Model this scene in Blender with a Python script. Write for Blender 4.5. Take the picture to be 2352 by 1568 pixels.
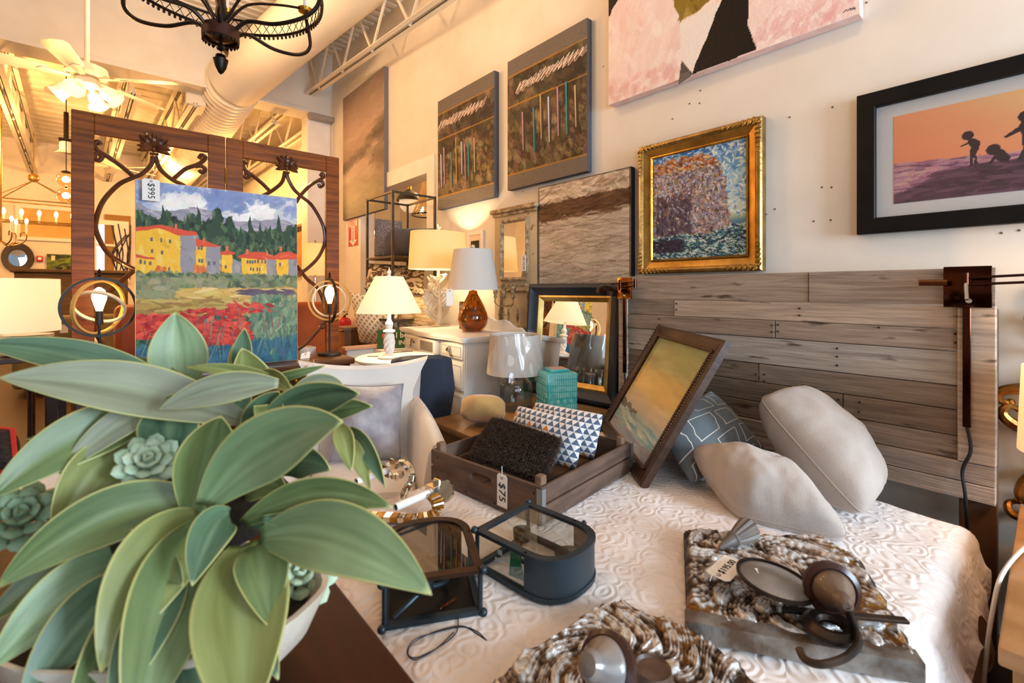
import bpy, bmesh, math, random
import numpy as np
from mathutils import Vector, Matrix, Euler, noise as mnoise
random.seed(7); RS = np.random.RandomState(7)
PI = math.pi
for _o in list(bpy.data.objects): bpy.data.objects.remove(_o)
SC = bpy.context.scene
COL = SC.collection

# ------------------------------------------------------------------ camera, sky, lights, exposure
CAM_H = 1.30; FPX = 1080.0; YAW = math.atan2(940, 1080)
cd = bpy.data.cameras.new('camera'); cam = bpy.data.objects.new('camera', cd); COL.objects.link(cam)
cam.location = (0, 0, CAM_H); cam.rotation_euler = (PI/2, 0, -YAW)
cd.sensor_width = 36; cd.lens = FPX/2352*36; cd.shift_y = (665-784)/2352.0
cd.clip_start = 0.05; cd.clip_end = 100
cd.dof.use_dof = True; cd.dof.focus_distance = 2.6; cd.dof.aperture_fstop = 3.4
SC.camera = cam
SC.view_settings.view_transform = 'Standard'; SC.view_settings.look = 'None'
SC.view_settings.exposure = 0.0; SC.view_settings.gamma = 1.0; SC.view_settings.use_curve_mapping = False
w = bpy.data.worlds.new('sky'); SC.world = w; w.use_nodes = True
w.node_tree.nodes['Background'].inputs[0].default_value = (0.62, 0.78, 1.0, 1)
w.node_tree.nodes['Background'].inputs[1].default_value = 0.4
SC.cycles.max_bounces = 8; SC.cycles.diffuse_bounces = 4; SC.cycles.glossy_bounces = 4
SC.cycles.transmission_bounces = 8; SC.cycles.transparent_max_bounces = 12
SC.cycles.caustics_reflective = False; SC.cycles.caustics_refractive = False
SC.cycles.sample_clamp_indirect = 4.0; SC.cycles.blur_glossy = 1.0
def lamp(kind, name, loc, energy, col, size=0.1, sizey=None, rot=None, spot=None):
    l = bpy.data.lights.new(name, kind); o = bpy.data.objects.new(name, l); COL.objects.link(o)
    o.location = loc; l.energy = energy; l.color = col
    if kind == 'AREA':
        l.size = size
        if sizey: l.shape = 'RECTANGLE'; l.size_y = sizey
    else: l.shadow_soft_size = size
    if kind == 'SPOT': l.spot_size = spot; l.spot_blend = 0.6
    if rot: o.rotation_euler = rot
    return o
WARM = (1.0, 0.50, 0.15); WARM2 = (1.0, 0.60, 0.30); WARM3 = (1.0, 0.74, 0.44); DAY = (0.66, 0.83, 1.0)
# daylight from the shop-front window at the right, then two added cool fill areas
lamp('AREA', 'daylight_area', (1.75, -2.9, 1.65), 205, DAY, 1.1, 1.4, (math.radians(82), 0, 0))
lamp('AREA', 'daylight_area', (0.15, -2.9, 1.8), 24, (0.85, 0.92, 1.0), 1.3, 2.0, (math.radians(84), 0, 0))  # added fill, set in an unseen front window like the next one
lamp('AREA', 'daylight_area', (-1.65, -2.9, 1.8), 58, DAY, 1.7, 2.0, (math.radians(84), 0, math.radians(-8)))
# unseen warm fill lights, added to stand for the shop's ceiling fixtures
for x, y, z, e in ((1.55, 0.3, 3.45, 17), (1.5, 2.7, 3.6, 22), (-1.6, 3.6, 3.95, 60), (0.6, 4.9, 3.9, 60)):
    lamp('POINT', 'warm_fill', (x, y, z), e, WARM2, 0.12)
for x, y, z, e in ((-1.5, 9.0, 3.3, 215), (0.9, 10.6, 3.3, 190), (-3.6, 11.5, 3.3, 160), (1.7, 8.3, 2.9, 75)):
    lamp('POINT', 'warm_fill', (x, y, z), e, WARM, 0.15)

# ------------------------------------------------------------------ photograph geometry (pixel -> point on a real plane)
FW = Vector((math.sin(YAW), math.cos(YAW), 0)); RT = Vector((math.cos(YAW), -math.sin(YAW), 0)); CP = Vector((0, 0, CAM_H))
def ray(u, v): return FW*FPX + RT*(u-1176) + Vector((0, 0, 665-v))
def on_x(u, v, x): r = ray(u, v); return CP + r*(x/r.x)
def on_y(u, v, y): r = ray(u, v); return CP + r*(y/r.y)
def on_z(u, v, z): r = ray(u, v); return CP + r*((z-CAM_H)/r.z)
def at_d(u, v, d): return CP + ray(u, v)*(d/FPX)

# ------------------------------------------------------------------ mesh helpers
def lin(c):
    if isinstance(c, str):
        c = tuple(int(c[i:i+2], 16)/255 for i in (0, 2, 4))
    return tuple((v/12.92 if v <= 0.04045 else ((v+0.055)/1.055)**2.4) for v in c[:3])
class MB:
    def __init__(s): s.bm = bmesh.new()
    def box(s, x0, x1, y0, y1, z0, z1, bev=0.0, seg=1, m=None):
        vs = [s.bm.verts.new(p) for p in ((x0,y0,z0),(x1,y0,z0),(x1,y1,z0),(x0,y1,z0),(x0,y0,z1),(x1,y0,z1),(x1,y1,z1),(x0,y1,z1))]
        fs = [s.bm.faces.new([vs[i] for i in f]) for f in ((3,2,1,0),(4,5,6,7),(0,1,5,4),(1,2,6,5),(2,3,7,6),(3,0,4,7))]
        if bev > 0:
            es = list({e for f in fs for e in f.edges})
            r = bmesh.ops.bevel(s.bm, geom=es, offset=bev, segments=seg, affect='EDGES', profile=0.5)
            vs = list({v for f in r['faces'] for v in f.verts} | {v for v in vs if v.is_valid})
        if m is not None:
            for v in vs: v.co = m @ v.co
        return s
    def ring(s, c, ax, r, n, ref=None):
        ax = Vector(ax).normalized()
        ref = Vector(ref) if ref is not None else (Vector((0,0,1)) if abs(ax.z) < 0.9 else Vector((1,0,0)))
        a = ax.cross(ref).normalized(); b = ax.cross(a)
        return [s.bm.verts.new(Vector(c)+a*math.cos(2*PI*i/n)*r+b*math.sin(2*PI*i/n)*r) for i in range(n)]
    def skin(s, rings, closed=False, cap=True):
        m = len(rings)
        for k in range(m if closed else m-1):
            A, B = rings[k], rings[(k+1) % m]; n = len(A)
            for i in range(n):
                try: s.bm.faces.new((A[i], A[(i+1)%n], B[(i+1)%n], B[i]))
                except ValueError: pass
        if cap and not closed:
            s.bm.faces.new(rings[0][::-1]); s.bm.faces.new(rings[-1])
        return s
    def cyl(s, p0, p1, r0, r1=None, n=12):
        p0, p1 = Vector(p0), Vector(p1); r1 = r0 if r1 is None else r1; d = p1-p0
        return s.skin([s.ring(p0, d, r0, n), s.ring(p1, d, max(r1, 1e-4), n)])
    def tube(s, pts, r, n=8, closed=False):
        pts = [Vector(p) for p in pts]; m = len(pts); rs = r if isinstance(r, (list, tuple)) else [r]*m
        rings = []; prev = None
        for i, p in enumerate(pts):
            a = pts[(i-1) % m] if (closed or i > 0) else p
            b = pts[(i+1) % m] if (closed or i < m-1) else p
            t = (b-a).normalized() if (b-a).length > 1e-9 else Vector((0,0,1))
            if prev is None:
                ref = Vector((0,0,1)) if abs(t.z) < 0.9 else Vector((1,0,0)); prev = t.cross(ref).normalized()
            else:
                prev = (prev - t*prev.dot(t)); prev = prev.normalized() if prev.length > 1e-6 else t.orthogonal().normalized()
            bb = t.cross(prev)
            rings.append([s.bm.verts.new(p+prev*math.cos(2*PI*k/n)*rs[i]+bb*math.sin(2*PI*k/n)*rs[i]) for k in range(n)])
        return s.skin(rings, closed)
    def lathe(s, prof, n=24, c=(0,0,0), cap=True, m=None, wob=None):
        rings = []
        for r, z in prof:
            row = []
            for i in range(n):
                a = 2*PI*i/n; rr = max(r, 1e-4)*(wob(a, z) if wob else 1)
                p = Vector((c[0]+rr*math.cos(a), c[1]+rr*math.sin(a), c[2]+z))
                row.append(s.bm.verts.new(m @ p if m is not None else p))
            rings.append(row)
        return s.skin(rings, False, cap)
    def prism(s, poly, h0, h1, f=None):
        """poly of 2-D points swept from h0 to h1; f maps (a, b, h) to a point"""
        f = f or (lambda a, b, h: (a, b, h))
        A = [s.bm.verts.new(f(a, b, h0)) for a, b in poly]; B = [s.bm.verts.new(f(a, b, h1)) for a, b in poly]
        return s.skin([A, B])
    def sph(s, c, r, n=12, sc=(1,1,1), m=None):
        c = Vector(c); k = max(4, n//2); rings = []
        top = s.bm.verts.new((m @ Vector((0,0,r*sc[2])) if m else Vector((0,0,r*sc[2])))+c)
        bot = s.bm.verts.new((m @ Vector((0,0,-r*sc[2])) if m else Vector((0,0,-r*sc[2])))+c)
        for j in range(1, k):
            t = PI*j/k; row = []
            for i in range(n):
                a = 2*PI*i/n; p = Vector((r*sc[0]*math.sin(t)*math.cos(a), r*sc[1]*math.sin(t)*math.sin(a), r*sc[2]*math.cos(t)))
                row.append(s.bm.verts.new((m @ p if m else p)+c))
            rings.append(row)
        s.skin(rings, False, False)
        for i in range(n):
            s.bm.faces.new((top, rings[0][i], rings[0][(i+1)%n])); s.bm.faces.new((bot, rings[-1][(i+1)%n], rings[-1][i]))
        return s
    def grid(s, f, nu, nv):
        V = [[s.bm.verts.new(f(i/nu, j/nv)) for j in range(nv+1)] for i in range(nu+1)]
        for i in range(nu):
            for j in range(nv): s.bm.faces.new((V[i][j], V[i+1][j], V[i+1][j+1], V[i][j+1]))
        s.V = V; return s
    def xf(s, m):
        for v in s.bm.verts: v.co = m @ v.co
        return s
    def build(s, name, mat, parent=None, world=False, sharp=0.6, solid=0, normals=True):
        bm = s.bm
        if solid:
            bmesh.ops.recalc_face_normals(bm, faces=bm.faces)
            bmesh.ops.solidify(bm, geom=list(bm.faces), thickness=solid)
        if normals: bmesh.ops.recalc_face_normals(bm, faces=bm.faces)
        for f in bm.faces: f.smooth = True
        for e in bm.edges:
            if len(e.link_faces) == 2 and e.calc_face_angle(0) > sharp: e.smooth = False
        me = bpy.data.meshes.new(name); bm.to_mesh(me); bm.free()
        return link(name, me, mat, parent, world)
def pmat(p): return Matrix.LocRotScale(p.location, p.rotation_euler, None)
def link(name, me, mat, parent=None, world=False):
    if parent is not None and world:
        m = pmat(parent); q = parent.parent
        while q is not None: m = pmat(q) @ m; q = q.parent
        me.transform(m.inverted())
    if mat is not None: me.materials.append(mat)
    o = bpy.data.objects.new(name, me); COL.objects.link(o)
    if parent is not None: o.parent = parent
    return o
def thing(name, label, cat, loc=(0,0,0), rotz=0, group=None, rot=None):
    o = bpy.data.objects.new(name, None); COL.objects.link(o); o.empty_display_size = 0.05
    o.location = loc; o.rotation_euler = rot if rot is not None else (0, 0, rotz)
    return tag(o, label, cat, group)
def tag(o, label, cat, group=None):
    o['label'] = label; o['category'] = cat
    if group: o['group'] = group
    return o
def struct(o): o['kind'] = 'structure'; return o
def dup(root, loc, rotz, label=None, group=None):
    r = root.copy(); COL.objects.link(r); r.location = loc; r.rotation_euler = (0, 0, rotz)
    if label: r['label'] = label
    if group: r['group'] = group
    for ch in list(root.children):
        c = ch.copy(); COL.objects.link(c); c.parent = r
        for g in ch.children:
            d = g.copy(); COL.objects.link(d); d.parent = c
    return r
def lab(o, s): o['label'] = s; return o
def basis(o, x, y, z):
    """matrix with origin o and axes x, y, z (vectors, may be unnormalised)"""
    x, y, z = Vector(x).normalized(), Vector(y).normalized(), Vector(z).normalized()
    m = Matrix((x, y, z)).transposed().to_4x4(); m.translation = Vector(o); return m
def smooth_path(pts, k=6, closed=False):
    pts = [Vector(p) for p in pts]; n = len(pts); out = []
    for i in range(n if closed else n-1):
        p0 = pts[(i-1) % n] if (closed or i > 0) else pts[i]; p1 = pts[i]; p2 = pts[(i+1) % n]
        p3 = pts[(i+2) % n] if (closed or i < n-2) else p2
        for j in range(k):
            t = j/k
            out.append(0.5*((2*p1)+(p2-p0)*t+(2*p0-5*p1+4*p2-p3)*t*t+(3*p1-p0-3*p2+p3)*t**3))
    if not closed: out.append(pts[-1])
    return out

# ------------------------------------------------------------------ materials (all node based)
MC = {}
def mat(name, c1, c2=None, sc=8, stretch=(1,1,1), rough=0.5, metal=0.0, bump=0.0, bsc=60, bstretch=None, emit=0, ecol=None,
        trans=0.0, ior=1.45, alpha=1.0, sheen=0.0, coat=0.0, lo=0.35, hi=0.65, detail=4, dist=0.0, sub=0.0, vcol=None, spec=0.5, speck=None):
    if name in MC: return MC[name]
    m = bpy.data.materials.new(name); m.use_nodes = True; nt = m.node_tree; N = nt.nodes; L = nt.links
    b = N['Principled BSDF']
    b.inputs['Base Color'].default_value = (*lin(c1), 1)
    b.inputs['Roughness'].default_value = rough; b.inputs['Metallic'].default_value = metal
    b.inputs['IOR'].default_value = ior; b.inputs['Transmission Weight'].default_value = trans; b.inputs['Alpha'].default_value = alpha
    b.inputs['Sheen Weight'].default_value = sheen; b.inputs['Coat Weight'].default_value = coat
    b.inputs['Specular IOR Level'].default_value = spec
    tc = N.new('ShaderNodeTexCoord')
    def noise(scale, st, det, di=0.0):
        mp = N.new('ShaderNodeMapping'); L.new(tc.outputs['Object'], mp.inputs[0]); mp.inputs['Scale'].default_value = st
        n = N.new('ShaderNodeTexNoise'); L.new(mp.outputs[0], n.inputs['Vector'])
        n.inputs['Scale'].default_value = scale; n.inputs['Detail'].default_value = det; n.inputs['Distortion'].default_value = di
        return n
    src = None
    if vcol:
        a = N.new('ShaderNodeAttribute'); a.attribute_name = vcol; src = a.outputs['Color']
    elif c2 is not None:
        n = noise(sc, stretch, detail, dist); r = N.new('ShaderNodeValToRGB'); L.new(n.outputs['Fac'], r.inputs[0])
        r.color_ramp.elements[0].position = lo; r.color_ramp.elements[1].position = hi
        r.color_ramp.elements[0].color = (*lin(c1), 1); r.color_ramp.elements[1].color = (*lin(c2), 1); src = r.outputs[0]
    if speck and src is not None:
        n2 = noise(speck[1], speck[3] if len(speck) > 3 else (1,1,1), 3); r2 = N.new('ShaderNodeValToRGB'); L.new(n2.outputs['Fac'], r2.inputs[0])
        r2.color_ramp.elements[0].position = speck[2]; r2.color_ramp.elements[1].position = speck[2]+0.08
        mx = N.new('ShaderNodeMix'); mx.data_type = 'RGBA'; L.new(r2.outputs[0], mx.inputs[0]); L.new(src, mx.inputs[6])
        mx.inputs[7].default_value = (*lin(speck[0]), 1); src = mx.outputs[2]
    if src is not None: L.new(src, b.inputs['Base Color'])
    if emit:
        b.inputs['Emission Strength'].default_value = emit; b.inputs['Emission Color'].default_value = (*lin(ecol or c1), 1)
    if bump:
        n = noise(bsc, bstretch or (1,1,1), 3); bp = N.new('ShaderNodeBump'); bp.inputs['Strength'].default_value = bump
        bp.inputs['Distance'].default_value = 0.01; L.new(n.outputs['Fac'], bp.inputs['Height']); L.new(bp.outputs[0], b.inputs['Normal'])
    MC[name] = m; return m
def glass(name, tint='f4f8f8', rough=0.02, amount=0.85):
    """thin clear pane: mostly see-through with a mirror-like sheen"""
    if name in MC: return MC[name]
    m = bpy.data.materials.new(name); m.use_nodes = True; nt = m.node_tree; N = nt.nodes; L = nt.links; N.remove(N['Principled BSDF'])
    t = N.new('ShaderNodeBsdfTransparent'); t.inputs[0].default_value = (*lin(tint), 1)
    g = N.new('ShaderNodeBsdfGlossy'); g.inputs['Roughness'].default_value = rough
    f = N.new('ShaderNodeLayerWeight'); f.inputs[0].default_value = 0.5; pw = N.new('ShaderNodeMath'); pw.operation = 'POWER'; pw.inputs[1].default_value = 4.0; L.new(f.outputs['Facing'], pw.inputs[0])
    k = N.new('ShaderNodeMath'); k.operation = 'MULTIPLY_ADD'; k.inputs[1].default_value = 0.7; k.inputs[2].default_value = 0.09 if amount < 0.9 else 0.035
    L.new(pw.outputs[0], k.inputs[0]); mx = N.new('ShaderNodeMixShader'); L.new(k.outputs[0], mx.inputs[0]); L.new(t.outputs[0], mx.inputs[1]); L.new(g.outputs[0], mx.inputs[2])
    L.new(mx.outputs[0], N['Material Output'].inputs[0]); MC[name] = m; return m
def shade_mat(name, c, emit, ecol='ffd898'):
    """lamp-shade cloth: lets the bulb's light through"""
    if name in MC: return MC[name]
    m = bpy.data.materials.new(name); m.use_nodes = True; nt = m.node_tree; N = nt.nodes; L = nt.links; N.remove(N['Principled BSDF'])
    d = N.new('ShaderNodeBsdfDiffuse'); d.inputs[0].default_value = (*lin(c), 1); t = N.new('ShaderNodeBsdfTranslucent'); t.inputs[0].default_value = (*lin(c), 1)
    mx = N.new('ShaderNodeMixShader'); mx.inputs[0].default_value = 0.5; L.new(d.outputs[0], mx.inputs[1]); L.new(t.outputs[0], mx.inputs[2])
    em = N.new('ShaderNodeEmission'); em.inputs[0].default_value = (*lin(ecol), 1); em.inputs[1].default_value = emit; ad = N.new('ShaderNodeAddShader')  # added glow, brightens the cloth beyond the bulb's own light
    L.new(mx.outputs[0], ad.inputs[0]); L.new(em.outputs[0], ad.inputs[1]); L.new(ad.outputs[0], N['Material Output'].inputs[0]); MC[name] = m; return m

# ------------------------------------------------------------------ hand-painted canvases: artwork colours, and a reflection painted into the leaning seascape
class Canvas:
    def __init__(s, w, h, c='808080'):
        s.w, s.h = w, h; s.a = np.zeros((h, w, 3)); s.a[:] = s.rgb(c)
        s.Y, s.X = np.mgrid[0:h, 0:w]; s.X = (s.X+0.5)/w; s.Y = (s.Y+0.5)/h     # 0..1, y down
    @staticmethod
    def rgb(c): return np.array([int(c[i:i+2], 16)/255 for i in (0, 2, 4)]) if isinstance(c, str) else np.array(c)
    def grad(s, stops, axis='y', mask=None):
        t = s.Y if axis == 'y' else s.X
        if not isinstance(axis, str): t = s.X*axis[0]+s.Y*axis[1]
        ps = [p for p, _ in stops]; cs = np.array([s.rgb(c) for _, c in stops])
        g = np.stack([np.interp(t, ps, cs[:, k]) for k in range(3)], -1)
        if mask is None: s.a[:] = g
        else: s.a[mask] = g[mask]
    def inside(s, poly, wob=0.0):
        X, Y = s.X, s.Y
        if wob:
            X = X+wob*np.sin(Y*43+X*11)+wob*0.7*np.sin(Y*91-X*23); Y = Y+wob*np.sin(X*37+Y*9)+wob*0.6*np.sin(X*83)
        m = np.zeros(X.shape, bool); n = len(poly)
        for i in range(n):
            x0, y0 = poly[i]; x1, y1 = poly[(i+1) % n]
            if y0 == y1: continue
            m ^= ((Y > min(y0, y1)) & (Y <= max(y0, y1)) & (X < x0+(Y-y0)*(x1-x0)/(y1-y0)))
        return m
    def poly(s, pts, c, al=1.0, wob=0.0):
        m = s.inside(pts, wob); s.a[m] = s.a[m]*(1-al)+s.rgb(c)*al; return m
    def line(s, pts, c, w, al=1.0):
        asp = s.h/s.w
        for (x0, y0), (x1, y1) in zip(pts[:-1], pts[1:]):
            dx, dy = x1-x0, (y1-y0)*asp; L2 = dx*dx+dy*dy+1e-12
            t = np.clip(((s.X-x0)*dx+(s.Y-y0)*asp*dy)/L2, 0, 1)
            d = np.hypot(s.X-x0-t*dx, (s.Y-y0)*asp-t*dy); m = d < w
            s.a[m] = s.a[m]*(1-al)+s.rgb(c)*al
    def dabs(s, n, cols, size=(0.02, 0.006), box=(0, 0, 1, 1), mask=None, ang=0.0, spread=0.5, jit=0.06, al=0.85, pick=False):
        R = RS
        for _ in range(n):
            x = R.uniform(box[0], box[2]); y = R.uniform(box[1], box[3]); px, py = int(x*s.w), int(y*s.h)
            if not (0 <= px < s.w and 0 <= py < s.h): continue
            if mask is not None and not mask[py, px]: continue
            L = size[0]*R.uniform(0.6, 1.3)*s.w; W = max(size[1]*R.uniform(0.6, 1.3)*s.w, 0.6); th = ang+R.normal()*spread
            k = int(max(L, W))+1; x0, x1, y0, y1 = max(0, px-k), min(s.w, px+k+1), max(0, py-k), min(s.h, py+k+1)
            yy, xx = np.mgrid[y0:y1, x0:x1]; dx, dy = xx-px, yy-py; ct, st = math.cos(th), math.sin(th)
            q = ((dx*ct+dy*st)/L)**2+((-dx*st+dy*ct)/W)**2; m = q < 1
            c = s.a[py, px] if pick else s.rgb(cols[R.randint(len(cols))]); c = np.clip(c+R.normal(size=3)*jit*0.5+R.normal()*jit, 0, 1)
            sub = s.a[y0:y1, x0:x1]; sub[m] = sub[m]*(1-al)+c*al
    def speckle(s, amt): s.a[:] = np.clip(s.a+RS.normal(size=s.a.shape[:2])[..., None]*amt, 0, 1)
    def mesh(s, name, w, h, matl, parent, y=0.0, x0=None, z0=0.0, world=False):
        """front-facing (-Y) sheet of w x h metres, left edge at x0 (default centred), bottom at z0"""
        W, H = s.w, s.h; x0 = -w/2 if x0 is None else x0
        gx = np.linspace(x0, x0+w, W); gz = np.linspace(z0+h, z0, H)
        XX, ZZ = np.meshgrid(gx, gz); v = np.stack([XX.ravel(), np.full(W*H, y), ZZ.ravel()], -1)
        i = np.arange((H-1)*(W-1)); r, c = i//(W-1), i % (W-1); a = r*W+c
        f = np.stack([a+W, a+W+1, a+1, a], -1)
        me = bpy.data.meshes.new(name); me.vertices.add(W*H); me.vertices.foreach_set('co', v.ravel())
        me.loops.add(f.size); me.loops.foreach_set('vertex_index', f.ravel().astype(np.int32))
        me.polygons.add(len(f)); me.polygons.foreach_set('loop_start', np.arange(0, f.size, 4, dtype=np.int32))
        me.update(calc_edges=True); me.validate()
        at = me.color_attributes.new('paint', 'FLOAT_COLOR', 'POINT'); p = np.clip(s.a, 0, 1).reshape(-1, 3)
        l = np.where(p <= 0.04045, p/12.92, ((p+0.055)/1.055)**2.4); at.data.foreach_set('color', np.hstack([l, np.ones((len(l), 1))]).ravel().astype(np.float32))
        return link(name, me, matl, parent)
PAINT = mat('oil_paint', '808080', vcol='paint', rough=0.5, spec=0.25, bump=0.25, bsc=70)
PRINT = mat('paper_print', '808080', vcol='paint', rough=0.6)
def text(s, size, name, matl, parent, m, depth=0.0006, bold=0.0, xs=1.0):
    """lettering as a thin mesh; m places it (text lies in local XY)"""
    c = bpy.data.curves.new(name, 'FONT'); c.body = s; c.size = size; c.extrude = depth; c.offset = bold; c.align_x = 'CENTER'; c.align_y = 'CENTER'; c.resolution_u = 2
    o = bpy.data.objects.new(name+'_source', c); COL.objects.link(o); bpy.context.view_layer.update()
    me = bpy.data.meshes.new_from_object(o.evaluated_get(bpy.context.evaluated_depsgraph_get())); bpy.data.objects.remove(o); bpy.data.curves.remove(c)
    me.name = name; me.transform(m @ Matrix.Diagonal((xs, 1, 1, 1))); return link(name, me, matl, parent)
UPRIGHT = Matrix.Rotation(PI/2, 4, 'X')          # text XY -> XZ, read from -Y

# shared materials
WHITE = mat('white_paint', 'e9e2d8', 'f2ece4', sc=3, rough=0.5, bump=0.04)
TAGP = mat('tag_card', 'f0ece6', rough=0.8); INK = mat('ink', '1c1c20', rough=0.7); STRING = mat('string', 'e8e4da', rough=0.9)
IRON = mat('dark_iron', '2a2522', '3a302a', rough=0.45, metal=0.8, bump=0.1, bsc=40)
BLACKM = mat('black_metal', '28323a', '3a464e', sc=6, rough=0.42, metal=0.6, bump=0.05, bsc=30)
COPPER = mat('copper_plate', '7a4a2c', rough=0.12, metal=1.0)
BRONZE = mat('bronze_polish', '4a2a1e', rough=0.12, metal=1.0)
MIRROR = mat('mirror_glass', 'f2f4f2', rough=0.015, metal=1.0)
GOLD = mat('gilt', '9a6a22', 'd09a3e', sc=14, rough=0.32, metal=0.85, bump=0.2, bsc=50)
GLASS = glass('clear_glass')
def price_tag(name, label, m, w=0.045, h=0.085, txt=None, tsize=0.02, rot=0.0, parent=None, ring='9a5a4a', group=None, skew=1.0):
    """card tag: hangs from its hole; local X right, Z up, front -Y"""
    t = thing(name, label, 'tag', m.to_translation(), rot=m.to_euler(), group=group)
    c = 0.008
    poly = [(-w/2, -h), (w/2, -h), (w/2, -c), (w/2-c, 0), (-w/2+c, 0), (-w/2, -c)]
    MB().prism(poly, 0, 0.0012, lambda a, b, q: (a, q, b)).build('card', TAGP, t)
    MB().lathe([(0.0035, 0), (0.006, 0), (0.006, 0.001), (0.0035, 0.001)], 12, (0, 0, 0), False, Matrix.Translation((0, -0.0002, -0.012)) @ Matrix.Rotation(PI/2, 4, 'X')).build('eyelet', mat('eyelet'+ring, ring, rough=0.6), t)
    MB().tube(smooth_path([(0, -0.002, -0.012), (0.006, -0.006, 0.008), (0.002, -0.002, 0.03)], 5), 0.0011, 6).build('string', STRING, t)
    if txt: text(txt, tsize, 'price', INK, t, Matrix.Translation((0, -0.0008, -h*0.55)) @ UPRIGHT @ Matrix.Rotation(rot, 4, 'Z'), 0.0003, xs=skew)
    return t
# ================================================================== THE SETTING
WX = 2.55                     # face of the long right-hand wall
BEAM_Y = 6.97
M_WALL = mat('wall_paint', 'e2d9cb', 'ece4d8', sc=2.2, rough=0.72, bump=0.05, bsc=35, speck=('b3a596', 45, 0.78))
M_CEIL = mat('ceiling_paint', 'ddd6c8', 'e6dfd2', sc=3, rough=0.6)
M_FLOOR = mat('floor_boards', '3a2a20', '4a3628', sc=4, stretch=(1, 8, 1), rough=0.4)
fl = struct(MB().box(-7, WX+2.2, -3, 13.8, -0.1, 0).build('floor', M_FLOOR))
# right wall, with an opening into a lit side room between OY0 and OY1
OY0, OY1, OZ0, OZ1 = 4.24, 5.92, 0.55, 2.52
def slab(name, x0, x1, y0, y1, z0, z1, m=M_WALL): return struct(MB().box(x0, x1, y0, y1, z0, z1).build(name, m))
mb = MB().box(WX, WX+0.15, -3, OY0, 0, 5.3).box(WX, WX+0.15, OY1, 13.8, 0, 5.3).box(WX, WX+0.15, OY0, OY1, 0, OZ0).box(WX, WX+0.15, OY0, OY1, OZ1, 5.3)
wall_right = struct(mb.build('wall_right', M_WALL))
# casing of the opening
wp = struct(MB().box(WX-0.02, WX+0.17, OY0-0.13, OY0+0.012, OZ0+0.012, OZ1-0.012).box(WX-0.02, WX+0.17, OY1-0.012, OY1+0.48, 0.05, OZ1-0.012).box(WX-0.02, WX+0.17, OY0-0.13, OY1+0.48, OZ1-0.012, OZ1+0.16).box(WX-0.03, WX+0.17, OY0-0.13, OY1-0.013, OZ0-0.05, OZ0+0.012).build('trim_1', WHITE))
alc = struct(MB().box(WX+1.9, WX+2.0, 2.5, 8.6, 0, 3.4).box(WX+0.15, WX+2.0, 8.5, 8.6, 0, 3.4).box(WX+0.15, WX+2.0, 2.5, 2.6, 0, 3.4).box(WX+0.15, WX+2.0, 2.5, 8.6, 3.3, 3.4).build('wall_side_room', M_WALL))
lamp('POINT', 'side_room_light', (WX+1.0, 5.6, 2.9), 60, WARM2, 0.15)
# back wall and left wall, front wall with shop windows (behind the camera)
slab('wall_back', -7, WX+0.15, 13.6, 13.75, 0, 5.3)
slab('wall_left', -7.1, -7, -3, 13.75, 0, 5.3)
mb = MB().box(-7, WX+0.15, -3.1, -3, 0, 0.35).box(-7, WX+0.15, -3.1, -3, 3.3, 5.3)
for x in (-7, -4.9, -2.8, -0.7, 1.0, 2.4): mb.box(x, x+0.25, -3.1, -3, 0.35, 3.3)
struct(mb.build('wall_front', M_WALL))
# header beam between the two rooms
mb = MB().box(-7, WX, BEAM_Y, BEAM_Y+0.28, 3.86, 5.0).box(-7, WX, BEAM_Y-0.04, BEAM_Y+0.32, 3.82, 3.86)
struct(mb.build('beam', M_CEIL))
struct(MB().box(WX-0.33, WX, BEAM_Y+0.05, BEAM_Y+0.33, 0, 3.82, 0.01).build('column', WHITE))
struct(MB().box(WX-0.34, WX, BEAM_Y-0.1, BEAM_Y+0.02, 3.74, 3.81).build('trim_2', mat('grey_steel', '9a958c', rough=0.5, metal=0.3)))
# near roof deck: ribbed steel sloping up towards the beam
def deck(name, x0, x1, y0, y1, zf, pitch=0.16, rib=0.035):
    ny = int((y1-y0)/pitch); bm = MB()
    prof = []
    for i in range(ny):
        y = y0+i*pitch
        for q, dz in ((0.0, 0), (0.42, 0), (0.5, rib), (0.92, rib)): prof.append((y+q*pitch, dz))
    prof.append((y1, 0)); n = len(prof)-1
    V0 = [bm.bm.verts.new((x0, y, zf(y)+dz)) for y, dz in prof]; V1 = [bm.bm.verts.new((x1, y, zf(y)+dz)) for y, dz in prof]
    for i in range(n): bm.bm.faces.new((V0[i], V0[i+1], V1[i+1], V1[i]))
    return struct(bm.build(name, M_CEIL, sharp=0.3))
zd = lambda y: 4.14+0.083*y
deck('ceiling', -7, WX+0.1, -3, BEAM_Y, zd, 0.15)
deck('ceiling_rear', -7, WX+0.1, BEAM_Y+0.28, 13.6, lambda y: 4.32, 0.3, 0.014)
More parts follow.
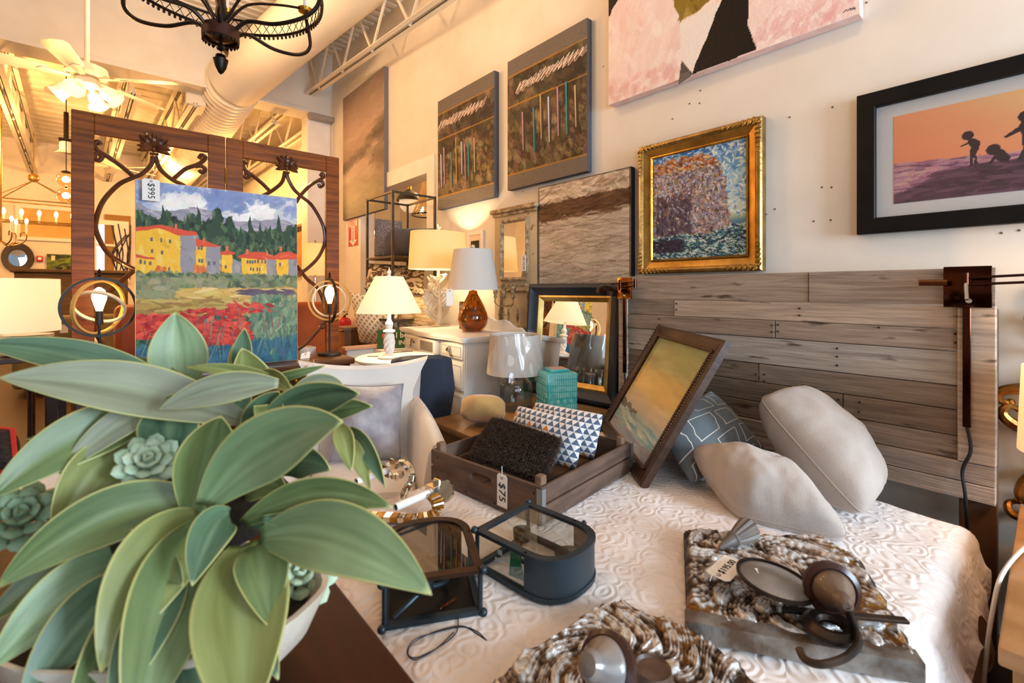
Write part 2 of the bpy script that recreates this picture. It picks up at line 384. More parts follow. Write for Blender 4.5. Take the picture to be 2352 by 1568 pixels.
def joist(name, x, y0, y1, zb, zt, step, rot=0.0):
    """open-web bar joist along Y: double-angle chords and zig-zag web"""
    o = thing(name, 'joist', 'joist'); o.pop('label', None) if False else None
    del o['label']; del o['category']; struct(o)
    P = lambda y, z: Vector((x+rot*(y-y0), y, z(y)))
    for nm, z, th in (('bottom_chord', zb, 0.05), ('top_chord', zt, 0.06)):
        mb = MB()
        for s in (-1, 1):
            a, b = P(y0, z), P(y1, z)
            for d0, d1, e0, e1 in ((0.012, 0.07, 0, 0.008), (0.012, 0.02, 0, th)):
                q = [(a.x+s*d0, a.y, a.z+e0), (a.x+s*d1, a.y, a.z+e0), (a.x+s*d1, a.y, a.z+e1), (a.x+s*d0, a.y, a.z+e1)]
                r = [(b.x+s*d0, b.y, b.z+e0), (b.x+s*d1, b.y, b.z+e0), (b.x+s*d1, b.y, b.z+e1), (b.x+s*d0, b.y, b.z+e1)]
                mb.skin([[mb.bm.verts.new(p) for p in q], [mb.bm.verts.new(p) for p in r]])
        mb.build(nm, M_CEIL, o, True)
    y = y0; k = 0
    while y < y1-0.05:
        a, b = (P(y, zb), P(min(y+step, y1), zt)) if k % 2 == 0 else (P(y, zt), P(min(y+step, y1), zb))
        MB().cyl(a, b, 0.016, n=6).build('web_bar', M_CEIL, o, True); y += step; k += 1
    return o
zt = lambda y: 4.08+0.083*y
joist('roof_joist', 2.22, -1.0, BEAM_Y, lambda y: 3.50+0.083*y, zt, 0.42)
for x in (-4.4, -3.2, -2.05, -0.86, 0.28, 0.9, 1.85, 2.3):
    joist('roof_joist', x, BEAM_Y+0.28, 13.6, lambda y: 3.66, lambda y: 4.22, 0.55, -0.033)
# round supply duct: smooth elbow in the near room, spiral-seam pipe beyond the beam
du = thing('air_duct', 'fat cream round air duct slanting under the roof through the header beam', 'duct', (1.25, 6.9, 3.93))
p0 = [(2.75, 2.6, 5.08), (1.98, 4.75, 4.52), (1.42, 6.45, 4.07), (1.27, 6.9, 3.95)]
M_DUCT = mat('duct_paint', 'e8dcc4', 'efe4cf', sc=2, rough=0.45)
MB().tube(smooth_path(p0, 6), 0.31, 32).build('smooth_section', M_DUCT, du, True)
prof = []; y = 6.9
while y < 13.4: prof += [(y, 0.30), (y+0.05, 0.30), (y+0.065, 0.318), (y+0.08, 0.30)]; y += 0.12
mb = MB(); rings = []
for y, r in prof: rings.append(mb.ring((1.27-0.01*(y-6.9), y, 3.93-0.055*(min(y, 9.5)-6.9)), (0, 1, 0), r, 32, (0, 0, 1)))
mb.skin(rings).build('spiral_section', M_DUCT, du, True)
MB().box(0.80, 1.02, 7.25, 7.65, 3.68, 3.95, 0.01).build('vent_collar', M_DUCT, du, True)
mb = MB()
for i in range(5): mb.box(0.795, 0.80, 7.29, 7.61, 3.71+i*0.047, 3.735+i*0.047)
mb.build('vent_grille', mat('grille', '8d8274', rough=0.5), du, True)
# far window in the back wall (daylight outside)
a, b = on_y(222, 515, 13.55), on_y(262, 640, 13.55)
wn = struct(MB().box(a.x-0.1, a.x, 13.5, 13.6, b.z, a.z+0.1).box(b.x, b.x+0.25, 13.5, 13.6, b.z, a.z+0.1).box(a.x, b.x, 13.5, 13.6, a.z, a.z+0.1).box(a.x, b.x, 13.5, 13.6, (a.z+b.z)/2+0.12, (a.z+b.z)/2+0.17).box(a.x-0.1, b.x+0.25, 13.46, 13.6, b.z-0.08, b.z).build('window_1', WHITE))
MB().box(a.x, b.x, 13.56, 13.59, b.z, a.z).build('pane', mat('bright_pane', 'cfe2ff', emit=1.6, rough=0.1), wn)
# ================================================================== BED AND HEADBOARD
BZ = 0.52
M_SPREAD = None
def spread_mat(name, c1, c2):
    m = mat(name, c1, c2, sc=5, rough=0.85, sheen=0.25)
    nt = m.node_tree; N = nt.nodes; L = nt.links; b = N['Principled BSDF']; tc = N.new('ShaderNodeTexCoord')
    mp = N.new('ShaderNodeMapping'); L.new(tc.outputs['Object'], mp.inputs[0])
    d = N.new('ShaderNodeTexNoise'); d.inputs['Scale'].default_value = 7; L.new(mp.outputs[0], d.inputs['Vector'])
    ad = N.new('ShaderNodeMix'); ad.data_type = 'VECTOR'; ad.inputs[0].default_value = 0.07; L.new(mp.outputs[0], ad.inputs[4]); L.new(d.outputs['Color'], ad.inputs[5])
    v = N.new('ShaderNodeTexVoronoi'); v.inputs['Scale'].default_value = 17; L.new(ad.outputs[1], v.inputs['Vector'])
    k = N.new('ShaderNodeMath'); k.operation = 'MULTIPLY'; k.inputs[1].default_value = 19; L.new(v.outputs['Distance'], k.inputs[0])
    sn = N.new('ShaderNodeMath'); sn.operation = 'SINE'; L.new(k.outputs[0], sn.inputs[0])
    n2 = N.new('ShaderNodeTexNoise'); n2.inputs['Scale'].default_value = 260; L.new(mp.outputs[0], n2.inputs['Vector'])
    s2 = N.new('ShaderNodeMath'); s2.operation = 'MULTIPLY_ADD'; s2.inputs[1].default_value = 0.35; L.new(n2.outputs['Fac'], s2.inputs[0]); L.new(sn.outputs[0], s2.inputs[2])
    bp = N.new('ShaderNodeBump'); bp.inputs['Strength'].default_value = 0.26; bp.inputs['Distance'].default_value = 0.006
    L.new(s2.outputs[0], bp.inputs['Height']); L.new(bp.outputs[0], b.inputs['Normal']); return m
M_SPREAD = spread_mat('matelasse', 'e3d6d0', 'eae0da')
bed = thing('bed', 'queen bed with a plank headboard under a pale embossed bedspread', 'bed', (1.35, 0.93, 0))
BX0, BX1, BY0, BY1 = 0.44, 2.20, 0.17, 1.68
MB().box(BX0+0.03, BX1, BY0+0.03, BY1-0.03, 0.22, BZ-0.02, 0.05, 3).build('mattress', mat('mattress_tick', 'd8cfc4', rough=0.9), bed, True)
MB().box(BX0+0.05, BX1+0.1, BY0+0.05, BY1-0.05, 0.08, 0.22, 0.01).build('bed_base', mat('base_cloth', '4a3a30', rough=0.9), bed, True)
def cover(x0, x1, y0, y1, top, drop, r, seed, hem=0.015, flare=0.03):
    """cloth over the mattress: rounded edges, hanging sides, wrinkles, scalloped hem"""
    Lx, Ly = x1-x0, y1-y0
    def prof(t, lo, hi):
        # t arc length from the middle of the top
        half = (hi-lo)/2; mid = (lo+hi)/2; s = 1 if t >= 0 else -1; a = abs(t)
        flat = half-r
        if a <= flat: return mid+s*a, 0.0
        q = (a-flat)/(r*PI/2)
        if q < 1: return mid+s*(flat+r*math.sin(q*PI/2)), r*(1-math.cos(q*PI/2))
        e = a-flat-r*PI/2
        return mid+s*(half+flare*e/drop), r+e
    ax = Lx/2-r+r*PI/2+drop-r; ay = Ly/2-r+r*PI/2+drop-r
    def f(u, v):
        tx, ty = (u*2-1)*ax, (v*2-1)*ay
        px, dx = prof(tx, x0, x1); py, dy = prof(ty, y0, y1); d = max(dx, dy)
        if dx > r and dy > r: k = 0.02; px -= k*(1 if tx > 0 else -1); py -= k*(1 if ty > 0 else -1)
        wr = 0.010*mnoise.noise((px*3+seed, py*3, 0))+0.005*mnoise.noise((px*9, py*9+seed, 3.1))+0.002*mnoise.noise((px*28, py*28, seed))
        fold = min(1, d/0.2)*0.03
        px += (fold*mnoise.noise((py*9, seed, 1)) if dx >= dy else 0); py += (fold*mnoise.noise((px*9, seed, 5)) if dy > dx else 0)
        e = max(0, d-(drop-0.05))/0.05
        z = top-d+wr*(1 if d < r else 0.3)+e*hem*math.sin((tx if dy > dx else ty)*38)
        return (px, py, z)
    return MB().grid(f, 120, 110)
lab(cover(BX0, BX1, BY0, BY1, BZ-0.035, 0.37, 0.07, 3.0, 0.02, 0.05).build('under_cover', spread_mat('tan_quilt', 'cdb295', 'd6bd9f'), bed, True), 'tan quilt layer showing under the hem')
lab(cover(BX0-0.012, BX1+0.012, BY0-0.012, BY1+0.012, BZ, 0.17, 0.08, 1.3, 0.035, 0.06).build('bedspread', M_SPREAD, bed, True), 'pale embossed matelasse bedspread')
# headboard of reclaimed planks
HX = 2.40
wood_cols = [((0.66, 0.59, 0.53), (0.50, 0.44, 0.39)), ((0.76, 0.68, 0.60), (0.59, 0.52, 0.46)), ((0.68, 0.61, 0.55), (0.51, 0.45, 0.39)),
             ((0.70, 0.67, 0.63), (0.54, 0.51, 0.48)), ((0.58, 0.52, 0.46), (0.43, 0.38, 0.33)), ((0.53, 0.46, 0.39), (0.38, 0.32, 0.27)),
             ((0.54, 0.47, 0.40), (0.39, 0.33, 0.28)), ((0.61, 0.54, 0.48), (0.46, 0.40, 0.35)), ((0.71, 0.63, 0.56), (0.54, 0.47, 0.42))]
plank_look = [(2, 0), (4, 1), (7, 0), (3, 3), (5, 4), (5, 6), (6, 7), (7, 0), (8, 8)]  # rows behind the cushions use darker tones: their shade put into the colour
def plank_mat(i):
    a, b = wood_cols[i % 9]
    return mat('reclaimed_wood_%d' % i, a, b, sc=9, stretch=(1, 0.45, 9), rough=0.75, bump=0.5, bsc=34, bstretch=(1, 0.3, 9), detail=8, dist=0.6, lo=0.3, hi=0.72, speck=('4a3c32', 7, 0.64, (1, 0.8, 4)))
rows = [1.382, 1.243, 1.155, 1.071, 0.943, 0.853, 0.757, 0.67, 0.597, 0.532]
joints = [[1857], [1548], [1780], [], [1742], [1936], [1943], [1690], []]
YL, YR = 1.742, 0.13
hb = bed
for i in range(9):
    z1, z0 = rows[i]-0.003, rows[i+1]
    ys = [YL-0.055 if 0 < i < 7 else YL] + [on_x(u, 700, HX).y for u in joints[i]] + [YR+0.10 if 0 < i < 7 else YR]
    for j in range(len(ys)-1):
        a, b = ys[j]-0.0015, ys[j+1]+0.0015; off = 0.004*RS.uniform(-1, 1)
        if i in (7, 8): off = 0.018
        MB().box(HX-off, HX+0.025, b, a, z0, z1, 0.0022).build('plank', plank_mat(plank_look[i][j]), bed, True)
for ya, yb in ((YL, YL-0.055), (YR+0.10, YR)):
    MB().box(HX-0.022, HX+0.025, yb, ya, rows[7], 1.243, 0.003).build('side_batten', plank_mat(1), bed, True)
    MB().box(HX+0.026, HX+0.10, yb, ya, 0.0, 1.23, 0.003).build('post', mat('post_wood', '6b4a30', '543722', sc=5, stretch=(1, 1, 0.3), rough=0.7), bed, True)
MB().box(HX+0.026, HX+0.05, YR+0.1, YL-0.05, 0.75, 0.85).build('back_rail', plank_mat(5), bed, True)
# nail marks in the planks
nm = MB()
for u, v in ((1553, 697), (1553, 711), (1514, 732), (1514, 746), (1772, 747), (1772, 762), (1786, 746), (1786, 761), (1836, 708), (1836, 724), (1922, 800), (1922, 819), (1922, 839), (2194, 767), (2194, 787), (2018, 752), (1735, 860), (1755, 860), (1735, 875), (1755, 875), (1925, 918), (1925, 938), (1974, 924), (1972, 946)):
    p = on_x(u, v, HX-0.006); nm.cyl(p+Vector((-0.0012, 0, 0)), p+Vector((0.006, 0, 0)), 0.004, n=8)
o = nm.build('nail_marks', mat('nail_black', '241d18', rough=0.9), bed, True); o['kind'] = 'stuff'
# swing-arm reading lamps screwed to the headboard posts
def swing_lamp(y, zt, zb, wy, label, m, arm, parts):
    t = thing('swing_arm_lamp', label, 'lamp', (HX-0.03, y, (zt+zb)/2), group=None)
    MB().box(HX-0.036, HX-0.022, y-wy/2, y+wy/2, zb, zt, 0.003, 2).build('mounting_plate', m, t, True)
    MB().box(HX-0.034, HX-0.023, y+0.002-0.012, y+0.012, 0.80, zb, 0.002).build('cord_channel', BRONZE, t, True)
    MB().tube(smooth_path([(HX-0.03, y, 0.80), (HX-0.04, y-0.01, 0.72), (HX-0.035, y+0.012, 0.64), (HX-0.04, y+0.004, 0.55), (HX-0.02, y, 0.40)], 6), 0.0055, 8).build('power_cord', mat('black_cord', '17171a', rough=0.5), t, True)
    zc = (zt+zb)/2+0.02
    MB().cyl((HX-0.036, y, zc), (HX-0.075, y, zc), 0.016, n=16).cyl((HX-0.075, y, zc-0.03), (HX-0.075, y, zc+0.03), 0.010, n=12).build('pivot', BRONZE, t, True)
    MB().cyl((HX-0.036, y-0.005, zb+0.025), (HX-0.041, y-0.005, zb+0.025), 0.009, n=16).build('switch', mat('chrome', 'd8d4d0', rough=0.1, metal=1), t, True)
    mb = MB()
    for dz in (-0.012, 0.012): mb.tube([(HX-0.075, y, zc+dz)] + [Vector(p)+Vector((0, 0, dz)) for p in arm], 0.0045, 8)
    mb.build('arm', BRONZE, t, True); e = Vector(arm[-1])
    MB().cyl(e+Vector((0, 0, -0.026)), e+Vector((0, 0, 0.026)), 0.009, n=12).build('elbow', BRONZE, t, True)
    if parts == 'head':
        MB().tube([(HX-0.075, y, zc+0.012), (HX-0.12, y+0.03, zc+0.005)], 0.004, 8).build('head_stem', BRONZE, t, True)
        c = Vector((HX-0.14, y+0.045, zc-0.03))
        MB().lathe([(0.0, 0.03), (0.025, 0.03), (0.062, 0.006), (0.065, -0.022), (0.058, -0.022), (0.02, 0.012), (0, 0.012)], 24, (0, 0, 0), False, Matrix.Translation(c) @ Matrix.Rotation(0.25, 4, 'X')).build('lamp_head', mat('bronze_dark', '2e1d18', rough=0.25, metal=0.9), t, True)
    else:
        MB().tube([(HX-0.075, y, zc), (HX-0.11, y-0.006, zc-0.065)], 0.006, 8).build('switch_lever', mat('chrome', 'd8d4d0', rough=0.1, metal=1), t, True)
        MB().cyl((HX-0.08, y+0.05, zc-0.004), (HX-0.10, y+0.125, zc-0.004), 0.012, n=14).build('knurled_end', COPPER, t, True)
    return t
swing_lamp(1.69, 1.372, 1.243, 0.098, 'copper-plated swing-arm reading lamp with a dark round head beside the blue-black mirror', mat('copper_bright', 'c07a3a', rough=0.16, metal=1), [(HX-0.09, 1.575, 1.335)], 'head')
swing_lamp(0.203, 1.385, 1.235, 0.128, 'polished bronze swing-arm reading lamp beside the gilt scrolled mirror', BRONZE, [(HX-0.12, -0.12, 1.345)], 'lever')
# ================================================================== ON THE RIGHT-HAND WALL
def wall_thing(name, label, cat, y0, y1, z0, x=WX, group=None):
    """origin at the bottom middle on the wall; local X runs right as seen, -Y comes off the wall"""
    return thing(name, label, cat, (x, (y0+y1)/2, z0), -PI/2, group)
def frame_rails(name, w, h, prof, m, parent, z0=0.0, x0=None, y=0.0, ms=None):
    """four mitred rails; prof is a closed section of (inset from the outer edge, distance off the wall)"""
    x0 = -w/2 if x0 is None else x0; out = []
    def cor(i, d): return ((x0+d, z0+d), (x0+w-d, z0+d), (x0+w-d, z0+h-d), (x0+d, z0+h-d))[i % 4]
    for i in range(4):
        mb = MB(); rings = []
        for k in (i, i+1):
            row = []
            for d, q in prof:
                a = cor(k, d); row.append(mb.bm.verts.new((a[0], y-q, a[1])))
            rings.append(row)
        out.append(mb.skin(rings).build(name, (ms or [m]*4)[i], parent, sharp=0.5))
    return out
def local_frac(y0, y1, z0, z1, x):
    """pixel of the photograph -> fraction across / down an artwork hung at plane x"""
    def f(u, v):
        p = on_x(u, v, x); return ((y1-p.y)/(y1-y0), (z1-p.z)/(z1-z0))
    return f
def canvas_on_wall(name, label, y0, y1, z0, z1, depth, side, cv, group=None, pm=PAINT, off=0.0):
    t = wall_thing(name, label, 'painting', y0, y1, z0, WX-off-0.003, group); w, h = y1-y0, z1-z0
    MB().box(-w/2, w/2, -depth, -0.002, 0, h, 0.003).build('stretched_canvas', side, t)
    cv.mesh('painted_face', w-0.004, h-0.004, pm, t, -depth-0.0008, z0=0.002); return t
# --- misty landscape
Y0, Y1, Z0, Z1 = 5.156, 6.415, 2.25, 3.93
cv = Canvas(130, 180); lf = local_frac(Y0, Y1, Z0, Z1, WX-0.05)
cv.grad([(0, '7d6d62'), (0.16, '978072'), (0.36, 'b89e8a'), (0.5, 'a58b76'), (0.7, '9a8474'), (0.85, '7c6a50'), (1, '4a4432')])
cv.poly([(0, 0.55), (0.28, 0.5), (0.62, 0.47), (0.84, 0.36), (1, 0.32), (1, 0.44), (0.75, 0.5), (0.3, 0.58), (0, 0.66)], '54483c', 0.85, 0.01)
cv.poly([(0, 0.66), (0.3, 0.57), (0.75, 0.49), (0.95, 0.45), (0.72, 0.6), (0.75, 0.72), (0.3, 0.7), (0, 0.74)], 'b9a292', 0.7, 0.02)
cv.poly([(0.72, 0.56), (1, 0.46), (1, 0.72), (0.9, 0.7), (0.78, 0.66)], '5b4c3e', 0.8, 0.012)
cv.dabs(1600, [], (0.10, 0.025), spread=0.25, jit=0.012, al=0.5, pick=True)
canvas_on_wall('misty_landscape_painting', 'tall misty landscape canvas in taupe and brown hung highest beyond the grey-bordered pair', Y0, Y1, Z0, Z1, 0.05, mat('canvas_edge_grey', '6f6c70', rough=0.8), cv)
# --- pair of abstract stroke paintings with grey bands
GREYP = mat('grey_canvas', '5c5550', rough=0.8)
M_EDGE = mat('canvas_edge_slate', '4d5058', rough=0.8)
STK = {'p': 'c98a8a', 't': '3f8f80', 'o': 'c9a06a', 'w': 'cfc3cc', 'y': 'c08a3a'}
def strokes(label, y0, y1, z0, z1, sticks, scr, seed):
    w, h = y1-y0, z1-z0; cv = Canvas(190, 230, '6a6058')
    mid = (cv.Y > 0.125) & (cv.Y < 0.885)
    cv.a[mid] = cv.rgb('4a3a28')
    cv.dabs(500, ['2c2118', '3a2c1e', '6a5640', '7d6a50', '54432f', '241a12'], (0.08, 0.04), (0, 0.12, 1, 0.88), mid, 0.9, 0.6, 0.05, 0.55)
    for q in ([(0.2, 0.12), (0.42, 0.12), (0.7, 0.42), (0.5, 0.44)], [(0.55, 0.3), (0.8, 0.2), (1, 0.3), (1, 0.6)], [(0.05, 0.4), (0.2, 0.42), (0.55, 0.75), (0.4, 0.78)]): cv.poly(q, '241a12', 0.45, 0.01)
    cv.dabs(60, ['9a8468', '8a7558', 'b09a78'], (0.05, 0.03), (0, 0.5, 1, 0.86), mid, 0.9, 0.5, 0.05, 0.3)
    cv.dabs(150, ['9a8468', '8a7558', '241a12'], (0.03, 0.003), (0, 0.5, 1, 0.87), mid, 1.3, 0.6, 0.05, 0.4)
    cv.dabs(60, ['a08a5a', '8a7a42', '2a2014'], (0.03, 0.02), (0.6, 0.4, 1, 0.87), mid, 1.2, 0.6, 0.05, 0.35)
    cv.a[~mid] = cv.rgb('6a6058')
    for yy in (0.127, 0.362, 0.884): cv.line([(0, yy), (1, yy+0.004)], 'a8782c', 0.007, 0.85)
    a = np.linspace(0, 1, 160)
    for k in range(3):
        n = scr[4]+k; s_ = np.arcsin(np.sin(a*n*2*PI+k))/1.57*(0.75+0.25*np.sin(a*17+k)); px = scr[0]+(scr[2]-scr[0])*a+0.045*s_+0.012*np.cos(a*n*2*PI); py = scr[1]+(scr[3]-scr[1])*a-0.042*s_-0.006*k
        cv.line(list(zip(px, py)), ['e9ddd2', 'd9a79a', 'f0e8e0'][k], 0.0028, 0.85)
    cv.speckle(0.02)
    t = canvas_on_wall('abstract_stroke_painting', label, y0, y1, z0, z1, 0.05, M_EDGE, cv, 'pair of grey-banded abstracts')
    for x, a0, a1, c in sticks:
        MB().tube([(-w/2+x*w, -0.0545, h*(1-a0)), (-w/2+(x+0.012)*w, -0.0535, h*(1-a1))], [0.0065, 0.0035], 6).build('paint_ridge', mat('ridge_'+c, STK[c], rough=0.4), t)
        MB().box(-w/2+(x+0.014)*w, -w/2+(x+0.034)*w, -0.0522, -0.0508, h*(1-a1-0.01), h*(1-a0-0.1)).build('dark_strip', mat('strip_dark', '1d1610', rough=0.5), t)  # narrow dark strip beside each ridge
    return t
strokes('smaller grey-banded dark abstract canvas with thin colour strokes, beside the misty landscape', 3.095, 3.985, 2.085, 3.155,
        [(0.07, 0.50, 0.8, 'w'), (0.13, 0.45, 0.77, 'p'), (0.27, 0.52, 0.82, 't'), (0.36, 0.41, 0.8, 'y'), (0.46, 0.46, 0.74, 'w'), (0.52, 0.49, 0.8, 'p'), (0.58, 0.49, 0.78, 't'), (0.68, 0.47, 0.76, 'o')], (0.02, 0.24, 0.84, 0.22, 11), 1)
strokes('larger grey-banded dark abstract canvas with thin colour strokes, above the white and brown board', 2.085, 2.925, 2.11, 3.16,
        [(0.22, 0.44, 0.73, 'p'), (0.37, 0.44, 0.76, 't'), (0.46, 0.37, 0.69, 'o'), (0.56, 0.41, 0.73, 'w'), (0.67, 0.37, 0.71, 'p'), (0.77, 0.36, 0.72, 't'), (0.87, 0.41, 0.69, 'o')], (0.14, 0.25, 0.98, 0.21, 13), 2)
# --- pink, black and gold abstract, cut by the top of the frame
Y0, Y1, Z0, Z1 = 0.55, 1.90, 2.50, 3.75
cv = Canvas(260, 240, 'ead2cc'); lf = local_frac(Y0, Y1, Z0, Z1, WX-0.06)
cv.dabs(2600, ['f3e3de', 'f0dad4', 'eed2cc', 'f6ece8', 'f0dcd7'], (0.06, 0.02), ang=-1.0, spread=0.7, jit=0.008, al=0.5)
cv.dabs(90, ['dfa6a4', 'e4b4b0', 'd69a9a'], (0.03, 0.014), (0, 0.9, 1, 1), None, -1.2, 0.6, 0.02, 0.3)
cv.dabs(40, ['e2b0ac', 'e6bab6'], (0.04, 0.010), (0, 0.3, 1, 0.95), None, -1.2, 0.4, 0.02, 0.25)
Q = lambda *p: [lf(1400+a/2.47, b/2.47) for a, b in p]
cv.poly(Q((300, -260), (700, -260), (570, 0), (400, 135), (385, 40), (350, 0)), '8a7326', 1, 0.006)
gm = cv.inside(Q((300, -260), (700, -260), (570, 0), (400, 135), (385, 40), (350, 0)))
cv.dabs(500, ['6f5a1c', '9c8636', 'b09a4c'], (0.02, 0.008), (0.2, 0, 0.7, 1), gm, 0.8, 0.8, 0.04, 0.6)
cv.poly(Q((400, 135), (640, 0), (760, -200), (700, -120), (472, 425), (410, 345)), 'efe9e4')
cv.poly(Q((640, 0), (860, -260), (1000, -260), (790, 0), (786, 130), (832, 286), (480, 420), (470, 415)), '17120f', 1, 0.002)
cv.poly(Q((-60, -260), (240, -260), (50, 0), (0, 85), (-60, 120)), '17120f', 1, 0.006)
cv.poly(Q((475, 425), (835, 290), (835, 330), (520, 440)), 'e6ded6')
cv.poly(Q((410, 342), (476, 420), (535, 436), (440, 500), (392, 500)), '56504c')
for k in range(3): cv.line([lf(1400+(1330+k*20)/2.47, 68/2.47-k*2), lf(1400+(1345+k*20)/2.47, 58/2.47-k*3), lf(1400+(1352+k*20)/2.47, 62/2.47-k*2)], '3a3030', 0.002)
t = canvas_on_wall('pink_abstract_painting', 'large pink, black and gold abstract canvas hung highest, above the gilt framed seascape', Y0, Y1, Z0, Z1, 0.06, mat('pink_edge', 'e3bfb6', 'edd3cc', sc=14, rough=0.7), cv)
MB().prism([(-0.18, -0.022), (-0.11, 0.0), (-0.11, 0.028), (-0.17, 0.03)], -0.062, -0.052, lambda a, b, q: (a, q, b)).build('torn_flap', mat('grey_scrap', '6a625c', rough=0.8), t)
# --- impressionist seascape in a gilt frame
Y0, Y1, Z0, Z1 = 0.957, 1.680, 1.396, 2.177; w, h = Y1-Y0, Z1-Z0
t = wall_thing('gilt_framed_seascape', 'brushy sea and cliff painting in an ornate gilt frame resting on the headboard top', 'painting', Y0, Y1, Z0, WX-0.003)
GD = mat('gilt_deep', '8a6124', 'b58940', sc=9, rough=0.34, metal=0.75, bump=0.12, bsc=30)
frame_rails('outer_rail', w, h, [(0, 0), (0, 0.045), (0.008, 0.055), (0.02, 0.058), (0.03, 0.05), (0.036, 0.044), (0.036, 0)], mat('gilt_silver', '8a6a3a', 'b08c50', sc=16, rough=0.35, metal=0.85, bump=0.2, bsc=60), t)
frame_rails('cove_rail', w-0.07, h-0.07, [(0, 0), (0, 0.046), (0.018, 0.036), (0.034, 0.03), (0.040, 0.026), (0.040, 0)], GD, t, 0.035)
frame_rails('sight_edge', w-0.15, h-0.15, [(0, 0), (0, 0.034), (0.006, 0.036), (0.012, 0.026), (0.012, 0)], GOLD, t, 0.075)
orn = mat('gilt_ornament', '7a5a22', 'c9a052', sc=30, rough=0.35, metal=0.85, bump=0.3, bsc=90)
def leafrun(p, d, n, L):
    mb = MB(); p = Vector(p); d = Vector(d); q = Vector((d.z, 0, -d.x))
    for i in range(n):
        s = (i+0.5)/n; c = p+d*(L*s); r = 0.017*(1-0.55*s)
        for sg in (-1, 1):
            m = Matrix.Rotation(math.atan2(d.x, d.z)+sg*0.7, 3, 'Y')
            mb.sph(c+q*(sg*r*0.55)+Vector((0, -0.056, 0)), r, 8, (0.42, 0.35, 1.0), m)
        mb.sph(c+Vector((0, -0.058, 0)), r*0.5, 8, (1, 0.7, 1))
    return mb
for cx, cz, sx, sz in ((-w/2+0.018, 0.018, 1, 1), (w/2-0.018, 0.018, -1, 1), (w/2-0.018, h-0.018, -1, -1), (-w/2+0.018, h-0.018, 1, -1)):
    a = leafrun((cx, 0, cz), (sx, 0, 0), 7, 0.19)
    b = leafrun((cx, 0, cz), (0, 0, sz), 7, 0.17)
    b.build('carved_leaves', orn, t); a.build('carved_leaves', orn, t)
cv = Canvas(190, 210, '4a78b0')
cv.grad([(0, '2f5f9c'), (0.2, '6f9fcb'), (0.4, 'a8c8d2'), (0.62, 'cddac8'), (0.66, '9fb79a'), (0.7, '5c86a0'), (0.8, '2f5266'), (1, '27404c')])
cv.dabs(900, ['d8e2dc', 'eef0e4', '9cc0dc', '4a80b8', 'c2d6d4'], (0.03, 0.010), (0, 0, 1, 0.64), None, 0.5, 0.8, 0.03, 0.7)
cliff = cv.inside([(0, 0.08), (0.25, 0.05), (0.6, 0.07), (0.74, 0.16), (0.80, 0.34), (0.82, 0.58), (0.86, 0.74), (0.6, 0.80), (0.3, 0.77), (0, 0.80)], 0.008)
cv.a[cliff] = cv.rgb('857a86')
cv.dabs(5200, ['a39aa6', '8a7d88', '6d6272', 'b9aea6', '9a8a7c', '8f96b4', 'b07a4a', 'c9bfc0', '5a4e58', '73604a'], (0.022, 0.008), (0, 0, 1, 0.84), cliff, 0.9, 0.9, 0.05, 0.85)
cv.dabs(300, ['a85a24', 'c98a4a', '6a3a22', 'd9b080'], (0.022, 0.008), (0, 0.04, 0.75, 0.18), cliff, 0.3, 0.6, 0.05, 0.8)
cv.dabs(420, ['4a3f4c', '584a58', '3e3540'], (0.03, 0.01), (0.05, 0.40, 0.45, 0.78), cliff, 1.2, 0.5, 0.04, 0.6)
cv.dabs(3000, ['2c5470', '3f7a94', 'b9cfc4', '1d3540', '4a7a6a', '8fb0b0', '30405a', 'd8dcd0', '24303a'], (0.022, 0.006), (0, 0.73, 1, 1), ~cliff, 0.15, 0.4, 0.04, 0.85)
cv.dabs(300, ['2a2a34', '30283a', '3a3048'], (0.03, 0.008), (0, 0.82, 0.35, 0.93), None, 0.1, 0.3, 0.03, 0.7)
cv.mesh('painted_face', w-0.17, h-0.17, PAINT, t, -0.024, z0=0.085)
# --- beach photograph in a wide black frame, cut by the right of the picture
Y0, Y1, Z0, Z1 = -0.62, 0.566, 1.543, 2.152; w, h = Y1-Y0, Z1-Z0
t = wall_thing('framed_beach_photograph', 'sunset beach photograph with three dark child figures, white mat, wide black frame', 'picture', Y0, Y1, Z0, WX-0.003)
frame_rails('frame_rail', w, h, [(0, 0), (0, 0.040), (0.004, 0.044), (0.062, 0.044), (0.066, 0.040), (0.066, 0)], mat('black_frame', '0d0b0a', '15110f', sc=12, rough=0.5, spec=0.2), t)
MB().box(-w/2+0.06, w/2-0.06, -0.016, -0.004, 0.06, h-0.06).build('mat_board', mat('mat_board', 'dcd9d6', rough=0.9), t)
lf = local_frac(Y0+0.125, Y1-0.125, Z0+0.12, Z1-0.12, WX-0.03)
cv = Canvas(330, 140)
cv.grad([(0, 'f0d08c'), (0.3, 'f2bd88'), (0.62, 'f0a888'), (0.64, 'b87890'), (0.8, '9a6a88'), (1, '6a4a66')])
cv.grad([(-0.3, 'ee8f66'), (0.1, 'f4a878'), (0.26, 'f3bf84'), (0.5, 'f5da8c')], (0.8, -0.5), cv.Y < 0.6)
Q = lambda *p: [lf(1400+a/2.47, b/2.47) for a, b in p]
sea = cv.inside(Q((1500, 940), (2400, 850), (3400, 800), (3400, 1300), (1500, 1300)))
cv.a[sea] = cv.rgb('a87488'); cv.dabs(1300, ['c9949c', '8a5a78', 'd9aaa8', '70486a', 'b98090'], (0.03, 0.006), (0, 0.5, 1, 1), sea, 0, 0.1, 0.03, 0.6)
rock = cv.inside(Q((1540, 1130), (1700, 1080), (1800, 1030), (1900, 975), (2000, 945), (2100, 925), (2250, 915), (2400, 890), (2800, 880), (3400, 900), (3400, 1300), (1540, 1300)), 0.002)
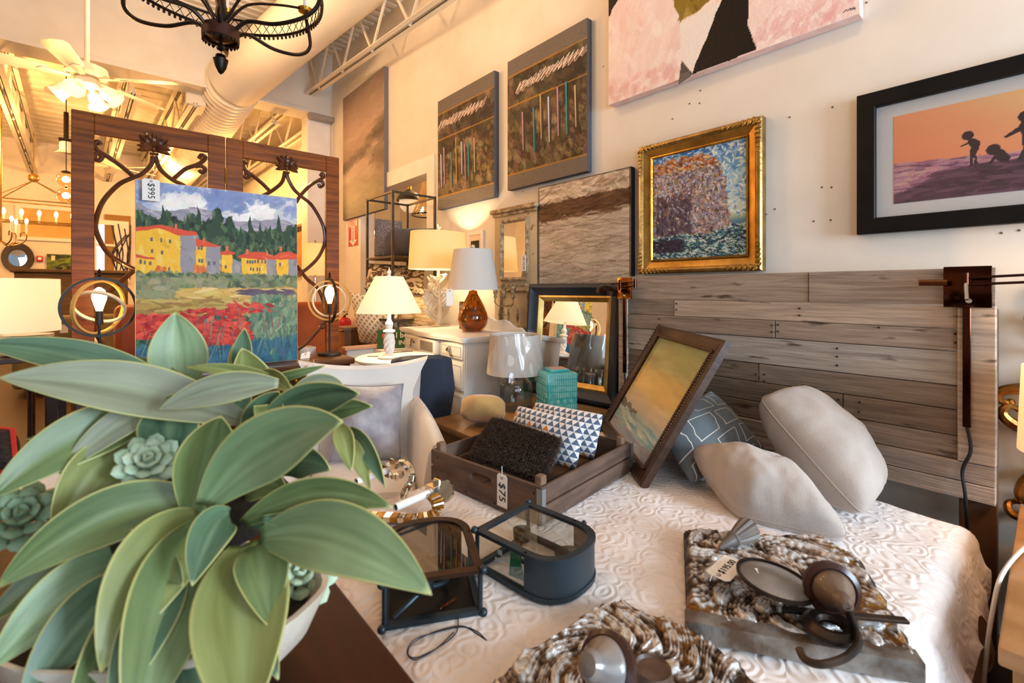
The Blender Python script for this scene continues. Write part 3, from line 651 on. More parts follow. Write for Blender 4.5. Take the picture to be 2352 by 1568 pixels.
cv.a[rock] = cv.rgb('55384a'); cv.dabs(1400, ['4a3040', '5f4054', '6d4a60', '3c2836', '75506a'], (0.04, 0.008), (0, 0.5, 1, 1), rock, 0.05, 0.15, 0.02, 0.6)
cv.poly(Q((1670, 942), (1740, 928), (1820, 930), (1830, 942)), '7a4f66')
D = '35242c'
def kid(pts, head, r):
    cv.poly(Q(*pts), D, 1)
    c = lf(1400+head[0]/2.47, head[1]/2.47); cv.a[np.hypot((cv.X-c[0])*(w-0.25), (cv.Y-c[1])*(h-0.24)) < r] = cv.rgb(D)
kid([(2030, 785), (2070, 780), (2105, 800), (2098, 835), (2080, 870), (2090, 925), (2065, 930), (2072, 895), (2062, 890), (2060, 935), (2045, 935), (2043, 860), (2050, 830), (2035, 815), (1990, 832), (1988, 825), (2030, 805)], (2032, 766), 0.017)
kid([(2150, 850), (2200, 830), (2240, 850), (2278, 885), (2265, 910), (2215, 915), (2190, 900), (2160, 930), (2150, 925), (2180, 880)], (2178, 845), 0.020)
kid([(2340, 680), (2400, 690), (2420, 780), (2400, 850), (2420, 910), (2395, 910), (2370, 850), (2345, 905), (2310, 905), (2345, 840), (2335, 740), (2250, 780), (2237, 772), (2320, 715)], (2362, 655), 0.020)
cv.mesh('photo_print', w-0.25, h-0.24, PRINT, t, -0.0175, z0=0.12)
MB().box(-w/2+0.065, w/2-0.065, -0.022, -0.020, 0.065, h-0.065).build('glazing', glass('picture_glass', 'fcfcfc', 0.01, 0.95), t)
# --- white, brown and grey abstract board
Y0, Y1, Z0, Z1 = 1.735, 2.57, 1.33, 2.075; cv = Canvas(170, 150, 'c0b2a0')
cv.dabs(1500, ['c2b4a4', 'b3a492', 'a89886', 'c9bcac', '9a8b79'], (0.10, 0.012), ang=0.0, spread=0.2, jit=0.02, al=0.4)
cv.dabs(130, ['7a6a5a', '6e6054', '8a7a6a'], (0.10, 0.004), (0, 0.36, 1, 1), None, 0.0, 0.13, 0.03, 0.5)
cv.poly([(0, 0), (1, 0), (1, 0.17), (0, 0.19)], 'c9b8a4', 0.9, 0.004); cv.dabs(240, ['e0d4c4', 'b09c86', '8a7560'], (0.06, 0.01), (0, 0, 1, 0.18), None, 0, 0.3, 0.03, 0.5)
cv.poly([(0, 0.19), (1, 0.17), (1, 0.31), (0, 0.34)], '4a3122', 0.95, 0.006); cv.dabs(200, ['3a251a', '5a3c2a', '6a4c38'], (0.08, 0.01), (0, 0.18, 1, 0.36), None, 0, 0.2, 0.02, 0.5)
for e in (cv.X < 0.02, cv.X > 0.985, cv.Y > 0.98, cv.Y < 0.012): cv.a[e] *= 0.55
canvas_on_wall('abstract_board', 'white, brown and scratched grey abstract board above the blue-black mirror', Y0, Y1, Z0, Z1, 0.045, mat('black_edge', '191614', rough=0.7), cv)
# --- blue-black mirror with a gilt slip, leaning on the wooden stand
Y0, Y1, Z0, Z1 = 1.815, 2.585, 0.556, 1.325; w, h = Y1-Y0, Z1-Z0
t = thing('black_framed_mirror', 'tall mirror in a wide blue-black frame with a gilt slip, leaning behind the teal box', 'mirror', (WX-0.145, (Y0+Y1)/2-0.05, Z0), rot=(Matrix.Rotation(-PI/2+math.radians(6.5), 3, 'Z') @ Matrix.Rotation(math.radians(-5), 3, 'X')).to_euler())
h = 0.785
BLU = mat('blue_black', '1d242c', '28313a', sc=6, rough=0.42)
frame_rails('frame_rail', w, h, [(0, 0), (0, 0.05), (0.012, 0.072), (0.03, 0.078), (0.045, 0.062), (0.075, 0.05), (0.085, 0.042), (0.085, 0)], BLU, t)
frame_rails('gilt_slip', w-0.166, h-0.166, [(0, 0), (0, 0.045), (0.012, 0.05), (0.024, 0.04), (0.04, 0.026), (0.04, 0)], mat('gilt_pale', 'b89248', 'd9b870', sc=12, rough=0.3, metal=0.8), t, 0.083)
MB().box(-w/2+0.115, w/2-0.115, -0.024, -0.01, 0.115, h-0.115).build('mirror_glass', MIRROR, t)
# --- distressed trumeau mirror with candle holders
Y0, Y1, Z0, Z1 = 2.585, 3.10, 0.93, 1.965; w, h = Y1-Y0, Z1-Z0
t = wall_thing('distressed_trumeau_mirror', 'distressed cream panel mirror with little candle cups, behind the white chest', 'mirror', Y0, Y1, Z0, WX-0.003)
CRM = mat('distressed_cream', 'cbb896', 'b7a688', sc=5, rough=0.7, speck=('6a543a', 16, 0.66)); CRM2 = mat('distressed_trim', 'c4ac86', '7a6244', sc=28, rough=0.7, bump=0.4, bsc=60)
MB().box(-w/2, w/2, -0.045, 0, 0, h, 0.004).build('back_panel', CRM, t)
MB().box(-w/2-0.02, w/2+0.02, -0.085, 0, h-0.035, h, 0.006).box(-w/2-0.008, w/2+0.008, -0.065, 0, h-0.06, h-0.035, 0.006).build('cornice', CRM2, t)
frame_rails('moulding', 0.33, 0.50, [(0, 0.04), (0, 0.062), (0.014, 0.07), (0.03, 0.052), (0.03, 0.04)], CRM2, t, 0.44)
MB().box(-0.138, 0.138, -0.05, -0.045, 0.468, 0.912).build('mirror_glass', MIRROR, t)
frame_rails('moulding', 0.35, 0.31, [(0, 0.04), (0, 0.058), (0.01, 0.064), (0.022, 0.05), (0.022, 0.04)], CRM2, t, 0.06)
mb = MB()
for i in range(7): mb.sph((-0.14+i*0.047, -0.05, 0.405), 0.016, 8, (1.3, 0.5, 0.7))
mb.build('carved_flowers', CRM2, t)
mb = MB()
for x in (-0.13, -0.02, 0.09): mb.tube(smooth_path([(-0.02, -0.05, 0.25), (x*0.5-0.01, -0.12, 0.235), (x, -0.14, 0.26), (x, -0.14, 0.30)], 5), 0.005, 6)
mb.build('candle_arm', CRM2, t)
for x in (-0.13, -0.02, 0.09):
    MB().lathe([(0.008, 0), (0.016, 0.012), (0.010, 0.03), (0.020, 0.05), (0.014, 0.065), (0.028, 0.085), (0.030, 0.095), (0.012, 0.095)], 14, (x, -0.14, 0.30)).build('candle_cup', CRM2, t)
    MB().lathe([(0.001, -0.11), (0.010, -0.08), (0.012, -0.05), (0.005, -0.01), (0.008, 0)], 10, (x+0.03, -0.12, 0.22)).build('drop_pendant', CRM2, t)
price_tag('price_tag', 'small card tag marked $175.00 hanging in the distressed cream mirror', Matrix.Translation(on_x(1203, 585, WX-0.075)) @ Matrix.Rotation(-PI/2, 4, 'Z'), 0.05, 0.125, '$175.00', 0.028, -PI/2)
# --- little white-framed dark print by the amber lamp
a, b = on_x(1077, 534, WX), on_x(1113, 600, WX)
t = wall_thing('small_framed_print', 'small white-framed print with a black square, partly behind the amber glass lamp', 'picture', b.y, a.y, b.z-0.1, WX-0.002)
ww, hh = a.y-b.y, a.z-b.z+0.1
frame_rails('frame_rail', ww, hh, [(0, 0), (0, 0.02), (0.03, 0.02), (0.03, 0)], WHITE, t)
MB().box(-ww/2+0.02, ww/2-0.02, -0.012, -0.002, 0.02, hh-0.02).build('mount', mat('cream_mount', 'e9d5bc', rough=0.9), t)
MB().box(-ww*0.28, ww/2-0.06, -0.014, -0.012, 0.08, hh-0.085).build('dark_square', mat('print_black', '1a1512', rough=0.6), t)
# --- nail holes and scuffs on the wall
mb = MB()
for u, v in ((1912, 246), (1814, 269), (1990, 6), (1609, 208), (1545, 273), (1908, 505), (1869, 508), (1910, 430), (1888, 430), (1760, 492), (1386, 153), (1201, 440), (942, 168), (2341, 529), (2300, 535), (1584, 238), (1607, 237), (1780, 480)):
    p = on_x(u, v, WX); mb.cyl(p+Vector((0.002, 0, 0)), p+Vector((-0.002, 0, 0)), 0.0045, n=7)
o = mb.build('nail_holes', mat('nail_hole', '6e6256', rough=0.9), wall_right); o['kind'] = 'stuff'
# --- gilt scrolled mirror at the right edge
t = wall_thing('gilt_scroll_mirror', 'ornate gilt scrolled mirror at the far side of the headboard lamp', 'mirror', -0.485, 0.135, 0.34, WX-0.003)
GB = mat('gilt_bronze', '5a3418', 'b07a36', sc=12, rough=0.28, metal=0.9, bump=0.2, bsc=40)
MB().lathe([(0.19, 0), (0.30, 0.0), (0.30, 0.03), (0.25, 0.05), (0.20, 0.03)], 40, (0, 0, 0), False, Matrix.Translation((0, 0, 0.45)) @ Matrix.Diagonal((0.72, 1, 1.15, 1)) @ Matrix.Rotation(PI/2, 4, 'X')).build('oval_frame', GB, t)
MB().lathe([(0.001, 0.012), (0.205, 0.012), (0.205, 0.002), (0.001, 0.002)], 40, (0, 0, 0), True, Matrix.Translation((0, 0, 0.45)) @ Matrix.Diagonal((0.72, 1, 1.15, 1)) @ Matrix.Rotation(PI/2, 4, 'X')).build('mirror_glass', MIRROR, t)
for i in range(20):
    a = 2*PI*i/20; r = 0.30; c = Vector((0.72*r*math.cos(a)*1.02, -0.03, 0.45+1.6*r*math.sin(a)))
    mb = MB(); d = Vector((0.72*math.cos(a), 0, 1.15*math.sin(a))).normalized(); q = Vector((-d.z, 0, d.x)); s = 1 if i % 2 else -1
    pts = [c, c+d*0.045+q*0.02*s+Vector((0, -0.02, 0)), c+d*0.075+q*0.055*s+Vector((0, -0.03, 0)), c+d*0.06+q*0.085*s+Vector((0, -0.02, 0)), c+d*0.035+q*0.075*s]
    mb.tube(smooth_path(pts, 5), [0.024-0.016*k/20 for k in range(21)], 8).sph(pts[-1], 0.013, 8)
    mb.build('scroll', GB, t)
# ================================================================== ON THE BED
def pillow(name, c, thick, m, label=None, cat=None, parent=None, n=30, pinch=0.05, group=None, wr=0.006, seed=0, seam=None, pow_=0.55, rnd=0.04):
    """c: four corners (bottom left, bottom right, top right, top left as seen); puffed both ways, UV mapped"""
    BL, BR, TR, TL = [Vector(p) for p in c]; nrm = ((BR-BL).cross(TL-BL)).normalized(); bm = bmesh.new(); cen = (BL+BR+TR+TL)/4
    uvl = bm.loops.layers.uv.new('UVMap'); grids = []
    for sg in (1, -1):
        V = []
        for i in range(n+1):
            row = []
            for j in range(n+1):
                a, b = i/n, j/n; x, y = 2*a-1, 2*b-1
                rc = 1-rnd*(x*x*y*y)**2; ua = (x*rc*(1-pinch*(1-y*y))+1)/2; vb = (y*rc*(1-pinch*(1-x*x))+1)/2
                p = BL*(1-ua)*(1-vb)+BR*ua*(1-vb)+TR*ua*vb+TL*(1-ua)*vb
                q = ((1-x*x)*(1-y*y))**pow_
                p = p+nrm*(sg*thick/2*q+wr*min(1, q*2)*mnoise.noise(p*11+Vector((seed, sg, 0)))+0.5*wr*min(1, q*2)*mnoise.noise(p*27+Vector((0, seed, sg))))
                row.append(bm.verts.new(p))
            V.append(row)
        for i in range(n):
            for j in range(n):
                f = bm.faces.new((V[i][j], V[i+1][j], V[i+1][j+1], V[i][j+1])); f.smooth = True
                for l, (a, b) in zip(f.loops, ((i, j), (i+1, j), (i+1, j+1), (i, j+1))): l[uvl].uv = (a/n, b/n)
        grids.append(V)
    V = grids[0]; edge = [V[i][0].co.copy() for i in range(n)]+[V[n][j].co.copy() for j in range(n)]+[V[n-i][n].co.copy() for i in range(n)]+[V[0][n-j].co.copy() for j in range(n)]
    bmesh.ops.remove_doubles(bm, verts=bm.verts, dist=1e-5); bmesh.ops.recalc_face_normals(bm, faces=bm.faces)
    if parent is None:
        z = min(p.z for p in (BL, BR, TR, TL)); root = thing(name, label, cat, (cen.x, cen.y, z), group=group); pn = 'cushion_body'
    else: root = parent; pn = name
    me = bpy.data.meshes.new(pn); bm.to_mesh(me); bm.free(); o = link(pn, me, m, root, True)
    if seam: MB().tube(edge, seam[0], 6, True).build('piping', seam[1], root, True)
    return root
def uv_mat(name, base, rough=0.85, bump=0.0, bsc=300):
    m = mat(name, base, rough=rough, sheen=0.2, bump=bump, bsc=bsc); nt = m.node_tree
    class G: pass
    g = G(); g.N, g.L, g.b = nt.nodes, nt.links, nt.nodes['Principled BSDF']
    uv = g.N.new('ShaderNodeTexCoord'); sp = g.N.new('ShaderNodeSeparateXYZ'); g.L.new(uv.outputs['UV'], sp.inputs[0]); g.u, g.v, g.uv = sp.outputs[0], sp.outputs[1], uv.outputs['UV']
    def math_(op, a, b=None, c=None):
        k = g.N.new('ShaderNodeMath'); k.operation = op
        for i, x in enumerate((a, b, c)):
            if x is None: continue
            if isinstance(x, (int, float)): k.inputs[i].default_value = x
            else: g.L.new(x, k.inputs[i])
        return k.outputs[0]
    def mix(f, a, b):
        x = g.N.new('ShaderNodeMix'); x.data_type = 'RGBA'; g.L.new(f, x.inputs[0])
        for i, q in ((6, a), (7, b)):
            if isinstance(q, str): x.inputs[i].default_value = (*lin(q), 1)
            else: g.L.new(q, x.inputs[i])
        return x.outputs[2]
    g.m, g.math, g.mix = m, math_, mix; return g
# triangle-print cotton
g = uv_mat('triangle_cotton', 'e8e2dc', bump=0.1)
rv = g.math('MULTIPLY', g.v, 8.0); row = g.math('FLOOR', rv); fy = g.math('FRACT', rv)
ru = g.math('MULTIPLY_ADD', g.u, 12.0, g.math('MULTIPLY', row, 0.5)); fx = g.math('FRACT', ru)
tri = g.math('LESS_THAN', g.math('MULTIPLY', g.math('ABSOLUTE', g.math('SUBTRACT', fx, 0.5)), 2.0), g.math('SUBTRACT', 1.0, fy))
wn = g.N.new('ShaderNodeTexWhiteNoise'); wn.noise_dimensions = '2D'; cb = g.N.new('ShaderNodeCombineXYZ'); g.L.new(g.math('FLOOR', ru), cb.inputs[0]); g.L.new(row, cb.inputs[1]); g.L.new(cb.outputs[0], wn.inputs['Vector'])
org = g.math('GREATER_THAN', wn.outputs['Value'], 0.93)
g.L.new(g.mix(tri, 'ece7e2', g.mix(org, '55657c', 'e0802f')), g.b.inputs['Base Color']); M_TRI = g.m
# slate cotton with outlined quadrilaterals
g = uv_mat('slate_outline_cotton', '5c6266', bump=0.1)
nz = g.N.new('ShaderNodeTexNoise'); nz.inputs['Scale'].default_value = 2.2; g.L.new(g.uv, nz.inputs['Vector'])
uu = g.math('ADD', g.u, g.math('MULTIPLY', g.math('SUBTRACT', nz.outputs['Fac'], 0.5), 0.22)); vv = g.math('ADD', g.v, g.math('MULTIPLY', g.math('SUBTRACT', g.u, 0.5), g.math('MULTIPLY', g.math('SUBTRACT', g.v, 0.5), 0.9)))
row = g.math('FLOOR', g.math('MULTIPLY', vv, 2.8))
dx = g.math('ABSOLUTE', g.math('SUBTRACT', g.math('FRACT', g.math('MULTIPLY_ADD', uu, 2.8, g.math('MULTIPLY', row, 0.5))), 0.5)); dy = g.math('ABSOLUTE', g.math('SUBTRACT', g.math('FRACT', g.math('MULTIPLY', vv, 2.8)), 0.5))
mm = g.math('MAXIMUM', dx, dy); ln = g.math('LESS_THAN', g.math('ABSOLUTE', g.math('SUBTRACT', mm, 0.37)), 0.013)
g.L.new(g.mix(ln, '62686a', 'e6dccb'), g.b.inputs['Base Color']); M_SLATE = g.m
LINEN = mat('oat_linen', 'afa298', 'bcafa4', sc=6, rough=0.9, sheen=0.3, bump=0.35, bsc=420)
PIPE = mat('linen_seam', 'a99b8e', rough=0.9)
pillow('linen_cushion', [(1.60, 0.695, 0.545), (1.705, 0.384, 0.545), (1.88, 0.65, 0.67), (1.775, 0.964, 0.655)], 0.27, LINEN, 'plump oatmeal linen cushion lying in front, touching the fluted finial', 'cushion', n=34, pinch=0.0, wr=0.018, seed=2, seam=(0.0022, PIPE), pow_=0.42, rnd=0.10)
pillow('linen_cushion', [(2.20, 0.42, 0.57), (1.86, 0.40, 0.555), (2.00, 0.79, 0.865), (2.32, 0.74, 0.86)], 0.29, LINEN, 'plump oatmeal linen cushion propped up behind the other, leaning on the headboard', 'cushion', n=34, pinch=0.0, wr=0.014, seed=5, seam=(0.0022, PIPE), pow_=0.45, rnd=0.10)
pillow('slate_cushion', [(1.70, 0.91, 0.55), (2.27, 0.85, 0.58), (2.31, 1.13, 0.80), (1.80, 1.13, 0.72)], 0.16, M_SLATE, 'slate grey cushion with thin outlined shapes, behind the leaning seascape', 'cushion', n=30, pinch=0.05, seed=7)
# --- seascape leaning in its dark beaded frame
BL, BR, TR, TL = Vector((2.10, 1.663, 0.527)), Vector((1.591, 1.059, 0.527)), Vector((1.86, 0.855, 1.10)), Vector((2.369, 1.459, 1.10))
ex = (TR-TL).normalized(); ez = (TL-BL).normalized(); ey = ez.cross(ex); w, h = (TR-TL).length, (TL-BL).length
mm_ = basis((BL+BR)/2, ex, ey, ez)
t = thing('leaning_seascape', 'golden sunset seascape in a dark beaded frame leaning askew between crate and cushions', 'painting', mm_.to_translation(), rot=mm_.to_euler())
DKW = mat('dark_beaded_wood', '35231a', '4a3223', sc=9, stretch=(1, 1, 4), rough=0.38, bump=0.1, bsc=40)
frame_rails('frame_rail', w, h, [(0, -0.028), (0, 0.0), (0.012, 0.008), (0.045, 0.0), (0.062, -0.008), (0.062, -0.028)], DKW, t)
def beads(n, p0, p1, r, sc):
    mb = MB(); p0, p1 = Vector(p0), Vector(p1)
    for i in range(n): mb.sph(p0.lerp(p1, (i+0.5)/n), r, 6, sc)
    return mb
for a, b, n in (((-w/2+0.058, -0.002, 0.058), (-w/2+0.058, -0.002, h-0.058), 44), ((w/2-0.058, -0.002, 0.058), (w/2-0.058, -0.002, h-0.058), 44), ((-w/2+0.058, -0.002, 0.058), (w/2-0.058, -0.002, 0.058), 52), ((-w/2+0.058, -0.002, h-0.058), (w/2-0.058, -0.002, h-0.058), 52)):
    beads(n, a, b, 0.0075, (1, 1, 1)).build('bead_row', mat('bead_brown', '5a3d28', rough=0.35), t)
for a, b, n in (((-w/2+0.004, -0.004, 0.01), (-w/2+0.004, -0.004, h-0.01), 34),):
    beads(n, a, b, 0.011, (0.7, 1, 1)).build('bead_row', DKW, t)
cv = Canvas(230, 200)
cv.grad([(0, '8c966e'), (0.15, 'a0a676'), (0.3, 'b8ac6c'), (0.5, 'd0b878'), (0.63, 'd2bf98'), (0.72, 'c6bca8'), (0.8, '9db4b4'), (0.88, '93b2c2'), (1, 'b0b8c8')])  # paler blue at the bottom is a window reflection painted in
cv.poly([(0, 0.2), (0.5, 0.12), (1, 0.16), (1, 0.3), (0.5, 0.26), (0, 0.34)], '8f9468', 0.45, 0.02)
cv.poly([(0.3, 0.32), (0.8, 0.3), (1, 0.4), (1, 0.56), (0.5, 0.6), (0, 0.5)], 'd2b46c', 0.4, 0.03)
cv.dabs(900, [], (0.12, 0.02), spread=0.12, jit=0.02, al=0.35, pick=True)
cv.dabs(160, ['d8d8cc', 'a9c0c4', '6f9aa8', 'c8c4b4', '88a4a8'], (0.14, 0.010), (0, 0.76, 1, 0.92), None, 0.05, 0.1, 0.03, 0.5)
cv.dabs(90, ['9aa6b8', '8a8294', 'b4b0b8'], (0.14, 0.014), (0, 0.9, 1, 1), None, 0.05, 0.1, 0.02, 0.45)
cv.poly([(0, 0.70), (0.2, 0.705), (0.4, 0.735), (0.42, 0.76), (0.15, 0.76), (0, 0.78)], '3f3a2c', 0.55, 0.01)
cv.mesh('painted_face', w-0.12, h-0.12, mat('glossy_print', '808080', vcol='paint', rough=0.22), t, 0.010, z0=0.06)
MB().box(-w/2+0.05, w/2-0.05, 0.012, 0.024, 0.05, h-0.05).build('backing', mat('backing_board', '4a3a2c', rough=0.9), t)
# --- slatted crate of cushions
F_, R_, L_ = Vector((1.095, 1.11, BZ)), Vector((1.683, 1.188, BZ)), Vector((1.049, 1.653, BZ))
cx = (R_-F_).normalized(); cy = Vector((-cx.y, cx.x, 0)); CW, CD, CH = 0.585, 0.545, 0.125
cr = thing('wooden_crate', 'weathered wooden crate holding patterned cushions on the bed', 'crate', F_+Vector((0, 0, 0.006)), math.atan2(cx.y, cx.x))
CRW = mat('crate_wood', '6b5344', '4f3c31', sc=5, stretch=(1, 1, 6), rough=0.75, bump=0.25, bsc=30, detail=8, speck=('2e221a', 14, 0.72)); CRW2 = mat('crate_wood_light', '8a6c54', '715541', sc=6, stretch=(1, 1, 4), rough=0.7, bump=0.2, bsc=30)
# end boards (the near one has the hand hole)
def endboard(x0, x1):
    mb = MB(); hw, hh = 0.058, 0.019; yc, zc = CD*0.50, 0.078
    arc = lambda s: [(yc+s*((hw-hh)+hh*math.cos(-PI/2+PI*k/8)), zc+hh*math.sin(-PI/2+PI*k/8)) for k in range(9)]
    for s, ye in ((-1, 0.0), (1, CD)):
        poly = [(ye, 0), (yc, 0), (yc, zc-hh)]+arc(s)+[(yc, zc+hh), (yc, CH), (ye, CH)]
        mb.prism(poly, x0, x1, lambda a, b, q: (q, a, b))
    return mb
endboard(-0.014, 0.0).build('end_board', CRW, cr); endboard(CW, CW+0.014).build('end_board', CRW, cr)
for y in (-0.012, CD):
    MB().box(-0.014, CW+0.014, y, y+0.012, 0.0, 0.060, 0.002).build('side_slat', CRW, cr); MB().box(-0.014, CW+0.014, y, y+0.012, 0.067, CH, 0.002).build('side_slat', CRW, cr)
for i in range(6): MB().box(0, CW, 0.004+i*CD/6, (i+1)*CD/6-0.004, 0.0, 0.008).build('bottom_slat', CRW, cr)
for x in (0.001, CW-0.033):
    for y in (0.001, CD-0.031): MB().box(x, x+0.032, y, y+0.030, 0.009, CH+0.028, 0.006, 2).build('corner_post', CRW2, cr)
for x, y in ((-0.0165, -0.0145), (CW+0.0145, -0.0145)):
    MB().box(x, x+0.002, y, y+0.022, 0.004, CH-0.006).box(x, x+0.022, y, y+0.002, 0.004, CH-0.006).build('metal_strip', mat('zinc_strip', '8f979a', rough=0.45, metal=0.7), cr)
mb = MB()
for y, z in ((0.02, 0.02), (0.02, 0.10), (CD-0.03, 0.02), (CD-0.03, 0.10), (0.2, 0.012), (0.35, 0.012)): mb.cyl((-0.0155, y, z), (-0.013, y, z), 0.004, n=8)
o = mb.build('nail_heads', mat('nail_black', '241d18'), cr); o['kind'] = 'stuff'
pillow('furry_cushion', [(1.15, 1.60, 0.60), (1.20, 1.215, 0.60), (1.335, 1.235, 0.725), (1.31, 1.63, 0.735)], 0.10, mat('brown_fur', '1d1512', '33261f', sc=120, rough=0.9, bump=1.0, bsc=210, detail=6, spec=0.2), 'dark brown furry cushion at the front of the wooden crate', 'cushion', n=40, pinch=0.02, wr=0.006, seed=3, pow_=0.4)
fp = bpy.data.objects['furry_cushion']; fm = [c for c in fp.children if c.name.startswith('cushion_body')][0].data
vs_, fs_ = [], []
for f in fm.polygons:
    for k in range(10):
        w3 = [random.random()**0.5 for _ in f.vertices]; sw = sum(w3); p = sum((fm.vertices[v].co*(w/sw) for v, w in zip(f.vertices, w3)), Vector()); nn = f.normal
        d = (nn+Vector((random.gauss(0, .45), random.gauss(0, .45), random.gauss(-.1, .45)))).normalized(); q = d.orthogonal()*0.0007; L_ = random.uniform(0.008, 0.018)
        i = len(vs_); vs_ += [p-q, p+q, p+d*L_]; fs_.append((i, i+1, i+2))
me = bpy.data.meshes.new('fur'); me.from_pydata(vs_, [], fs_); o = link('fur', me, mat('fur_strand', '33251e', '84705f', sc=160, rough=0.5, lo=0.45, hi=0.7), fp); o['kind'] = 'stuff'
pillow('triangle_cushion', [(1.325, 1.58, 0.60), (1.375, 1.20, 0.60), (1.415, 1.185, 0.785), (1.40, 1.575, 0.785)], 0.085, M_TRI, 'navy triangle-print cushion with orange bits right behind the furry one', 'cushion', n=26, pinch=0.03, seed=4)
pillow('triangle_cushion', [(1.475, 1.60, 0.60), (1.52, 1.23, 0.60), (1.565, 1.215, 0.785), (1.53, 1.60, 0.775)], 0.085, M_TRI, 'navy triangle-print cushion furthest back in the crate, with a small round badge', 'cushion', n=26, pinch=0.03, seed=9)
a = on_x(1153, 1089, 1.058)
price_tag('price_tag', 'white card tag marked $75 hanging from the crate hand hole', basis(a, (0.08, -1, 0), (1, 0.08, 0), (0, 0, 1)), 0.05, 0.115, '$75', 0.045, -PI/2)
# --- two glass and black-metal wall lanterns lying flat
def lantern(label, loc, rotz, rim, band):
    t = thing('wall_lantern', label, 'lantern', loc, rotz); w, L, H2 = 0.23, 0.285, 0.108; r = 0.105
    def outl(ins=0.0, n=16):
        pts = [(ins, -w/2+ins), (L-r, -w/2+ins)]
        for i in range(1, n): a = -PI/2+PI*i/n; pts.append((L-r+(r-ins)*math.copysign(abs(math.cos(a))**0.8, math.cos(a)), (w/2-ins)*math.copysign(abs(math.sin(a))**0.8, math.sin(a))))
        return pts+[(L-r, w/2-ins), (ins, w/2-ins)]
    def ringmesh(z0, z1, i0, i1):
        mb = MB(); A, B = outl(i0), outl(i1); rings = []
        for k in range(len(A)): rings.append([mb.bm.verts.new((A[k][0], A[k][1], z0)), mb.bm.verts.new((A[k][0], A[k][1], z1)), mb.bm.verts.new((B[k][0], B[k][1], z1)), mb.bm.verts.new((B[k][0], B[k][1], z0))])
        return mb.skin(rings, True)
    ringmesh(0.0, 0.012, -0.003, 0.014).build('bottom_rim', BLACKM, t); ringmesh(H2-0.010, H2, -0.003, 0.018).build('top_rim', rim, t)
    if not band: MB().prism(outl(0.002), 0.001, 0.005).build('back_plate', mat('lantern_black', '14171a', rough=0.35, metal=0.4), t)
    MB().prism(outl(0.016), H2-0.007, H2-0.004).build('top_pane', GLASS, t)
    O = outl(0.0); I = outl(0.004); ks = range(1, len(O)-1) if band else range(4, len(O)-4)
    mb = MB(); rings = []
    for k in ks: rings.append([mb.bm.verts.new((O[k][0], O[k][1], 0.012)), mb.bm.verts.new((O[k][0], O[k][1], H2-0.010)), mb.bm.verts.new((I[k][0], I[k][1], H2-0.010)), mb.bm.verts.new((I[k][0], I[k][1], 0.012))])
    mb.skin(rings).build('curved_band', BLACKM, t)
    for sy in (-1, 1):
        y = sy*(w/2-0.004); MB().cyl((0.004, y, 0.0), (0.004, y, H2), 0.006, n=8).build('corner_post', BLACKM, t)
        for z in (0.004, H2-0.002): MB().sph((-0.001, sy*(w/2+0.002), z), 0.0105, 12).build('ball_finial', BLACKM, t)
        MB().cyl((L-r, y, 0.0), (L-r, y, H2), 0.004, n=6).build('corner_post', BLACKM, t)
        MB().box(0.012, L-r-0.004, sy*(w/2-0.005)-0.001, sy*(w/2-0.005)+0.001, 0.012, H2-0.01).build('side_pane', GLASS, t)
    c = (0.16, 0.0)
    MB().lathe([(0.001, 0), (0.034, 0.002), (0.042, 0.012), (0.039, 0.012), (0.030, 0.006), (0.001, 0.006)], 24, (c[0]+0.055, 0.035, 0.045), True).build('candle_dish', BLACKM, t)
    MB().lathe([(0.001, 0), (0.024, 0), (0.026, 0.03), (0.023, 0.03), (0.022, 0.005), (0.001, 0.005)], 20, (0.055, 0.02, 0.045)).build('candle_cup', BLACKM, t)
    MB().tube(smooth_path([(0.055, 0.02, 0.048), (0.10, -0.04, 0.03), (0.16, -0.02, 0.03), (0.215, 0.035, 0.046)], 6), 0.006, 8).tube(smooth_path([(0.02, 0.09, 0.012), (0.03, 0.06, 0.03), (0.055, 0.02, 0.046)], 5), 0.006, 8).build('candle_arm', BLACKM, t)
    MB().sph((L*0.72, w/2+0.004, H2-0.002), 0.008, 10).build('hinge_knob', BLACKM, t)
    return t
lantern('D-shaped lantern lying flat on the bed, black band, stickers inside, next to the $75 tag', (0.899, 1.072, BZ+0.004), math.radians(-83), BLACKM, True)
lt = lantern('D-shaped lantern lying flat on the bed with copper-edged pane, partly under a plant leaf', (0.583, 0.948, BZ+0.004), math.radians(63), mat('rubbed_bronze', '4a3226', '2c211c', sc=8, rough=0.4, metal=0.7), False)
ln0 = bpy.data.objects['wall_lantern']
MB().box(0.09, 0.11, -0.098, -0.097, 0.045, 0.058).box(0.07, 0.085, -0.098, -0.097, 0.058, 0.07).box(0.06, 0.078, -0.098, -0.097, 0.035, 0.046).build('paper_sticker', TAGP, ln0)
MB().prism([(0.10, 0.006), (0.155, 0.012), (0.135, 0.075), (0.105, 0.07)], -0.085, -0.083, lambda a, b, q: (a, q, b)).build('green_ribbon', mat('green_ribbon', '2f7a4c', rough=0.6), ln0)
P = [on_z(u, v, BZ+0.006) for u, v in ((1010, 1400), (1040, 1395), (1052, 1420), (1046, 1455), (1000, 1490), (955, 1510), (937, 1500), (950, 1475), (1000, 1450), (1060, 1437), (1095, 1455), (1118, 1470))]
P2 = [p+Vector((0.004*math.sin(i*2), 0.006*math.cos(i*1.7), 0.001)) for i, p in enumerate(P[3:])]
t = tag(MB().tube(smooth_path(P, 6), 0.0012, 6).tube(smooth_path(P2, 6), 0.0012, 6).build('wire_coil', mat('blue_wire', '20283a', rough=0.5)), 'thin dark wire loop straggling on the bedspread below the copper-edged lantern', 'wire')
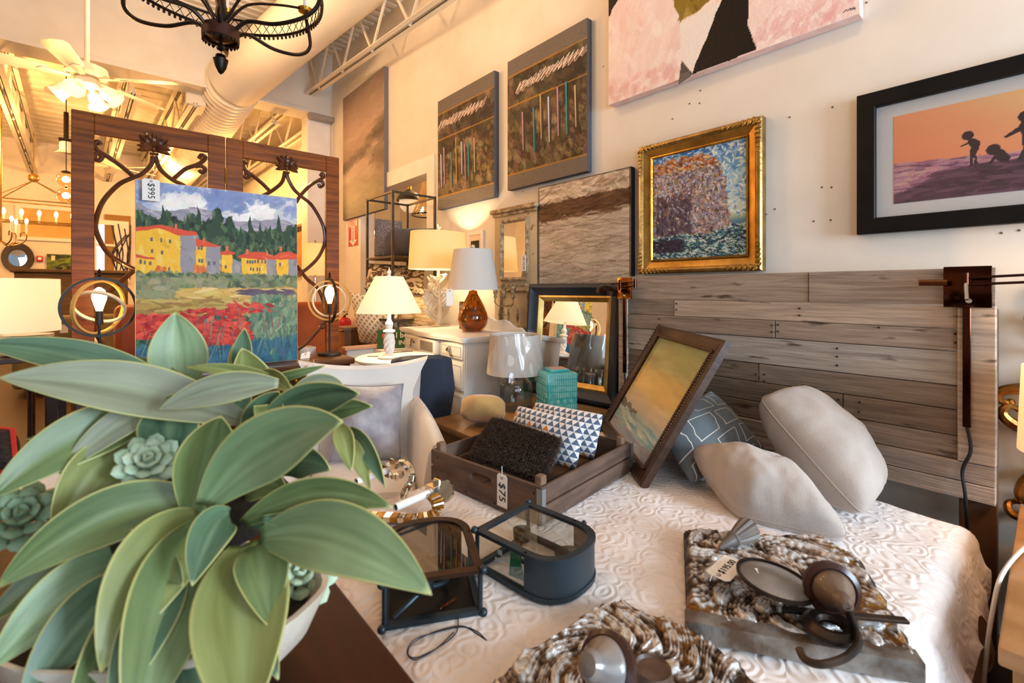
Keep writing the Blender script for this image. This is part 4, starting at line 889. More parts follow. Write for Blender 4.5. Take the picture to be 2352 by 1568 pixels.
MB().tube([on_z(1012+i*1.6, 1396-i*1.0+4*math.sin(i*1.9), BZ+0.014) for i in range(24)], 0.0009, 5).build('copper_twist', mat('copper_wire', 'b0643a', rough=0.3, metal=1), t)
# --- mirrored candelabra
t = thing('mirrored_candelabra', 'mirrored glass candelabra with white candle tubes lying beside the crate', 'candelabra', on_z(960, 1175, BZ))
MT = mat('antique_mirror', 'e6e0d2', 'cfc6b2', sc=10, rough=0.06, metal=0.95); TUBE = mat('candle_tube', 'f0ece6', rough=0.35)
def seg_box(a, b, w_, h_, m, name):
    a, b = Vector(a), Vector(b); d = (b-a); x = d.normalized(); y = Vector((0, 0, 1)).cross(x).normalized(); z = x.cross(y)
    return MB().box(0, d.length, -w_/2, w_/2, -h_/2, h_/2, 0.002, 1, basis(a, x, y, z)).build(name, m, t, True)
for (a, b, za, zb) in (((908, 1165), (985, 1132), 0.60, 0.60), ((818, 1106), (885, 1082), 0.60, 0.60)):
    p, q = on_z(*a, za), on_z(*b, zb); d = (q-p).normalized()
    MB().lathe([(0.0095, 0), (0.013, 0), (0.013, (q-p).length), (0.0095, (q-p).length)], 16, (0, 0, 0), False, basis(p, d.orthogonal(), d.cross(d.orthogonal()), d)).build('candle_tube', TUBE, t, True)
    MB().lathe([(0.0085, 0.004), (0.0085, 0.03)], 12, (0, 0, 0), True, basis(p, d.orthogonal(), d.cross(d.orthogonal()), d)).build('tube_bore', mat('tube_bore', '1d2a4a', rough=0.6), t, True)
    s0, s1 = q, q+d*0.03; seg_box(s0, s1, 0.045, 0.045, MT, 'mirror_cup'); seg_box(s1, s1+d*0.012, 0.03, 0.075, MT, 'mirror_bobeche')
arc = [on_z(u, v, z) for u, v, z in ((925, 1158, 0.55), (928, 1130, 0.57), (944, 1108, 0.60), (946, 1084, 0.63), (930, 1064, 0.65), (908, 1066, 0.65), (900, 1084, 0.64), (912, 1096, 0.63), (922, 1086, 0.635))]
arc = smooth_path(arc, 3)
for i in range(0, len(arc)-1, 2): seg_box(arc[i], arc[min(i+2, len(arc)-1)], 0.022, 0.022, MT, 'mirror_facet')
arc = [on_z(u, v, z) for u, v, z in ((838, 1185, 0.54), (900, 1188, 0.54), (960, 1190, 0.54), (1000, 1178, 0.55), (1005, 1155, 0.58), (990, 1135, 0.60))]
arc = smooth_path(arc, 4)
for i in range(0, len(arc)-1): seg_box(arc[i], arc[i+1], 0.04, 0.018, MT if i % 2 else GOLD, 'mirror_facet')  # gilt facets between the mirror ones: a gold reflection put into the colour
c = on_z(1020, 1128, 0.60)
MB().lathe([(0.001, -0.009), (0.034, -0.009), (0.038, 0), (0.034, 0.009), (0.001, 0.009)], 24, (0, 0, 0), True, Matrix.Translation(c) @ Matrix.Rotation(-0.9, 4, 'Y') @ Matrix.Rotation(0.5, 4, 'X')).build('mirror_disc', MT, t, True)
# --- carved and silvered wooden panels of two wall sconces
def carved(name, poly, thick, fan, flutes, parent, z, seed, n=230):
    """relief panel: poly in plan, fan = centre the flutes radiate from; colour follows the rubbed-through silver leaf"""
    xs = [p[0] for p in poly]; ys = [p[1] for p in poly]; x0, x1, y0, y1 = min(xs), max(xs), min(ys), max(ys)
    X, Y = np.meshgrid(np.linspace(x0, x1, n), np.linspace(y0, y1, n), indexing='ij'); M = np.zeros(X.shape, bool); D = np.full(X.shape, 9.0)
    for i in range(len(poly)):
        (ax, ay), (bx, by) = poly[i], poly[(i+1) % len(poly)]
        if ay != by: M ^= ((Y > min(ay, by)) & (Y <= max(ay, by)) & (X < ax+(Y-ay)*(bx-ax)/(by-ay)))
        tt = np.clip(((X-ax)*(bx-ax)+(Y-ay)*(by-ay))/((bx-ax)**2+(by-ay)**2), 0, 1); D = np.minimum(D, np.hypot(X-ax-tt*(bx-ax), Y-ay-tt*(by-ay)))
    A = np.arctan2(Y-fan[1], X-fan[0]); R = np.hypot(X-fan[0], Y-fan[1])
    def nz(k, o):
        return np.array([[mnoise.noise((X[i, j]*k+o, Y[i, j]*k, seed)) for j in range(n)] for i in range(n)])
    n1, n2, n3, n4 = nz(9, 1), nz(28, 7), nz(75, 3), nz(170, 5)
    edge = np.clip(D/0.018, 0, 1); Hh = np.zeros(X.shape); A2 = A+0.5*np.sin(R*22)+n1*0.25
    bands = [(0.03, 0.10, 0.8), (0.075, 0.16, 1.0), (0.13, 0.225, 1.0), (0.19, 0.30, 1.2), (0.26, 0.40, 1.4), (0.34, 0.5, 1.6)]
    for bi, (r0, r1, kk) in enumerate(bands):
        nl = max(5, int(flutes*kk*0.5)); q = A2*nl/(2*PI)+0.5*(bi % 2)+n1*0.15; x = q-np.floor(q)-0.5; s_ = np.clip((R-r0)/(r1-r0), 0, 1); ins = (R > r0) & (R < r1)
        wd = 0.5*np.clip(1-(s_-0.35)**2*2.2, 0.02, 1)**0.6; lob = np.clip(1-(np.abs(x)/wd)**2, 0, 1)
        lf_ = (0.003+0.017*s_**1.3)*lob**0.55-0.006*np.exp(-(x/0.05)**2)*s_+0.003*np.cos(x*38)*lob
        Hh = np.where(ins & (lob > 0), np.maximum(Hh, lf_), Hh)
    Hh = (Hh+0.004*n2+0.0035*n3)*edge**0.6+thick*(0.55+0.45*edge)
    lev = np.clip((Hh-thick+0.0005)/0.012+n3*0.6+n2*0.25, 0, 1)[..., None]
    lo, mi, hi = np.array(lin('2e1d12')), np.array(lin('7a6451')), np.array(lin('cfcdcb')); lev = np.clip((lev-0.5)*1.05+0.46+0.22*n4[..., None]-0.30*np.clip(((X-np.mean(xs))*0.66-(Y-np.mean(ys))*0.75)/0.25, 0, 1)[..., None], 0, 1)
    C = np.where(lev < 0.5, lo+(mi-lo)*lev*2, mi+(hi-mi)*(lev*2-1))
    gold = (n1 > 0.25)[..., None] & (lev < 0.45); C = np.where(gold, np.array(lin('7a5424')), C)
    idx = -np.ones(X.shape, int); vs = []; cols = []
    for i in range(n):
        for j in range(n):
            if M[i, j]: idx[i, j] = len(vs); vs.append((X[i, j], Y[i, j], z+Hh[i, j])); cols.append((*C[i, j], 1))
    fs = []
    for i in range(n-1):
        for j in range(n-1):
            q = (idx[i, j], idx[i+1, j], idx[i+1, j+1], idx[i, j+1])
            if min(q) >= 0: fs.append(q)
    # skirt down to the bed
    from collections import Counter
    ec = Counter()
    for f in fs:
        for k in range(4): ec[tuple(sorted((f[k], f[(k+1) % 4])))] += 1
    low = {}
    def lowv(i):
        if i not in low: low[i] = len(vs); vs.append((vs[i][0], vs[i][1], z)); cols.append((*lo, 1))
        return low[i]
    for (a, b), c in list(ec.items()):
        if c == 1: fs.append((a, b, lowv(b), lowv(a)))
    me = bpy.data.meshes.new(name); me.from_pydata(vs, [], fs); me.update()
    at = me.color_attributes.new('paint', 'FLOAT_COLOR', 'POINT'); at.data.foreach_set('color', np.array(cols, np.float32).ravel())
    bm = bmesh.new(); bm.from_mesh(me); bmesh.ops.recalc_face_normals(bm, faces=bm.faces)
    for f in bm.faces: f.smooth = True
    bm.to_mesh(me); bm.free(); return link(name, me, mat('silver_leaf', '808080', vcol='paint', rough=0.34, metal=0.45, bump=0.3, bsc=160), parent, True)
def rough_edge(pts, amp, k):
    out = []
    for (a, b) in zip(pts, pts[1:]):
        for i in range(k):
            t_ = i/k; q = amp*abs(math.sin(PI*(t_*3)))*(0.6+0.6*RS.rand()); d = (Vector(b)-Vector(a)).normalized()
            out.append((a[0]+(b[0]-a[0])*t_+d.y*q, a[1]+(b[1]-a[1])*t_-d.x*q))
    return out+[pts[-1]]
O2 = Vector((0.986, 0.537)); e1 = Vector((0.38, 0.218))/0.438; e2 = Vector((0.238, -0.366))/0.437
W_ = lambda a, b: tuple(O2+e2*a+e1*b)
WOODB = mat('turned_brown', '4a3428', '6d5a4c', sc=12, rough=0.35, coat=0.2); IRB = mat('arm_iron', '241d19', '4a3a30', sc=10, rough=0.4, metal=0.7)
s1 = thing('carved_wall_sconce', 'carved silvered wooden sconce with a round glass disc, below the oatmeal cushions', 'sconce', (1.2, 0.45, BZ))
pol = [W_(0, 0), W_(0.437, 0)]+rough_edge([W_(0.437, 0), W_(0.445, 0.2), W_(0.456, 0.42)], 0.016, 12)[1:]+rough_edge([W_(0.456, 0.42), W_(0.39, 0.50), W_(0.2, 0.455), W_(0.0, 0.438)], 0.016, 10)[1:]
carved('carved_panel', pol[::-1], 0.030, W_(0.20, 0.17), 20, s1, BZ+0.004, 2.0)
q = [W_(-0.004, -0.012), W_(0.44, -0.012), W_(0.44, 0.03), W_(-0.004, 0.03)]
MB().prism(q, BZ+0.004, BZ+0.046).build('base_moulding', mat('silver_mould', '9a968f', '5f4c3c', sc=16, rough=0.35, metal=0.4, bump=0.2, bsc=60), s1, True)
PZ = BZ+0.05
c = at_d(1780, 1330, 1.10); nv = (CP-c).normalized()*0.02+Vector((0, 0, 0.9))+RT*0.12; nv.normalize(); mt = basis(c, nv.orthogonal(), nv.cross(nv.orthogonal()), nv)
MB().lathe([(0.001, 0.012), (0.03, 0.010), (0.06, 0.004), (0.078, -0.003), (0.001, -0.003)], 40, (0, 0, 0), True, mt).build('glass_disc', mat('smoked_glass', '8a857e', rough=0.22, metal=0.4, coat=0.3), s1, True)
mb = MB().lathe([(0.076, -0.006), (0.082, -0.006), (0.083, 0.002), (0.077, 0.002)], 40, (0, 0, 0), False, mt); mb.build('disc_rim', IRB, s1, True)
MB().box(-0.010, 0.010, -0.004, 0.004, 0.0115, 0.0125, 0, 1, mt @ Matrix.Translation((0.01, 0.035, -0.004))).build('paper_sticker', TAGP, s1, True)
a, b = at_d(1772, 1402, 1.06), at_d(2085, 1492, 1.02); a.z = b.z = PZ+0.012; d = b-a
MB().box(0, d.length, -0.009, 0.009, -0.004, 0.004, 0.002, 1, basis(a, d, Vector((0, 0, 1)).cross(d), (0, 0, 1))).build('iron_bar', IRB, s1, True)
p = on_z(1789, 1402, PZ+0.014); q = at_d(1788, 1368, p.dot(FW) if False else (p-CP).dot(FW)+0.002); q.x, q.y = p.x, p.y
MB().cyl(p, p+Vector((0, 0, 0.016)), 0.006, n=10).sph(p+Vector((0, 0, 0.020)), 0.010, 12).build('stem_ball', mat('pewter', '9a9288', rough=0.3, metal=0.8), s1, True)
c = on_z(1908, 1440, PZ+0.014)
MB().lathe([(0.022, 0.0), (0.026, 0.010), (0.040, 0.013), (0.052, 0.004), (0.054, -0.004), (0.022, -0.004)], 32, c, False).build('wall_rosette', IRB, s1, True)
cc = at_d(1910, 1352, 1.04); ax = (at_d(1948, 1405, 0.99)-cc).normalized(); ax = (ax*0.6+(CP-cc).normalized()*0.6+Vector((0, 0, 0.1))).normalized(); mt = basis(cc, ax.orthogonal(), ax.cross(ax.orthogonal()), ax)
MB().lathe([(0.050, -0.012), (0.056, -0.006), (0.056, 0.006), (0.046, 0.012), (0.040, 0.006), (0.040, -0.012)], 32, (0, 0, 0), False, mt).build('drip_pan', mat('dark_pan', '3a1f16', rough=0.3), s1, True)
MB().lathe([(0.043, -0.010), (0.044, 0.004), (0.036, 0.026), (0.022, 0.045), (0.017, 0.055), (0.020, 0.062), (0.016, 0.075), (0.008, 0.085), (0.001, 0.085)], 28, (0, 0, 0), True, mt).build('candle_cup', WOODB, s1, True)
MB().cyl(cc-ax*0.012, cc-ax*0.062, 0.017, 0.0185, 16).build('candle_stub', mat('honey_wax', 'b8894e', 'd0aa78', sc=10, rough=0.5), s1, True)
mb = MB()
for i in range(14): a_ = 2*PI*i/14; mb.sph(mt @ Vector((0.0535*math.cos(a_), 0.0535*math.sin(a_), 0.004)), 0.0022, 6)
mb.build('brass_dots', mat('brass', 'c8963c', rough=0.3, metal=1), s1, True)
arm = [mt @ Vector((0, 0, 0.08))]+[on_z(u, v, z) for u, v, z in ((1962, 1440, 0.60), (1972, 1475, 0.60), (1945, 1508, 0.585), (1890, 1525, 0.575), (1850, 1515, 0.57), (1836, 1490, 0.575))]
MB().tube(smooth_path(arm, 6), 0.0075, 10).build('candle_arm', IRB, s1, True)
q1, q2, q3, q4 = [on_z(u, v, PZ+0.03) for u, v in ((1620, 1312), (1672, 1338), (1718, 1298), (1663, 1270))]
o_, z_ = (q1+q2)/2, ((q1+q2)-(q3+q4)).normalized(); x_ = (q2-q1).normalized(); x_ = -x_ if z_.cross(x_).z > 0 else x_; x_ = (x_-z_*x_.dot(z_)).normalized()
price_tag('price_tag', 'white card tag marked $195.00 tied to the round glass disc', basis(o_, x_, z_.cross(x_), z_), (q2-q1).length, ((q3+q4)-(q1+q2)).length/2, '$195.00', 0.024, -PI/2)
# loose fluted finial
c0, c1 = on_z(1652, 1258, BZ+0.056), on_z(1722, 1214, BZ+0.075); d = (c1-c0).normalized(); mt = basis(c0, d.orthogonal(), d.cross(d.orthogonal()), d); LL = (c1-c0).length
t = thing('fluted_finial', 'fluted grey wooden cone finial lying at the corner of the carved sconce', 'finial', on_z(1690, 1240, BZ+0.05))
MB().lathe([(0.002, 0), (0.006, 0.004), (0.016, LL*0.36), (0.018, LL*0.42), (0.021, LL*0.44), (0.021, LL*0.48), (0.017, LL*0.50)], 24, (0, 0, 0), True, mt).build('cone_tip', mat('grey_turned', '5b5350', '75695f', sc=14, rough=0.5), t, True)
MB().lathe([(0.018, LL*0.50), (0.026, LL*0.7), (0.034, LL*0.98), (0.030, LL), (0.001, LL*1.0)], 48, (0, 0, 0), True, mt, lambda a, z: 1+0.07*math.cos(12*a)).build('fluted_bell', mat('grey_turned', '5b5350'), t, True)
# second sconce, at the bottom of the picture
s2 = thing('carved_wall_sconce', 'carved silvered wooden sconce with a pointed crest, nearest the foot of the bed', 'sconce', (0.78, 0.55, BZ))
pix = [(1120, 1568), (1190, 1500), (1262, 1455), (1300, 1440), (1330, 1408), (1378, 1384), (1440, 1374), (1472, 1395), (1530, 1415), (1600, 1446), (1660, 1490), (1712, 1530), (1745, 1568)]
pix = [tuple(on_z(u, v, BZ+0.03).xy) for u, v in pix]
pol = rough_edge(pix, 0.008, 4)+[tuple(on_z(1800, 1700, BZ+0.03).xy), tuple(on_z(1080, 1690, BZ+0.03).xy)]
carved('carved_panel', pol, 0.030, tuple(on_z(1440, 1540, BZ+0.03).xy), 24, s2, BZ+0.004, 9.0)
cc = at_d(1395, 1530, 0.83); ax = ((CP-cc).normalized()*0.85+RT*(-0.6)+Vector((0, 0, 0.05))).normalized(); mt = basis(cc, ax.orthogonal(), ax.cross(ax.orthogonal()), ax)
MB().lathe([(0.048, -0.012), (0.055, -0.006), (0.055, 0.006), (0.046, 0.012), (0.038, 0.006), (0.038, -0.012)], 32, (0, 0, 0), False, mt).build('drip_pan', mat('dark_pan', '3a1f16'), s2, True)
MB().lathe([(0.044, -0.010), (0.046, 0.006), (0.040, 0.022), (0.026, 0.036), (0.020, 0.046), (0.024, 0.054), (0.018, 0.066), (0.001, 0.07)], 28, (0, 0, 0), True, mt).build('candle_cup', mat('blue_grey_turned', '6d7078', '8a7a6c', sc=9, rough=0.25, coat=0.4), s2, True)
mb = MB()
for i in range(14): a_ = 2*PI*i/14; mb.sph(mt @ Vector((0.0525*math.cos(a_), 0.0525*math.sin(a_), 0.005)), 0.0024, 6)
mb.build('brass_dots', mat('brass', 'c8963c'), s2, True)
MB().cyl(cc-ax*0.012, cc-ax*0.06+Vector((0, 0, 0.008)), 0.019, 0.018, 16).build('candle_stub', mat('ivory_wax', 'e2d6bc', rough=0.5), s2, True)
c = on_z(1500, 1575, BZ+0.06)
MB().lathe([(0.001, 0), (0.03, 0.002), (0.036, 0.018), (0.032, 0.035), (0.028, 0.03), (0.001, 0.03)], 24, c).build('wall_rosette', WOODB, s2, True)
# ================================================================== FURNITURE BEHIND THE BED
CZ = 0.85
# --- long dark console with the village painting
cons = thing('console_table', 'long dark console table carrying the village painting and the two ring lamps', 'table', (0.35, 3.22, 0))
DWOOD = mat('dark_console', '2a1c16', '3a271c', sc=5, stretch=(0.5, 4, 4), rough=0.28, coat=0.3)
MB().box(-0.13, 1.262, 3.035, 3.43, CZ-0.04, CZ, 0.006, 2).build('top', mat('console_top', '4a3020', '38241a', sc=5, stretch=(0.4, 6, 1), rough=0.3, coat=0.3), cons, True)
MB().box(-0.10, 1.24, 3.06, 3.40, CZ-0.18, CZ-0.04, 0.004).build('apron', DWOOD, cons, True)
for x in (-0.10, 1.17):
    for y in (3.07, 3.34): MB().box(x, x+0.06, y, y+0.06, 0, CZ-0.17, 0.006).build('leg', DWOOD, cons, True)
for x in (-0.06, 0.58):
    f = MB().box(x, x+0.60, 3.045, 3.062, CZ-0.165, CZ-0.055, 0.004).build('drawer', DWOOD, cons, True); MB().sph((x+0.31, 3.037, CZ-0.11), 0.013, 10).build('knob', GOLD, f, True)
# --- village painting
Y = 3.15; a, b = on_y(308, 408, Y), on_y(690, 829, Y); w, h = 0.80, 1.07
x0 = on_y(311, 600, Y).x; x1 = on_y(684, 600, Y).x; w = x1-x0; z1 = on_y(308, 408, Y).z; h = z1-CZ-0.006
t = thing('village_painting', 'bright canvas of yellow houses, dark firs and a red poppy field, standing on the console', 'painting', ((x0+x1)/2, Y, CZ+0.004), rot=(math.radians(-1.2), 0, math.radians(-0.6)))
MB().box(-w/2, w/2, 0.0, 0.035, 0, h, 0.003).build('stretched_canvas', mat('raw_canvas', 'ddd0b8', rough=0.9), t)
cv = Canvas(300, 360)
def lv(u, v):        # pixel -> fraction of the canvas (its four corners in the photograph)
    s = (u-308)/(677-308); s2 = s
    for _ in range(2): top = 408+(447-408)*s2; bot = 862+(829-862)*s2
    return (s, (v-top)/(bot-top))
V = lambda *p: [lv(*q) for q in p]
cv.grad([(0, '8fa3cc'), (0.10, 'a9b4cf'), (0.22, 'b9bccb'), (1, '90a0a0')])
for c, n_, b_ in (('dfe0e4', 240, (0.1, 0.02, 1, 0.2)), ('eceae8', 160, (0.5, 0.04, 1, 0.18)), ('c3c6d4', 200, (0, 0, 1, 0.2)), ('8698c4', 120, (0, 0, 1, 0.1)), ('f2efe9', 70, (0.15, 0.06, 0.38, 0.14)), ('f2efe9', 80, (0.55, 0.07, 0.8, 0.16)), ('7f90bd', 60, (0.42, 0.0, 0.62, 0.12))):
    cv.dabs(n_, [c], (0.05, 0.018), b_, None, -0.4, 0.6, 0.03, 0.55)
cv.poly(V((308, 462), (340, 478), (375, 482), (420, 470), (460, 478), (500, 498), (545, 503), (600, 497), (640, 498), (680, 512), (680, 580), (308, 560)), '9c97a4', 1, 0.003)
mt_ = cv.inside(V((308, 462), (340, 478), (375, 482), (420, 470), (460, 478), (500, 498), (545, 503), (600, 497), (640, 498), (680, 512), (680, 580), (308, 560)))
cv.dabs(260, ['8a8698', 'b5aeb4', '7d7a90', 'c0b9ba'], (0.05, 0.010), (0, 0.05, 1, 0.4), mt_, 0.25, 0.3, 0.03, 0.6)
tree = cv.inside(V((308, 490), (330, 486), (352, 500), (372, 490), (398, 505), (415, 490), (440, 508), (462, 500), (466, 482), (474, 470), (484, 482), (492, 512), (512, 490), (520, 525), (560, 532), (600, 520), (640, 524), (660, 512), (680, 520), (680, 640), (308, 640)), 0.005)
cv.a[tree] = cv.rgb('33442f'); cv.dabs(1800, ['2a3a2a', '405637', '1f2d22', '4d663f', '35503a', '5c7048'], (0.012, 0.026), (0, 0.12, 1, 0.55), tree, 0, 0.3, 0.03, 0.8)
for k in range(46):
    u = RS.uniform(310, 675); v = RS.uniform(540, 575); a_ = lv(u, v); cv.line([a_, (a_[0]+0.003, a_[1]+RS.uniform(0.03, 0.07))], '7d8a70', 0.0018, 0.5)
for k in range(16):
    u = 315+k*24; v = 500+14*math.sin(k*2.3)+(18 if u > 480 else 0); p_ = lv(u, v); cv.poly([(p_[0], p_[1]-0.05), (p_[0]+0.022, p_[1]+0.06), (p_[0]-0.022, p_[1]+0.06)], '2f4632', 1, 0.004)
p_ = lv(475, 472); cv.poly([(p_[0], p_[1]-0.02), (p_[0]+0.05, p_[1]+0.16), (p_[0]-0.05, p_[1]+0.16)], '2c4630', 1, 0.008)
field = V((308, 635), (680, 640), (700, 870), (300, 870))
cv.poly(field, 'b39a5e')
YEL, GRY, RED = 'f6bd34', '989298', 'dc5230'
def house(front, side, roof):
    m1 = cv.poly(V(*front), YEL, 1, 0.0015); cv.dabs(160, ['fbc93c', 'eeb02c', 'f2b838', 'f6d26a'], (0.03, 0.016), (0, 0.15, 1, 0.6), m1, 1.2, 0.4, 0.02, 0.6)
    if side: m2 = cv.poly(V(*side), GRY, 1, 0.0015); cv.dabs(120, ['a8a0a2', '8a848a', 'b3a8a0'], (0.03, 0.014), (0, 0.15, 1, 0.6), m2, 1.2, 0.4, 0.02, 0.6)
    m3 = cv.poly(V(*roof), RED, 1, 0.0015); cv.dabs(80, ['e46a44', 'c24a30', 'e8805a'], (0.03, 0.008), (0, 0.15, 1, 0.6), m3, 0.3, 0.3, 0.02, 0.6)
house([(308, 528), (350, 520), (397, 538), (397, 625), (308, 640)], [(397, 535), (432, 537), (428, 640), (397, 640)], [(308, 520), (355, 513), (433, 530), (432, 538), (396, 537), (352, 521), (308, 530)])
house([(430, 560), (452, 558), (452, 632), (430, 630)], [(452, 558), (485, 562), (484, 638), (452, 632)], [(430, 545), (450, 548), (486, 564), (430, 562)])
house([(486, 578), (512, 576), (510, 636), (486, 640)], [(512, 590), (532, 600), (534, 645), (510, 636)], [(484, 577), (498, 571), (520, 576), (516, 581), (484, 582)])
house([(532, 588), (596, 588), (596, 645), (536, 645)], [(596, 590), (620, 592), (620, 645), (596, 645)], [(524, 586), (550, 575), (585, 574), (618, 586), (622, 593), (530, 590)])
house([(620, 590), (654, 588), (650, 650), (622, 645)], [(654, 588), (682, 592), (682, 655), (650, 650)], [(610, 587), (632, 574), (656, 573), (684, 584), (684, 592), (616, 592)])
house([(308, 590), (345, 594), (344, 640), (308, 640)], None, [(308, 582), (346, 592), (345, 596), (308, 590)])
for u, v in ((339, 548), (358, 549), (376, 552), (340, 575), (360, 578), (436, 566), (442, 566), (437, 596), (443, 597), (458, 602), (470, 602), (548, 598), (554, 598), (560, 598), (566, 597), (574, 597), (584, 598), (592, 598), (556, 615), (562, 616), (572, 616), (578, 616), (630, 604), (640, 640), (496, 610), (318, 600), (326, 602), (336, 603), (365, 618), (374, 617)):
    p_ = lv(u, v); cv.poly([(p_[0]-0.006, p_[1]-0.010), (p_[0]+0.006, p_[1]-0.010), (p_[0]+0.006, p_[1]+0.010), (p_[0]-0.006, p_[1]+0.010)], '5d5a66', 0.9)
for u, v in ((388, 517), (447, 549), (499, 568), (547, 575), (597, 579), (632, 568)):
    p_ = lv(u, v); cv.poly([(p_[0]-0.008, p_[1]-0.016), (p_[0]+0.008, p_[1]-0.016), (p_[0]+0.008, p_[1]+0.012), (p_[0]-0.008, p_[1]+0.012)], 'e0704a')
for u, v in ((356, 625), (438, 622)): cv.dabs(24, ['e08038', 'd8662c'], (0.016, 0.012), (lv(u-10, v)[0], lv(u, v-12)[1], lv(u+10, v)[0], lv(u, v+10)[1]), None, 1.2, 0.4, 0.03, 0.8)
cv.dabs(900, ['6f7a52', '8a8c62', '5c6a46', '9a9a74', '7d8a66', '4f6044'], (0.03, 0.014), (0, lv(400, 630)[1], 1, lv(400, 668)[1]), None, 0.3, 0.9, 0.03, 0.8)
cv.dabs(700, ['8c8f66', 'a09a72', '77805a', '93926c'], (0.035, 0.014), (0, lv(400, 640)[1], 0.5, lv(400, 700)[1]), None, 0.2, 0.8, 0.03, 0.8)
cv.dabs(650, ['cfa552', 'dcb868', 'e4c880', 'bf9648', 'dcb45c'], (0.06, 0.010), (0.25, lv(400, 664)[1], 1, lv(400, 708)[1]), None, -0.05, 0.15, 0.03, 0.8)
cv.dabs(420, ['a8863c', 'bfa052', '9c7a3a', 'c8aa60'], (0.06, 0.010), (0, lv(400, 690)[1], 0.6, lv(400, 725)[1]), None, 0.05, 0.2, 0.03, 0.8)
cv.dabs(60, ['6a5a6c', '5c4f60'], (0.05, 0.008), (0.62, lv(600, 664)[1], 0.95, lv(600, 676)[1]), None, 0, 0.1, 0.03, 0.7)
cv.dabs(1500, ['3c5a44', '4f6e50', '2f4c40', '5d7a54', '3a5c58', '274240'], (0.014, 0.03), (0, lv(400, 735)[1], 1, 1), None, 0.2, 0.5, 0.04, 0.75)
cv.dabs(700, ['5f7d64', '7d9274', '4d6e5c', '8fa07c'], (0.012, 0.03), (0.68, lv(600, 680)[1], 1, 0.95), None, 0.3, 0.5, 0.04, 0.7)
cv.dabs(360, ['2c5c78', '2f6a80', '264c66', '3a7a86'], (0.02, 0.04), (0, lv(320, 800)[1], 1, 1.0), None, 0.1, 0.3, 0.03, 0.6)
for bx, n_ in (((0.0, 722, 0.28, 772), 330), ((0.2, 742, 0.66, 795), 330), ((0.28, 708, 0.62, 742), 70), ((0.5, 696, 0.8, 720), 30)):
    cv.dabs(n_, ['d33a2e', 'c02a26', 'e04e3c', 'a82424', 'e2553a'], (0.03, 0.012), (bx[0], lv(450, bx[1])[1], bx[2], lv(450, bx[3])[1]), None, 0.1, 0.4, 0.04, 0.85)
for k in range(70):
    p_ = (RS.uniform(0, 1), RS.uniform(0.80, 0.98)); cv.line([p_, (p_[0]+RS.uniform(-0.05, 0.05), p_[1]-RS.uniform(0.05, 0.14))], ['6c8a70', '8aa084', '7a3a34', '9a4a3c', '4a7a7c'][k % 5], 0.0025, 0.7)
cv.speckle(0.012)
cv.mesh('painted_face', w-0.004, h-0.004, PAINT, t, -0.001, z0=0.002)
price_tag('price_tag', 'white card tag marked $995 hooked on the top of the village painting', Matrix.Translation(on_y(347, 411, Y-0.02)), 0.075, 0.115, '$995', 0.042, -PI/2)
# --- folding screen
SY = 3.52; SZ = 2.285
scr = thing('folding_screen', 'two-panel mahogany folding screen with scrolled bars and palm-leaf crests', 'screen', (0.6, SY, 0))
MAH = mat('mahogany', '8c4c14', '5e310c', sc=5, stretch=(0.6, 3, 9), rough=0.4, coat=0.0, spec=0.25, detail=6, dist=0.5); MAHV = mat('mahogany_scroll', '5c3016', '3f1e0c', sc=9, rough=0.28, coat=0.3)
XS = [(-0.13, 0.597), (0.603, 1.335)]
for xa, xb in XS:
    for x in (xa, xb-0.095): MB().box(x, x+0.095, SY-0.017, SY+0.017, 0.02, SZ, 0.003).build('stile', MAH, scr, True)
    MB().box(xa+0.095, xb-0.095, SY-0.016, SY+0.016, SZ-0.115, SZ, 0.003).build('top_rail', MAH, scr, True)
    MB().box(xa+0.095, xb-0.095, SY-0.016, SY+0.016, 0.10, 0.30, 0.003).build('bottom_rail', MAH, scr, True)
def bars(pts, r=0.0125, curl=None):
    P_ = [on_y(u, v, SY) for u, v in pts]
    return MB().tube(smooth_path(P_, 6), r, 8).build('scroll_bar', MAHV, scr, True)
bars([(232, 333), (226, 325), (218, 329), (222, 343), (250, 361), (283, 385), (306, 405)]); bars([(228, 352), (234, 360), (228, 368), (218, 364), (219, 353), (240, 353)])
bars([(351, 359), (347, 378), (327, 398), (306, 407), (272, 424), (238, 460), (222, 500), (221, 531), (243, 575), (272, 599), (306, 617), (330, 626)])
bars([(330, 603), (306, 623), (272, 650), (240, 680), (225, 720), (222, 760), (235, 786), (270, 812), (310, 838)])
bars([(357, 359), (368, 388), (395, 412), (425, 428), (455, 460), (470, 505), (470, 545), (455, 590), (420, 615), (395, 628)])
bars([(398, 411), (426, 388), (453, 378), (468, 368), (471, 360), (463, 356), (457, 364)]); bars([(448, 382), (462, 381), (471, 388), (464, 396), (457, 390)])
bars([(654, 395), (647, 419), (623, 439), (600, 452), (580, 475), (570, 510), (572, 550), (590, 590), (620, 615), (640, 628)])
bars([(568, 376), (562, 372), (558, 379), (564, 391), (579, 402), (603, 422), (622, 441)]); bars([(560, 398), (570, 398), (572, 405), (565, 408), (561, 402)])
bars([(659, 395), (661, 409), (674, 433), (691, 450), (715, 470), (736, 504), (745, 531), (745, 560), (731, 591), (705, 617), (680, 632)])
bars([(680, 465), (691, 448), (712, 426), (733, 413), (743, 406), (741, 398), (735, 403)]); bars([(730, 415), (739, 416), (742, 424), (735, 429), (732, 422)])
bars([(680, 608), (705, 640), (728, 660), (742, 690), (746, 720), (740, 745), (723, 767), (698, 793), (670, 810)]); bars([(738, 744), (744, 738), (747, 746), (740, 752), (735, 748)])
